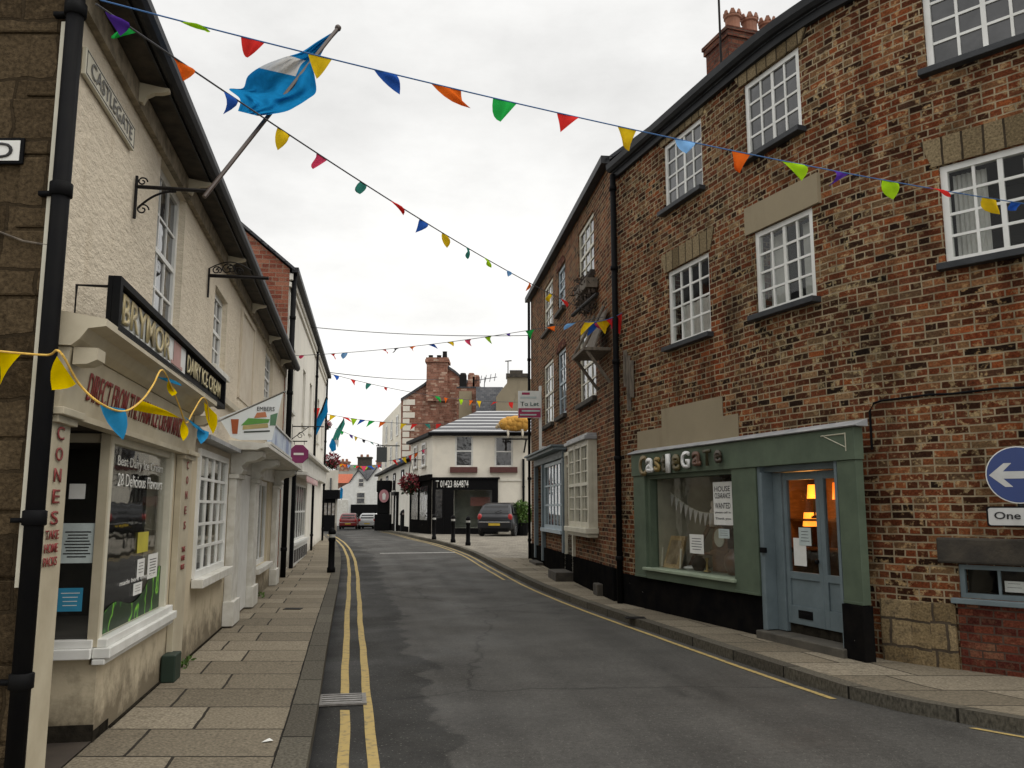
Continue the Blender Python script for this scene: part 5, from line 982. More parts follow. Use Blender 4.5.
# ================================================================== BACKGROUND: cream corner shop, wing, brick gable house, far houses
B1 = F([(-3.95, 42), (2.6, 42)]); gz = g(42) + .1
b1 = thing('cream_corner_shop', 'cream two storey corner shop with black shopfront and white lined slate roof', 'building', (-3.9, 42, gz))
def rect(f, x0, y0, x1, y1): s0, z1 = f.at(x0, y0); s1, z0 = f.at(x1, y1); return (s0, s1, z0, z1)
wA = rect(B1, 455, 435, 473, 467); wB = rect(B1, 494.5, 436, 513, 467); sfr = rect(B1, 432, 479, 498, 536); sfr = (.02, sfr[1], gz, sfr[3]); sw_ = rect(B1, 454, 490, 492, 528)
ze = B1.at(480, 433)[1]
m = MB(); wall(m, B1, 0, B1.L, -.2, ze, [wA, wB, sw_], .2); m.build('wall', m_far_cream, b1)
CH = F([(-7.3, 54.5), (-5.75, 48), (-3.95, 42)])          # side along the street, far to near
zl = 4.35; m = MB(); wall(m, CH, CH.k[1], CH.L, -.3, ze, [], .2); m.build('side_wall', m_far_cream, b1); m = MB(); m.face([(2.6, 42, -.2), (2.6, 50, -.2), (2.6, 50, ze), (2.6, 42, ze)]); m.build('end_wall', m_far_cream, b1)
m = MB(); e0 = ze + .02; rz = at_y(497, 411, 46.5).z; ridge0, ridge1 = V((-1.9, 46.5, rz)), V((2.6, 46.5, rz))
def sl(P): L0 = (P[3] - P[0]).length; m.face(P, [((p - P[0]).dot((P[1] - P[0]).normalized()), (p - P[0]).dot((P[1] - P[0]).cross((P[1] - P[0]).cross(P[3] - P[0])).normalized() * -1)) for p in P])
sl([V((-4.15, 41.75, e0)), V((2.7, 41.75, e0)), ridge1, ridge0]); sl([V((-5.95, 48.1, e0)), V((-4.15, 41.75, e0)), ridge0, V((-3.0, 49, rz - .6))]); m.face([ridge0, ridge1, V((2.6, 50, e0)), V((-5.9, 50, e0))])
def striped():
    mt, nt, b = new_mat('white_lined_slates'); uv = nt.nodes.new('ShaderNodeUVMap').outputs[0]; w = nd(nt, 'ShaderNodeTexWave', wave_type='BANDS', bands_direction='Y', i_Scale=.42, i_Distortion=2.2, i_Detail=3.0); w.inputs['Detail Scale'].default_value = .6; nt.links.new(uv, w.inputs[0])
    r = ramp(nt, [(.72, (.026, .027, .032)), (.95, (.44, .44, .44))]); nt.links.new(w.outputs[1], r.inputs[0]); nt.links.new(r.outputs[0], b.inputs['Base Color']); return mt
m.build('roof', striped(), b1)
m = MB(); sbox(m, B1, -.2, B1.L + .1, .003, .28, ze - .14, ze + .02); sbox(m, CH, CH.k[1], CH.L + .15, .003, .26, ze - .14, ze + .02); m.build('gutter', m_black, b1)
for w_ in (wA, wB): window(b1, B1, *w_, 1, 2, rec=.06, mf=m_white, sash=False, sill=M('maroon_sill', (.10, .03, .025), .6), silld=.16, sillh=.28, fw=.09, bar=.06, sillx=.22)
m = MB(); wf_ = B1.frame((wB[0] + wB[1]) / 2)
m = MB(); lin = [(sw_[0], sw_[1], sw_[2], sw_[3])]
sbox(m, B1, .02, sw_[0], .003, .08, gz, sfr[3]); sbox(m, B1, sw_[1], sfr[1], .003, .08, gz, sfr[3]); sbox(m, B1, sw_[0], sw_[1], .003, .08, gz, sw_[2]); sbox(m, B1, sw_[0], sw_[1], .003, .08, sw_[3], sfr[3]); sbox(m, B1, -.08, sfr[1] + .08, .003, .16, sfr[3] + .003, sfr[3] + .08)
shf = m.build('shopfront', m_black, b1)
fr = B1.frame((sw_[0] + sw_[1]) / 2); w = (sw_[1] - sw_[0]) / 2; m = MB(); fbox(m, fr, -w, w, -.05, -.04, sw_[2], sw_[3]); m.build('pane', m_clear, shf); m = MB(); room_box(m, fr, -w, w, -.2, -1.2, sw_[2], sw_[3]); m.build('room_lining', M('pale_shop_interior', (.2, .21, .17), .8, (.12, .13, .11), 2), shf)
pz = B1.at(440, 484)[1]; x0 = B1.at(436, 484)[0]; x1 = B1.at(468.5, 484)[0]
text('lettering', 'T 01423 864874', m_paper, B1.pt((x0 + x1) / 2, .088, pz), B1.frame(1)[1], UP, x1 - x0, .36, shf, .01, .02)
m = MB(); sa = B1.at(470, 505)[0]; sbq = B1.at(490, 505)[0]; zz0, zz1 = B1.at(480, 506)[1], B1.at(480, 497)[1]; sbox(m, B1, sa, sbq, -.5, -.46, zz0, zz1); tag(m.build('red_wall_panel', M('dull_red_panel', (.19, .06, .045), .6), origin=B1.pt(sa, -.48, zz0)), 'dull red panel hanging inside the black shopfront window', 'panel')
dx0, dx1 = B1.at(434, 500)[0], B1.at(444, 500)[0]; m = MB(); sbox(m, B1, dx0, dx1, .081, .11, gz, 2.6); dd = m.build('door', m_black, b1); m = MB(); sbox(m, B1, dx0 + .08, dx1 - .08, .11, .116, 1.1, 2.5); m.build('pane', m_glass, dd)
m = MB(); sbox(m, CH, CH.k[1] + .5, CH.L, .003, .1, gz - .1, 2.95); sbox(m, CH, CH.k[1] + .3, CH.L + .1, .003, .2, 2.955, 3.25); ss_ = m.build('side_shopfront', m_blackm, b1)
m = MB(); sbox(m, CH, CH.k[1] + 1.2, CH.L - 3.2, .1, .112, 1.0, 2.7); sbox(m, CH, CH.L - 2.6, CH.L - .6, .1, .112, 1.0, 2.7); m.build('pane', m_glass, ss_)
for a in (1.2, 3.6): s_ = CH.k[1] + a; window(b1, CH, s_, s_ + 1.1, 3.75, 4.95, 1, 2, rec=-.06, mf=m_white, sill=m_white_old, silld=.16, fw=.1, bar=.06)
m = MB(); P0_ = B1.at(493, 480)[0]; sbox(m, B1, sfr[1] + .1, B1.L, .003, .05, sfr[3] - .1, sfr[3] - .02); m.build('string_course', m_white_r, b1)
pipe(B1, B1.at(523.5, 500)[0], gz, 4.0, .08, 'black drainpipe on the cream wall beside the green shrub', .06)
# low white wing along the street
B2 = F([(-11.2, 71), (-5.75, 48)]); w2 = thing('white_street_wing', 'low white rendered wing with black trim running down the street from the corner shop', 'building', (-6, 50, g(50)))
m = MB(); wall(m, B2, 0, B2.L, -1, zl, [], .2); m.face([(-11.2, 71, -1), (-11.2, 71, zl), (-4, 72, zl), (-4, 72, -1)]); m.build('wall', m_white_r, w2)
m = MB(); 
for a, b in ((0, B2.L),): m.face([B2.pt(a, .25, zl), B2.pt(b, .25, zl), B2.pt(b, -3, zl + 1.9), B2.pt(a, -3, zl + 1.9)], [(0, 0), (B2.L, 0), (B2.L, 3.7), (0, 3.7)]); m.face([B2.pt(b, -6, zl), B2.pt(a, -6, zl), B2.pt(a, -3, zl + 1.9), B2.pt(b, -3, zl + 1.9)]); m.face([B2.pt(b, .25, zl), B2.pt(b, -6, zl), B2.pt(b, -3, zl + 1.9)])
m.build('roof', m_slate, w2); m = MB(); sbox(m, B2, 0, B2.L, .003, .3, zl - .16, zl + .0); m.build('gutter', m_black, w2)
for a in (3, 8.5, 14, 19.2): window(w2, B2, a, a + 1.3, 2.75, 3.9, 1, 2, rec=-.07, mf=m_black, sill=m_white_old, silld=.14, fw=.12, bar=.07)
for a in (6.2, 15.5):
    m = MB(); sbox(m, B2, a, a + .3, .003, .14, -.4, 2.4); sbox(m, B2, a + 1.7, a + 2.0, .003, .14, -.4, 2.4); sbox(m, B2, a - .1, a + 2.1, .003, .3, 2.41, 2.62); m.build('door_surround', m_black, w2); m = MB(); sbox(m, B2, a + .32, a + 1.68, .003, .06, -.4, 2.38); m.build('door', m_white, w2)
m = MB(); sbox(m, B2, .2, B2.L - .4, .003, .05, -.6, .55 ); m.build('plinth', m_blackm, w2)
# brick gable house with quoins
G1c = V((-8.45, 65)); gx = lambda px, Y: at_y(px, 500, Y).x
Z = lambda px, py, Y: at_y(px, py, Y).z
gh = thing('brick_gable_house', 'tall red brick gable house with cream quoined front rising behind the corner shop', 'building', (-8.4, 65, -.2))
Y = 65; prof = [(401, 530), (401, 400), (412, 393), (424, 385), (446, 366), (455, 372), (463, 379), (478, 388), (505, 408), (505, 530)]
m = MB(); pf = [at_y(x, y, Y) for x, y in prof]; m.face(pf, [(p.x, p.z) for p in pf])
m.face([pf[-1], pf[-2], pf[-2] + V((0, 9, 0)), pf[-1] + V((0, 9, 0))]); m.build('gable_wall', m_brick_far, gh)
GF = F([(-12.6, 82), (pf[0].x, 65)]); eg = pf[1].z
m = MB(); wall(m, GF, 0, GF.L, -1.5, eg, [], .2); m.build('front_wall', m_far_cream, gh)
for z in (5.2, 7.4):
    for a in (4, 8.5, 13): window(gh, GF, a, a + 1.4, z, z + 1.7, 2, 2, rec=-.07, mf=m_white, fw=.12, bar=.06)
m = MB(); z = 3.0; k = 0
while z < eg - .3: w = .9 if k % 2 else .5; m.box(pf[0].x - .02, pf[0].x + w, 64.96, 65.2, z, z + .42); z += .5; k += 1
m.build('quoin', m_far_cream, gh)
m = MB(); rl = [pf[1], pf[2], pf[3], pf[4]]; 
for a, b in zip(pf[1:8], pf[2:9]): o = V((0, 12, 0)); u = V((0, -.15, .12)); m.face([a + u, b + u, b + o + u, a + o + u]); m.face([a + u, b + u, b + V((0, -.15, -.1)), a + V((0, -.15, -.1))])
m.build('roof', m_slate, gh)
c0, c1, zb = gx(424.5, 64.6), gx(446, 64.6), Z(430, 388, 64.6); zt = Z(430, 362, 64.6); m = MB(); m.box(c0, c1, 64.7, 66.2, zb - 1, zt); m.box(c0 - .12, c1 + .12, 64.58, 66.32, zt, zt + .22); m.box(c0 - .06, c1 + .06, 64.64, 66.26, zt + .22, zt + .38); chm = m.build('chimney', m_brick_far, gh)
for x in (.25, .9, 1.35): m = MB(); m.lathe([(.2, zt + .36), (.17, zt + .6 + .3 * (x == 1.35)), (.2, zt + .66 + .3 * (x == 1.35))], (c0 + x, 65.4, 0), 10); m.build('chimney_pot', m_iron, chm)
# lower brick annex with a pale patch and its own stack
an = thing('brick_annex', 'lower brick block with a pale rendered panel behind the slate roof', 'building', (gx(468, 62), 62, 2)); m = MB(); x0, x1 = gx(456, 62), gx(480, 62); m.box(x0, x1, 62, 64.6, -1, Z(468, 388, 62)); m.build('wall', m_brick_far, an); m = MB(); m.box(gx(458, 61.9), gx(471, 61.9), 61.93, 61.99, Z(465, 424, 61.9), Z(465, 391, 61.9)); m.build('pale_panel', m_patch, an)
m = MB(); m.box(x0 - .03, x1 + .03, 61.95, 64.6, Z(468, 388, 62), Z(468, 388, 62) + .1); ac = m.build('coping', m_slate, an)
for px in (462, 470.5, 475.5): m = MB(); h = Z(px, 375 if px < 473 else 377, 63); m.box(gx(px, 63) - .26, gx(px, 63) + .26, 62.8, 63.4, Z(468, 388, 62) + .19, h); m.lathe([(.25, h), (.2, h + .15)], (gx(px, 63), 63.1, 0), 10); m.build('chimney', m_brick_far if px > 466 else m_iron, an)
hz = thing('rendered_gable_house', 'beige rendered gable with flat chimney top and slate roof behind the corner shop', 'building', (gx(513, 58), 58, 0)); pr_ = [at_y(x, y, 58) for x, y in ((496, 440), (496, 397), (507, 383), (507, 377), (529, 377), (536, 385), (536, 440))]; m = MB(); m.prism([(p.x, p.z) for p in pr_], V((0, 58, 0)), V((1, 0, 0)), UP, V((0, 0, 0)), V((0, 3, 0))); m.build('gable_wall', rendered('stained_beige_render', (.27, .23, .16), (.14, .115, .08), .15, False), hz)
m = MB(); a, b = at_y(506, 377, 57.9), at_y(530, 377, 57.9); m.box(a.x, b.x, 57.85, 59, a.z, a.z + .25); m.box(a.x + .25, b.x - .5, 58, 58.8, a.z + .25, a.z + .5); m.build('chimney_cap', m_stone_d, hz)
m = MB(); p = [at_y(476, 412, 59), at_y(500, 412, 59), at_y(503, 387, 61.5), at_y(476, 387, 61.5)]; m.face(p, [(0, 0), (2, 0), (2, 2.8), (0, 2.8)]); m.face([p[3], p[2], p[2] + V((0, 3, -1.5)), p[3] + V((0, 3, -1.5))]); m.build('roof', m_slate, hz); m = MB(); m.box(p[0].x, p[1].x, 59.1, 62, -1, p[0].z - .05); m.build('wall', m_brick_far, hz)
ar_ = at_y(508, 380, 58.2); o = thing('television_aerial', 'short aerial mast on the flat beige chimney far behind', 'aerial', ar_); m = MB(); t = at_y(508, 361, 58.2); m.tube([ar_, t], .035, 5); m.tube([t - V((.2, 0, .02)), t + V((.25, 0, .02))], .04, 5); m.build('mast', m_iron, o)
ar_ = at_y(484, 390, 62.5); o = thing('television_aerial', 'spiky television aerial on the roof left of the beige chimney', 'aerial', ar_); m = MB(); t = at_y(485, 377, 62.5); m.tube([ar_, t], .03, 5)
for k in range(5): p = t + V((-.7 + .35 * k, 0, -.25 + .06 * k)); m.tube([p - V((.0, .1, .3)), p + V((.1, .1, .3))], .022, 4)
m.tube([t + V((-.9, 0, -.3)), t + V((.9, 0, 0))], .025, 4); m.build('mast', m_iron, o)
# left end of the street: cream house with dark pub front
L3Y = 66; x0, x1 = gx(300, L3Y), gx(337.5, L3Y); zt = Z(325, 424, L3Y); l3 = thing('quoined_cream_house', 'cream house with quoins and dark shopfront at the bend beyond the left terrace', 'building', ((x0 + x1) / 2, L3Y, -.1))
m = MB(); kx = -1.75; m.hexa([(x0, L3Y, -1), (x1 - 1.1, L3Y, -1), (x1 - 1.1 + kx, L3Y + 8, -1), (x0, L3Y + 8, -1), (x0, L3Y, zt), (x1 - 1.1, L3Y, zt), (x1 - 1.1 + kx, L3Y + 8, zt), (x0, L3Y + 8, zt)]); m.build('wall', m_far_cream, l3); m = MB(); zz_ = Z(330, 470, L3Y); m.hexa([(x1 - 1.099, L3Y + .05, -1), (x1, L3Y + .05, -1), (x1 + kx, L3Y + 7, -1), (x1 - 1.099 + kx, L3Y + 7, -1), (x1 - 1.099, L3Y + .05, zz_), (x1, L3Y + .05, zz_), (x1 + kx, L3Y + 7, zz_), (x1 - 1.099 + kx, L3Y + 7, zz_)]); m.build('side_wall', m_far_cream, l3)
m = MB(); z = Z(0, 474, L3Y); k = 0
while z < zt - .4: xq = x1 - 1.1; w = .8 if k % 2 else .45; m.box(xq - w, xq + .03, L3Y - .05, L3Y - .002, z, z + .42); z += .56; k += 1
m.build('quoin', m_white, l3); m = MB(); xa, xb = gx(319.5, L3Y), gx(335.5, L3Y); m.box(xa, xb, L3Y - .15, L3Y - .002, -.5, Z(0, 493, L3Y)); m.box(xa - .1, xb + .35, L3Y - .5, L3Y - .002, Z(0, 499, L3Y), Z(0, 490, L3Y)); s3 = m.build('shopfront', m_black, l3)
m = MB(); 
for k in range(4): xx = xa + .12 + k * .3; m.box(xx, xx + .2, L3Y - .17, L3Y - .151, Z(0, 515, L3Y), Z(0, 503, L3Y))
m.build('display', M('pale_display_goods', (.45, .43, .4), .6, (.2, .16, .12), 5), s3); m = MB(); m.box(xa - .05, gx(321, L3Y) - .0, L3Y - .1, L3Y - .06, Z(0, 490, L3Y), zt - .2); m.build('black_pipe', m_black, l3)
m = MB(); m.box(gx(329.5, L3Y), gx(331.2, L3Y), L3Y - .06, L3Y - .001, Z(0, 490, L3Y), Z(0, 478, L3Y)); m.build('window', m_glass, l3)
# far white twin-gabled houses and the grey roofs behind them
Yf = 98; wh = thing('white_gabled_house', 'white house with twin gables and black shopfront closing the far end of the street', 'building', (gx(362, Yf), Yf, g(98)))
pr_ = [at_y(x, y, Yf) for x, y in ((336, 535), (336, 490), (349, 483), (358.5, 470.5), (367, 481), (378, 467), (390, 478), (390, 535))]; m = MB(); m.prism([(p.x, p.z) for p in pr_], V((0, Yf, 0)), V((1, 0, 0)), UP, V((0, 0, 0)), V((0, 8, 0))); m.build('wall', m_white, wh)
def rf(a, b, mat, dy=0): m = MB(); pa, pb = at_y(*a, Yf - .15), at_y(*b, Yf - .15); u = V((0, 0, .12)); m.face([pa + u, pb + u, pb + u + V((0, 9, 0)), pa + u + V((0, 9, 0))]); m.face([pa + u, pb + u, pb - u * .5, pa - u * .5]); m.build('roof', mat, wh)
m_tile = M('orange_pantiles', (.42, .10, .04), .8, (.3, .07, .03), 6)
rf((349, 483), (358.5, 470), m_slate); rf((358.5, 470), (367, 481), m_slate); rf((367, 481), (378, 466.5), m_slate)
m = MB(); a = [at_y(338, 474, Yf + 3), at_y(353, 474, Yf + 3), at_y(351, 482, Yf + .2), at_y(347, 483, Yf + .2), at_y(338, 483, Yf + .2)]; m.face(a[::-1]); m.build('pantile_roof', m_tile, wh)
m = MB(); a = [at_y(360, 472, Yf + 5), at_y(378, 468, Yf + 5), at_y(375, 476, Yf + 1), at_y(367, 482, Yf + .3), at_y(362, 475, Yf + 1)]; m.face(a[::-1]); m.build('valley_roof', m_slate, wh)
def fw2(x0, y0, x1, y1, mat, nm, out=.06): a, b = at_y(x0, y1, Yf), at_y(x1, y0, Yf); m = MB(); m.box(a.x, b.x, Yf - out, Yf - .002, a.z, b.z); return m.build(nm, mat, wh)
for x0, y0, x1, y1 in ((359, 479, 363.5, 486), (357, 493, 364.5, 503), (379.5, 493.5, 385, 503)):
    wq = fw2(x0 - .6, y0 - .6, x1 + .6, y1 + .6, m_white_old, 'window', .05); a, b = at_y(x0, y1, Yf), at_y(x1, y0, Yf); m = MB(); m.box(a.x, b.x, Yf - .07, Yf - .051, a.z, b.z); m.build('pane', m_glass, wq); m = MB(); m.box(a.x, b.x, Yf - .09, Yf - .071, (a.z + b.z) / 2 - .04, (a.z + b.z) / 2 + .04); m.build('bar', m_white_old, wq)
fw2(350.5, 504.5, 386, 525, m_black, 'shopfront', .2); fw2(338, 500, 348, 524, m_white_old, 'cottage_front', .1)
bk_ = thing('grey_roofed_house', 'long grey roofed house with brick chimneys behind the white gables', 'building', (gx(360, 112), 112, -.4)); Yk = 112
m = MB(); a, b = at_y(330, 478, Yk), at_y(392, 463, Yk); m.box(a.x, b.x, Yk + 1, Yk + 8, -1, a.z); m.build('wall', m_brick_far, bk_); m = MB(); m.face([(a.x, Yk, a.z - .2), (b.x, Yk, a.z - .2), (b.x, Yk + 4.5, b.z), (a.x, Yk + 4.5, b.z)], [(0, 0), (9, 0), (9, 4), (0, 4)]); m.face([(b.x, Yk + 9, a.z), (a.x, Yk + 9, a.z), (a.x, Yk + 4.5, b.z), (b.x, Yk + 4.5, b.z)]); m.build('roof', M('lichen_grey_roof', (.20, .19, .16), .9, (.14, .135, .12), 2), bk_)
for px, py, w in ((365, 458.5, .9), (382, 462, .7), (345, 463, .6)): c = at_y(px, py, Yk + 3); m = MB(); m.box(c.x - w, c.x + w, Yk + 2.5, Yk + 3.5, c.z - 2.5, c.z); m.box(c.x - w - .1, c.x + w + .1, Yk + 2.4, Yk + 3.6, c.z, c.z + .2); chk = m.build('chimney', m_stone_d if px == 365 else m_brick_far, bk_); m = MB(); [m.lathe([(.2, c.z + .2), (.16, c.z + .55)], (c.x + k * w, Yk + 3, 0), 8) for k in (-.5, .4)]; m.build('chimney_pot', m_terra, chk)
# ================================================================== street furniture, cars, plants
bo = thing('bollard', 'black iron bollard standing near the edge of the left pavement', 'bollard', tuple(ground(331, 572.5, .1)), 'black bollards along the kerbs')
o = ORG[bo.name]; m = MB(); m.lathe([(.095, 0), (.095, .1), (.075, .13), (.07, .7), (.085, .72), (.085, .76), (.07, .78), (.07, .86), (.09, .88), (.085, .93), (.05, .98), (.03, 1.0), (.001, 1.01)], o, 18); m.build('post', m_black, bo, smooth=True); m = MB(); m.lathe([(.0715, .79), (.0725, .8), (.0725, .85), (.0715, .86)], o, 18); m.build('reflective_band', M('pale_band', (.5, .5, .47), .4), bo)
for (px, py), lb in (((434, 539.5), 'leftmost black bollard outside the black shopfront'), ((453, 542.5), 'middle black bollard outside the black shopfront'), ((468, 545.5), 'black bollard nearest the parked dark hatchback')): clone(bo, tuple(ground(px, py, .1)), 0, lb)
m_carglass = M('tinted_car_glass', (.008, .009, .01), .08, (.012, .012, .013), 2, spec=.35)
def hatchback(label, loc, paint, group=None):
    r = thing('parked_car', label, 'car', (0, 0, 0), group); o = V((0, 0, 0)); W_ = .83
    st = [(0, .32, .80, .88), (.04, .28, .92, .95), (.25, .24, .97, 1.0), (.9, .22, .97, 1.0), (1.9, .22, .96, 1.0), (2.75, .22, .94, 1.0), (3.1, .23, .86, .98), (3.55, .25, .78, .93), (3.78, .3, .66, .80), (3.82, .36, .55, .7)]
    rings = []
    for y, zb, zt, wk in st:
        w = W_ * wk; rings.append([(-w * .86, zb), (-w * .97, zb + .12), (-w, .52), (-w * .985, .68), (-w * .94, zt - .06), (-w * .86, zt), (w * .86, zt), (w * .94, zt - .06), (w * .985, .68), (w, .52), (w * .97, zb + .12), (w * .86, zb)])
    m = MB()
    for (s0, R0), (s1, R1_) in zip(zip(st, rings), zip(st[1:], rings[1:])):
        for k in range(12): j = (k + 1) % 12; m.face([(R0[k][0], s0[0], R0[k][1]), (R1_[k][0], s1[0], R1_[k][1]), (R1_[j][0], s1[0], R1_[j][1]), (R0[j][0], s0[0], R0[j][1])])
    m.face([(x, 0, z) for x, z in rings[0]]); m.face([(x, st[-1][0], z) for x, z in rings[-1]][::-1])
    gh = [(.06, .93, .93, .78), (.22, 1.18, .94, .74), (.42, 1.40, .95, .66), (.7, 1.47, .95, .61), (1.5, 1.49, .96, .60), (2.05, 1.44, .96, .61), (2.55, 1.18, .95, .70), (2.95, .92, .94, .77)]
    for a, b in zip(gh, gh[1:]):
        A = [(-a[3], a[0], a[2]), (-a[3] + (a[3] - .58) * 0, a[0], max(a[1] - .05, a[2])), (-a[3] * .88, a[0], a[1]), (a[3] * .88, a[0], a[1]), (a[3], a[0], max(a[1] - .05, a[2])), (a[3], a[0], a[2])]
        B = [(-b[3], b[0], b[2]), (-b[3], b[0], max(b[1] - .05, b[2])), (-b[3] * .88, b[0], b[1]), (b[3] * .88, b[0], b[1]), (b[3], b[0], max(b[1] - .05, b[2])), (b[3], b[0], b[2])]
        for k in range(5): m.face([A[k], B[k], B[k + 1], A[k + 1]])
    m.build('body', paint, r, smooth=True, weld=True)
    m = MB(); z0, z1 = 1.0, 1.36; yb = lambda z: .06 + (z - .93) * (.36 / .47) - .025
    m.hexa([(-.64, yb(z0), z0), (.64, yb(z0), z0), (.64, yb(z0) + .05, z0), (-.64, yb(z0) + .05, z0), (-.55, yb(z1), z1), (.55, yb(z1), z1), (.55, yb(z1) + .05, z1), (-.55, yb(z1) + .05, z1)]); m.build('rear_window', m_carglass, r, bevel=.02)
    for s in (-1, 1):
        m = MB(); q_ = [(s * .785, .5, 1.0), (s * .785, 1.55, 1.0), (s * .785, 2.45, 1.0), (s * .66, 2.1, 1.38), (s * .655, 1.5, 1.42), (s * .665, .75, 1.38)]; m.face(q_ if s > 0 else q_[::-1]); q2 = [V(p) - V((s * .05, 0, 0)) for p in q_]; m.face(q2[::-1] if s > 0 else q2)
        for i in range(6): m.face([q_[i], q_[(i + 1) % 6], q2[(i + 1) % 6], q2[i]])
        m.build('side_window', m_carglass, r)
    m = MB(); m.hexa([(-.66, 2.93, .96), (.66, 2.93, .96), (.66, 2.98, .94), (-.66, 2.98, .94), (-.55, 2.1, 1.42), (.55, 2.1, 1.42), (.55, 2.15, 1.44), (-.55, 2.15, 1.44)]); m.build('windscreen', m_carglass, r)
    mr = M('red_lamp_lens', (.35, .02, .02), .25)
    for s in (-1, 1): m = MB(); m.sphere((s * .69, .05, .84), .11, .07, .15, 12, 8); m.build('tail_light', mr, r, smooth=True); m = MB(); m.sphere((s * .6, 3.76, .62), .16, .07, .08, 10, 6); m.build('headlight', m_chrome, r, smooth=True)
    m = MB(); m.box(-.77, .77, -.06, .05, .34, .62); m.build('rear_bumper', paint, r, bevel=.04); m = MB(); m.box(-.70, .70, -.07, -.05, .60, .64); m.build('bumper_trim', m_chrome, r, bevel=.008)
    m = MB(); m.box(-.26, .26, -.082, -.072, .47, .57); pl_ = m.build('number_plate', M('yellow_number_plate', (.55, .38, .03), .4), r)
    m = MB(); m.box(-.6, .6, -.05, .3, .2, .34); m.build('underside', m_black, r)
    for s in (-1, 1):
        for y in (.62, 3.05):
            m = MB(); n = 20; c = V((s * .74, y, .3))
            for x0, x1, rr in ((-.09, .09, .3),):
                A = [c + V((x0, rr * math.cos(t), rr * math.sin(t))) for t in (2 * math.pi * i / n for i in range(n))]; B = [c + V((x1, rr * math.cos(t), rr * math.sin(t))) for t in (2 * math.pi * i / n for i in range(n))]
                for i in range(n): m.face([A[i], A[(i + 1) % n], B[(i + 1) % n], B[i]])
                m.face(A); m.face(B[::-1])
            wh_ = m.build('wheel', M('tyre_rubber', (.018, .018, .018), .8), r, bevel=.02, origin=c); m = MB(); m.prism([(.19 * math.cos(t), .19 * math.sin(t)) for t in (2 * math.pi * i / 14 for i in range(14))], c + V((s * .092, 0, 0)), V((0, 1, 0)), UP, V((0, 0, 0)), V((s * .008, 0, 0))); m.build('rim', m_chrome, wh_)
    for s in (-1, 1): m = MB(); m.sphere((s * .9, 2.35, 1.0), .1, .06, .08, 8, 6); m.build('wing_mirror', paint, r, smooth=True)
    m = MB(); m.tube([(.0, .05, 1.03), (.28, .1, 1.14)], .012, 5); m.build('rear_wiper', m_black, r)
    r.location = loc; ORG[r.name] = V(loc); return r
def paint(nm, c): 
    m = M(nm, c, .3, c, spec=.35); b = [n for n in m.node_tree.nodes if n.type == 'BSDF_PRINCIPLED'][0]; b.inputs['Coat Weight'].default_value = .15; return m
pg = paint('dark_grey_car_paint', (.010, .011, .014)); pr1 = paint('dark_red_car_paint', (.15, .012, .014)); psv = paint('silver_car_paint', (.42, .43, .44)); pw = paint('white_car_paint', (.6, .6, .58))
gp_ = at_y(494.5, 537, 37.8); car = hatchback('dark grey hatchback with yellow rear plate parked before the cream corner shop', (gp_.x, 37.9, g(38.5) + .105), pg); car.rotation_euler = (0, 0, math.radians(-13))
zc = g(80) + .0
for px, yy, rz, lb, mt in ((348.5, 79, 5, 'dark red car parked farthest left at the end of the street', pr1), (367.5, 81, 3, 'silver car parked beside the red one at the end of the street', psv), (380.5, 84, 3, 'white car half hidden by the dark pillar at the street end', pw)):
    clone(car, (gx(px, yy), yy, g(yy)), math.radians(rz), lb, {'dark_grey_car_paint': mt})
# shrub in a pot by the car
def leaves(m, c, rx, ry, rz, n, L, core=.4):
    for i in range(n):
        while True:
            v = V((random.uniform(-1, 1), random.uniform(-1, 1), random.uniform(-1, 1)))
            if core < v.length < 1: break
        p = V(c) + V((v.x * rx, v.y * ry, v.z * rz)); a = (v.normalized() * .7 + V((random.gauss(0, .6), random.gauss(0, .6), random.gauss(0, .6) + .2))).normalized(); b = a.cross(V((random.gauss(0, 1), random.gauss(0, 1), random.gauss(0, 1)))).normalized(); l = L * random.uniform(.6, 1.3)
        m.face([p, p + a * l * .5 + b * l * .22, p + a * l, p + a * l * .5 - b * l * .22])
sp_ = at_y(521.5, 536, 39.2); o = thing('potted_shrub', 'bright green bushy shrub in a dark planter beside the parked dark hatchback', 'shrub', (sp_.x, 39.2, g(39) + .1)); z = g(39) + .1
m = MB(); m.lathe([(.28, z), (.36, z + .5), (.4, z + .52), (.4, z + .58), (.33, z + .58), (.33, z + .5)], (sp_.x, 39.2, 0), 14); m.build('planter', m_black, o, smooth=False)
m = MB(); leaves(m, (sp_.x, 39.2, z + .98), .5, .45, .55, 1500, .15, .2); m.build('foliage', M('fresh_green_leaves', (.09, .17, .025), .6, (.05, .11, .015), 7), o); m = MB(); [m.tube([(sp_.x, 39.2, z + .5), (sp_.x + random.gauss(0, .15), 39.2 + random.gauss(0, .15), z + 1.1)], .015, 5) for _ in range(5)]; m.build('stem', m_brownwood, o)
m_fl = M('red_geranium_petals', (.28, .03, .04), .7, (.14, .015, .02), 9); m_lf = M('dark_basket_leaves', (.03, .06, .02), .7)
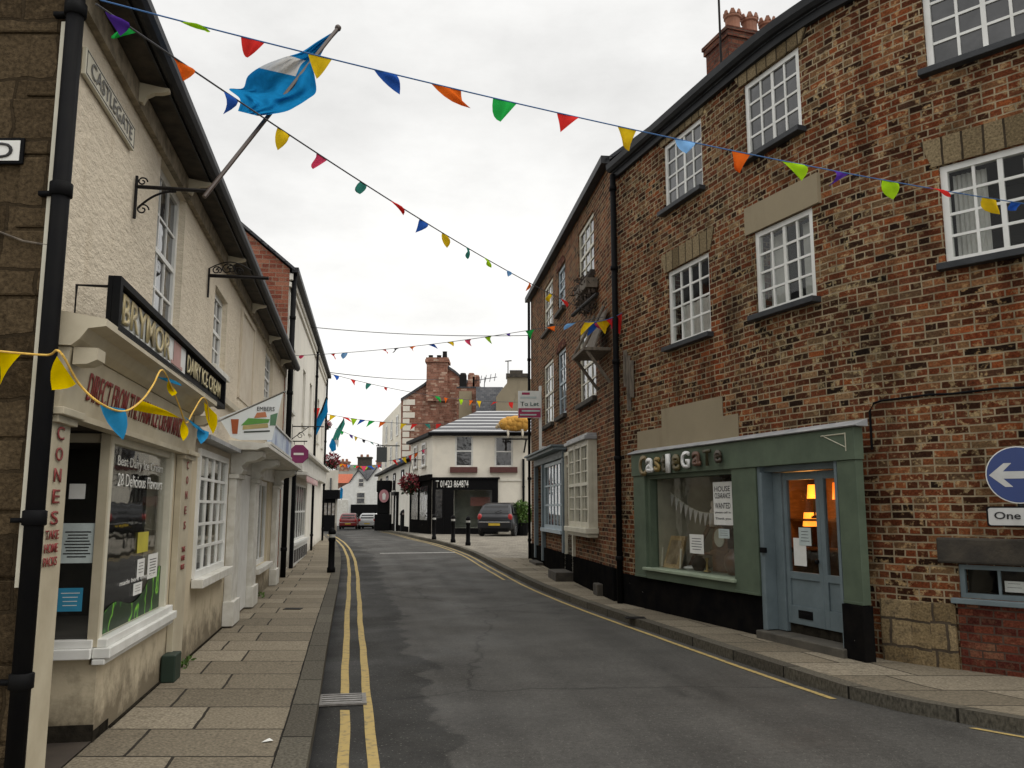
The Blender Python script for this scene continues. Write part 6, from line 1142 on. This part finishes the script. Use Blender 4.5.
def basket(px, py, Yb, r_, label, wallx=None):
    c = at_y(px, py, Yb); o = thing('hanging_basket', label, 'hanging basket', c); m = MB(); leaves(m, c, r_, r_, r_ * .8, 380, r_ * .35, .55); m.build('flowers', m_fl, o); m = MB(); leaves(m, c - UP * r_ * .5, r_ * .75, r_ * .75, r_ * .6, 160, r_ * .35, .2); m.build('foliage', m_lf, o)
    m = MB(); m.sphere(c - UP * r_ * .3, r_ * .62, r_ * .62, r_ * .55, 10, 7); m.build('bowl', m_dirt, o); m = MB(); [m.tube([c + V((r_ * .5 * math.cos(t), r_ * .5 * math.sin(t), 0)), c + UP * r_ * 2.2], .012, 4) for t in (0, 2.1, 4.2)]
    if wallx: m.tube([c + UP * r_ * 2.2, c + UP * r_ * 2.2 + V(wallx)], .02, 5)
    m.build('hanger', m_iron, o)
basket(410.5, 483, 44.5, .55, 'large red flowering basket at the corner of the cream shop', (.7, 0, 0)); basket(325.2, 424.5, 64.8, .45, 'higher red flower basket on the quoined cream house', (-.3, 1.2, 0)); basket(331.5, 461, 64.5, .62, 'lower red flower basket on the quoined cream house', (-.5, 1.4, 0))
# litter bin, dark pillar planter with sign, hanging dark sign
bp_ = ground(405.5, 531.5, .1); o = thing('litter_bin', 'black domed litter bin on the pavement by the white wing', 'litter bin', tuple(bp_)); m = MB(); m.lathe([(.3, 0), (.33, .05), (.33, .95), (.36, .97), (.36, 1.02), (.3, 1.2), (.15, 1.3), (.001, 1.33)], bp_, 18); m.build('body', m_black, o, smooth=False); m = MB(); m.box(bp_.x - .16, bp_.x + .16, bp_.y - .37, bp_.y - .28, bp_.z + .98, bp_.z + 1.1); m.build('opening', m_chrome, o)
pp_ = ground(383, 530.5, .1); o = thing('sign_pillar', 'tall dark pillar with a round pink and white sign at the far kerb', 'sign pillar', tuple(pp_)); zz = pp_.z; m = MB(); m.box(pp_.x - .55, pp_.x + .55, pp_.y - .4, pp_.y + .4, zz, zz + 1.1); m.box(pp_.x - .4, pp_.x + .4, pp_.y - .3, pp_.y + .3, zz + 1.1, zz + 2.6); m.box(pp_.x - .45, pp_.x + .5, pp_.y - .35, pp_.y + .35, zz + 2.6, zz + 3.4); m.build('pillar', m_black, o, bevel=.04)
sc2 = at_y(384, 496, pp_.y - .45); m = MB(); m.prism([(.34 * math.cos(t), .44 * math.sin(t)) for t in (2 * math.pi * i / 20 for i in range(20))], sc2, V((1, 0, 0)), UP, V((0, 0, 0)), V((0, -.06, 0))); m.build('sign_face', M('pink_sign_paint', (.45, .2, .22), .5), o); m = MB(); m.prism([(-.08, -.25), (.1, -.25), (.14, .08), (.02, .24), (-.12, .12)], sc2, V((1, 0, 0)), UP, V((0, -.061, 0)), V((0, -.075, 0))); m.build('sign_motif', m_paper, o)
Yh = 60; a, b = at_y(376.5, 462, Yh), at_y(387, 447, Yh); o = thing('hanging_sign', 'large plain dark square sign hanging over the far street', 'hanging sign', ((a.x + b.x) / 2, Yh, a.z)); m = MB(); m.box(a.x, b.x, Yh - .05, Yh + .05, a.z, b.z); m.build('board', M('dark_slate_sign', (.035, .04, .038), .5), o); m = MB(); m.box(a.x - .05, b.x + .9, Yh - .03, Yh + .03, b.z + .05, b.z + .12); m.box(b.x - .2, b.x - .15, Yh - .03, Yh + .03, b.z, b.z + .06); m.box(a.x + .2, a.x + .25, Yh - .03, Yh + .03, b.z, b.z + .06); m.build('arm', m_iron, o)
# yellow sheep figure on an iron bracket at the eaves
Ysh = 41.2; c = at_y(514, 424.5, Ysh); o = thing('sheep_figure', 'woolly yellow sheep figure mounted above the eaves of the cream corner shop', 'sheep figure', c)
m = MB(); [m.sphere(c + V((random.uniform(-.45, .6), random.uniform(-.2, .2), random.uniform(-.15, .25))), .2, .2, .19, 9, 7, .08) for _ in range(46)]; m.sphere(c + V((.1, 0, .05)), .58, .34, .38, 20, 14, .05); m.sphere(c + V((-.42, 0, .02)), .34, .28, .3, 14, 10, .06); m.sphere(c + V((.5, 0, .0)), .3, .3, .34, 14, 10, .06); m.build('fleece', M('yellow_dyed_fleece', (.50, .27, .05), .95, (.42, .21, .035), 9, .7, 25), o, smooth=True)
m = MB(); m.sphere(c + V((-.70, -.02, -.06)), .17, .12, .13, 12, 8); m.sphere(c + V((-.82, -.02, -.13)), .10, .08, .08, 10, 7); m.sphere(c + V((-.6, -.17, .02)), .05, .09, .035, 8, 6); m.sphere(c + V((-.6, .15, .02)), .05, .09, .035, 8, 6); m.build('head', M('pale_sheep_face', (.42, .33, .2), .8), o, smooth=True)
for x, y in ((-.3, -.16), (-.3, .16), (.4, -.16), (.4, .16)): m = MB(); m.tube([c + V((x, y, -.25)), c + V((x + .02, y, -.5)), c + V((x, y, -.68))], [.075, .05, .045], 8); m.build('leg', M('white_sheep_leg', (.6, .55, .45), .8), o, smooth=True)
m = MB(); m.box(c.x - .55, c.x + .75, Ysh - .2, Ysh + .2, c.z - .74, c.z - .69); m.tube([V((c.x + .6, Ysh, c.z - .7)), V((c.x + .5, 42.0, c.z - 1.3))], .04, 6); m.tube([V((c.x - .4, Ysh, c.z - .7)), V((c.x - .4, 42.0, c.z - 1.2))], .04, 6); m.build('bracket', m_iron, o)
# ================================================================== bunting, flags, wires
def bunting(label, A, B, sag, flags, w, h, rope, rr=.005, extra=None, seg=40, swing=.7):
    A, B = V(A), V(B); o = thing('bunting', label, 'bunting', A, 'strings of bunting across the street')
    P = lambda t: A.lerp(B, t) - UP * (4 * sag * t * (1 - t))
    m = MB(); m.tube([P(i / seg) for i in range(seg + 1)], rr, 5); m.build('string', rope, o)
    D = (B - A).normalized(); side = D.cross(UP).normalized()
    L = (B - A).length
    for spec in flags:
        px, col = spec[0], spec[1]; k = spec[2] if len(spec) > 2 else 1
        lo, hi = 0.0, 1.0; inc = px_of(P(1))[0] > px_of(P(0))[0]
        for _ in range(40):
            md = (lo + hi) / 2
            if (px_of(P(md))[0] < px) == inc: lo = md
            else: hi = md
        t = (lo + hi) / 2; ww = w * k; hh = h * k * random.uniform(.85, 1.1); a = random.uniform(-swing, swing); tw = random.uniform(-1.3, 1.3); curl = random.uniform(-.03, .03)
        dn = (-UP * math.cos(a) + side * math.sin(a) + D * tw * .6).normalized(); m = MB(); n = 5
        def pt(u, v):
            e = (u - .5) * ww * (1 - v); b = P(max(0, min(1, t + e / L)))
            return b + dn * (hh * v) + side * (curl * math.sin(v * 2.6) * 2 + .08 * math.sin(u * 4 + tw * 5) * v * (1 - v) * 2 + (u - .5) * ww * .35 * tw * v * (1 - v)) + D * (ww * .18 * tw * v)
        for j in range(n):
            for i in range(n):
                v0, v1 = j / n, (j + 1) / n; u0, u1 = i / n, (i + 1) / n
                if j == n - 1: m.face([pt(u0, v0), pt(.5, 1), pt(u1, v0)]) if False else m.face([pt(u0, v0), pt(u1, v0), pt(.5, 1)])
                else: m.face([pt(u0, v0), pt(u1, v0), pt(u1, v1), pt(u0, v1)])
        m.build('flag', FL[col], o, smooth=True, weld=True)
    return o
EA = L1.pt(q(5.1), .42, 4.62)
def endp(px, py, Y): return at_y(px, py, Y)
bunting('nearest bunting, sweeping from the left eaves across the sky to the right brick wall', endp(100, 0, 4.15), endp(1060, 209, 7.15), .10, [(190, 'lime', .8), (253, 'red', .8), (320, 'yellow', .85), (385, 'blue', .85), (446, 'orange', 1.2), (505, 'green'), (568, 'red'), (627, 'yellow', .9), (685, 'sky'), (741, 'orange'), (790, 'lime'), (841, 'purple'), (890, 'lime'), (935, 'red'), (989, 'yellow'), (1016, 'blue', .8)], .165, .155, m_rope_b, .0045, swing=1.0)
bunting('bunting sagging diagonally from the left eaves past the big blue flag to the brick corner', endp(96, 4, 4.15), endp(590, 312, 14.2), .14, [(112, 'purple', .7), (131, 'green', .6), (180, 'orange', .8), (231, 'blue'), (284, 'yellow'), (322, 'pink'), (363, 'teal', .6), (393, 'red'), (423, 'blue'), (445, 'yellow'), (468, 'teal', .8), (486, 'lime'), (507, 'sky', .7), (529, 'orange'), (551, 'yellow', .9), (561, 'red', .9)], .155, .15, m_rope_d, .006)
bunting('bunting crossing level above the road from the left drainpipe to the timber shelf', endp(286, 356, 18.3), endp(604, 317, 14.0), .12, [(291, 'lime'), (302, 'pink', .7), (333, 'red'), (345, 'sky'), (384, 'red', .7), (397, 'black'), (413, 'orange', 1.3), (431, 'blue'), (450, 'yellow'), (468, 'pink'), (488, 'lime'), (508, 'purple', .7), (530, 'green', 1.3), (551, 'orange', 1.2), (572, 'sky', 1.1)], .155, .15, m_rope_d, .006)
bunting('short tangle of bunting flags hung along the timber shelf rail', endp(585, 322, 13.9), endp(622, 313, 13.75), .05, [(588, 'yellow', 1.2), (593, 'pink'), (597, 'blue', 1.1), (602, 'yellow'), (609, 'strongyellow'), (614, 'red', 1.4), (618, 'pink', 1.2)], .2, .24, m_rope_b, .006)
bunting('bunting slanting from the tall cream house toward the far brick gable', endp(320, 371, 33), endp(525, 402, 44), .35, [(322, 'yellow'), (336, 'blue'), (353, 'red'), (369, 'teal'), (386, 'red', .7), (437, 'green', 1.2), (446, 'orange'), (461, 'lime'), (471, 'orange', 1.1), (479, 'yellow', 1.3), (496, 'red', 1.3), (511, 'red', 1.2)], .3, .3, m_rope_d, .012)
bunting('distant bunting running from the blue flags across to the quoined brick house', endp(326, 414, 47), endp(498, 418, 52), .45, [(333, 'yellow', 1.2), (345, 'red', 1.2), (354, 'lime', 1.2), (363, 'blue', 1.1), (372, 'green', 1.2), (383, 'orange', 1.2), (404, 'yellow', 1.2), (415, 'red', 1.2), (427, 'teal'), (439, 'red', 1.1), (450, 'blue'), (462, 'yellow'), (476, 'lime')], .32, .36, m_rope_d, .014)
bunting('farther faint bunting dipping to the plain dark hanging sign', endp(335, 428, 56), endp(386, 446, 60), .1, [(342, 'green'), (351, 'purple'), (356, 'yellow'), (364, 'black'), (371, 'teal', .8), (378, 'black', .8)], .32, .32, m_rope_d, .014)
bunting('bunting over the flower basket outside the cream corner shop', endp(388, 461, 46), endp(442, 440, 42.4), .15, [(394, 'red', 1.2), (399, 'blue'), (404, 'yellow', 1.2), (410, 'red', 1.2), (416, 'orange'), (423, 'pink', 1.2), (431, 'red')], .3, .3, m_rope_d, .012)
bunting('most distant bunting strung before the grey roof at the street end', endp(336, 462, 84), endp(388, 463, 86), .35, [(339, 'red', 1.3), (344, 'orange', 1.2), (349, 'sky'), (353, 'white'), (358, 'red'), (364, 'pink', 1.8), (369, 'blue', 1.6), (374, 'yellow'), (379, 'red'), (385, 'lime', 1.2), (341.5, 'yellow'), (347, 'red'), (355.5, 'green'), (361, 'yellow'), (367, 'lime'), (377, 'sky'), (382, 'purple')], .36, .42, m_rope_d, .02)
# yellow and blue bunting looped along the ice cream shop cornice
def loop_bunting(label, pts, flags):
    o = thing('bunting', label, 'bunting', pts[0]); c = [V(p) for p in catmull([tuple(p) for p in pts], 8)]; m = MB(); m.tube(c, .006, 6); m.build('tape', m_rope_o, o)
    for poly, col in flags:
        m = MB(); p = [V(x) for x in poly]; n = 4; A, B, T = p[0], p[1], p[2]; nn = (B - A).cross(T - A).normalized()
        def pt(u, v): return A.lerp(B, u).lerp(T, v) + nn * .025 * math.sin(v * 3.1) * math.sin(u * 3 + 1)
        for j in range(n):
            for i in range(n):
                u0, u1, v0, v1 = i / n, (i + 1) / n, j / n, (j + 1) / n
                m.face([pt(u0, v0), pt(u1, v0), T] if j == n - 1 else [pt(u0, v0), pt(u1, v0), pt(u1, v1), pt(u0, v1)])
        m.build('flag', FL[col], o, smooth=True, weld=True)
cz = lambda px, py, d=.34: L1.pt(*(lambda r: (r[0], d, r[1]))(L1.at(px, py, d)))
f1 = lambda px, py: at_y(px, py, 4.25)
loop_bunting('yellow and blue bunting looped from the stone gable along the ice cream shop cornice', [f1(-12, 350), f1(18, 353), f1(48, 355), cz(60, 352, .2), cz(80, 385, .25), cz(103, 405), cz(125, 411), cz(142, 400), cz(153, 385), cz(162, 370), cz(172, 388), cz(180, 408), cz(186, 423), cz(193, 412), cz(202, 398), cz(207, 403), cz(209, 420)],
    [((f1(-4, 350), f1(21, 354), f1(0, 385)), 'strongyellow'), ((cz(57, 356, .2), cz(76, 384, .22), cz(52, 390, .16)), 'strongyellow'), ((cz(100, 405), cz(125, 409), cz(123, 440)), 'cyan'), ((cz(140, 400), cz(133, 410), cz(180, 418)), 'strongyellow'), ((cz(157, 377), cz(168, 378), cz(182, 386)), 'cyan'), ((cz(168, 381), cz(176, 391), cz(172, 396)), 'strongyellow'), ((cz(183, 416), cz(190, 422), cz(206, 434)), 'cyan'), ((cz(183, 420), cz(188, 428), cz(183, 441)), 'strongyellow'), ((cz(204, 402), cz(217, 415), cz(213, 434)), 'strongyellow'), ((cz(198, 428), cz(209, 432), cz(201, 444)), 'cyan')])
# the big blue flag on its slanting pole
tip = at_y(338, 28, 6.9); fo = thing('flag', 'large bright blue flag with pale emblem blowing on a slanted pole, upper left', 'flag', tipA)
m = MB(); m.tube([tipA - (tip - tipA) * .03, tip], .017, 8); m.sphere(tip, .03, .03, .03, 8, 6); m.build('pole', M('brown_flag_pole', (.06, .04, .03), .5), fo, smooth=False)
Lr = [(338, 29), (318, 41), (301, 52), (282, 58), (262, 66), (248, 76), (243, 88), (229, 89), (240, 99), (238, 111)]; Rr = [(339, 31), (326, 46), (318, 60), (313, 66), (315, 78), (316, 92), (308, 99), (297, 106), (284, 112), (258, 116)]
m = MB(); nu = 26; rows = []
Ls, Rs = catmull([tuple(map(float, p)) for p in Lr], 5), catmull([tuple(map(float, p)) for p in Rr], 5)
for j, (l, r) in enumerate(zip(Ls, Rs)):
    v = j / (len(Ls) - 1); row = []
    for i in range(nu + 1):
        u = i / nu; Yd = 6.9 - .85 * v + .16 * math.sin(math.pi * u) * math.sin(v * 3.1) - .11 * math.sin(u * 7.5 + v * 5) * math.sin(v * 3.1) + .06 * abs(math.sin(u * 9 - v * 7)) + .03 * math.sin(u * 23 + v * 11); row.append(at_y(l[0] + (r[0] - l[0]) * u, l[1] + (r[1] - l[1]) * u, Yd))
    rows.append(row)
nr = len(rows) - 1
for j in range(nr):
    for i in range(nu):
        v = j / nr; u = i / nu; m.cur = 1 if (.27 < v < .46 and .0 <= u < .62) else 0
        m.face([rows[j][i], rows[j][i + 1], rows[j + 1][i + 1], rows[j + 1][i]])
m.build('cloth', [FL['azure'], FL['white']], fo, smooth=True, weld=True)
def slim_flag(label, base, tp, outline, cols, Yb):
    b, t = at_y(*base, Yb), at_y(*tp, Yb - .6); o = thing('flag', label, 'flag', b); m = MB(); m.tube([b, t], .03, 6); m.build('pole', m_iron, o)
    for pl_, col in zip(outline, cols):
        m = MB(); p = [at_y(x, y, Yb - .35 + .12 * math.sin(k * 2.1)) for k, (x, y) in enumerate(pl_)]; c = sum(p, V((0, 0, 0))) / len(p) + V((0, -.12, 0))
        for k in range(len(p)): m.face([p[k], p[(k + 1) % len(p)], c])
        m.build('cloth', FL[col], o, smooth=True, weld=True)
slim_flag('narrow blue flag hanging furled on a slanted pole at the tall cream house end', (309, 445), (327, 396), [[(327, 396), (328, 412), (322, 424), (316, 436), (309, 444), (308, 438), (314, 424), (321, 410)]], ['azure'], 29)
slim_flag('blue and white flag hanging at the quoined cream house near the flower baskets', (331, 448), (344, 418), [[(344, 418), (345, 424), (338, 440), (332, 440), (336, 430)], [(332, 438), (336, 442), (336, 450), (332, 452), (329, 446)], [(336, 432), (339, 440), (338, 448), (335, 442)]], ['teal', 'azure', 'white'], 58)
slim_flag('small blue flag low on the wall at the far left end of the street', (341.5, 500), (342, 486), [[(340.5, 487), (343, 489), (342.5, 498), (340, 499)]], ['azure'], 92)
slim_flag('tiny red pennant hanging on the tall cream house wall', (316, 404), (316.5, 400), [[(313, 408), (320, 408), (316.5, 420)]], ['red'], 28)
lp = ground(267, 742, .1); m = MB(); m.face([lp + V((-.03, -.02, .004)), lp + V((.03, -.015, .012)), lp + V((.01, .02, .02))]); m.face([lp + V((.03, -.015, .012)), lp + V((.035, .02, .004)), lp + V((.01, .02, .02))]); m.face([lp + V((-.03, -.02, .004)), lp + V((.01, .02, .02)), lp + V((-.02, .025, .006))]); tag(m.build('paper_scrap', m_paper, origin=lp), 'tiny scrap of white paper litter on the left pavement', 'litter')
for (px_, py_), lb_ in (((190, 668), 'small green weed tuft nearest the utility box at the wall foot'), ((233, 622), 'small green weed tuft at the foot of the white pilaster'), ((262, 598), 'tiny weed tuft farthest along the left wall foot')):
    wp = ground(px_, py_, .1) - V((.03, 0, 0)); m = MB(); leaves(m, wp + V((0, 0, .03)), .05, .05, .05, 26, .06, .0); tag(m.build('weed', MATS['fresh_green_leaves'], origin=wp), lb_, 'weed', 'weeds at the left wall foot')
w0, w1 = at_y(300, 326, 24), at_y(545, 335, 24.1); o = thing('overhead_wire', 'thin overhead wire crossing high above the road between the rows', 'wire', w0); m = MB(); m.tube([w0.lerp(w1, i / 20) - UP * .5 * (i / 20) * (1 - i / 20) for i in range(21)], .011, 5); m.build('wire', m_rope_d, o)
w0, w1 = at_y(326, 372, 33), at_y(442, 379, 64); o = thing('overhead_wire', 'second thin wire lower down, reaching to the far brick chimney', 'wire', w0); m = MB(); m.tube([w0.lerp(w1, i / 20) - UP * .6 * (i / 20) * (1 - i / 20) for i in range(21)], .018, 5); m.build('wire', m_rope_d, o)
# ================================================================== sky, sun, camera
SUN_EL, SUN_AZ = math.radians(55), math.radians(112)        # azimuth from +Y toward +X
wd = bpy.data.worlds.new('World'); scene.world = wd; wd.use_nodes = True; nt = wd.node_tree; nt.nodes.clear()
out = nt.nodes.new('ShaderNodeOutputWorld'); bg = nd(nt, 'ShaderNodeBackground', i_Strength=.1); nt.links.new(bg.outputs[0], out.inputs[0])
sky = nd(nt, 'ShaderNodeTexSky', sky_type='NISHITA', sun_disc=False); sky.sun_elevation = SUN_EL; sky.sun_rotation = SUN_AZ; sky.air_density = 1.5; sky.dust_density = 5
tc = nt.nodes.new('ShaderNodeTexCoord'); sx = nd(nt, 'ShaderNodeSeparateXYZ'); nt.links.new(tc.outputs['Generated'], sx.inputs[0])
cl = ramp(nt, [(.34, .78), (.66, 1.05)]); nt.links.new(noise(nt, tc.outputs['Generated'], 2.4, 7, .6, (1, 1, 2.2)), cl.inputs[0])
el = ramp(nt, [(.0, 10.2), (.16, 10.0), (.46, 7.6), (.62, 9.0), (.95, 17.0)]); nt.links.new(sx.outputs[2], el.inputs[0])
vm = nd(nt, 'ShaderNodeVectorMath', operation='SCALE'); nt.links.new(cl.outputs[0], vm.inputs[0]); nt.links.new(el.outputs[0], vm.inputs['Scale'])
cm = mixc(nt, 1.0, vm.outputs[0], (1.0, .99, .965), 'MULTIPLY')
nt.links.new(mixc(nt, .94, sky.outputs[0], cm), bg.inputs[0])
sl_ = bpy.data.lights.new('sun', 'SUN'); sl_.energy = 1.2; sl_.angle = math.radians(60); sl_.color = (1, .96, .9); so = bpy.data.objects.new('sun', sl_); COL.objects.link(so)
dv = V((math.sin(SUN_AZ) * math.cos(SUN_EL), math.cos(SUN_AZ) * math.cos(SUN_EL), math.sin(SUN_EL))); so.rotation_euler = dv.to_track_quat('Z', 'Y').to_euler(); so.location = (0, 0, 30)
cd = bpy.data.cameras.new('camera'); cd.sensor_width = 36; cd.lens = FP / 1024 * 36; cd.clip_start = .05; cd.clip_end = 1000
co = bpy.data.objects.new('camera', cd); COL.objects.link(co); co.location = (0, 0, EYE); co.rotation_euler = (math.pi / 2 + PIT, 0, 0); scene.camera = co
vs = scene.view_settings; vs.view_transform = 'Standard'; vs.look = 'None'; vs.gamma = 1; vs.use_curve_mapping = False; vs.exposure = .32
scene.cycles.max_bounces = 6; scene.cycles.transparent_max_bounces = 12; scene.cycles.use_denoising = True
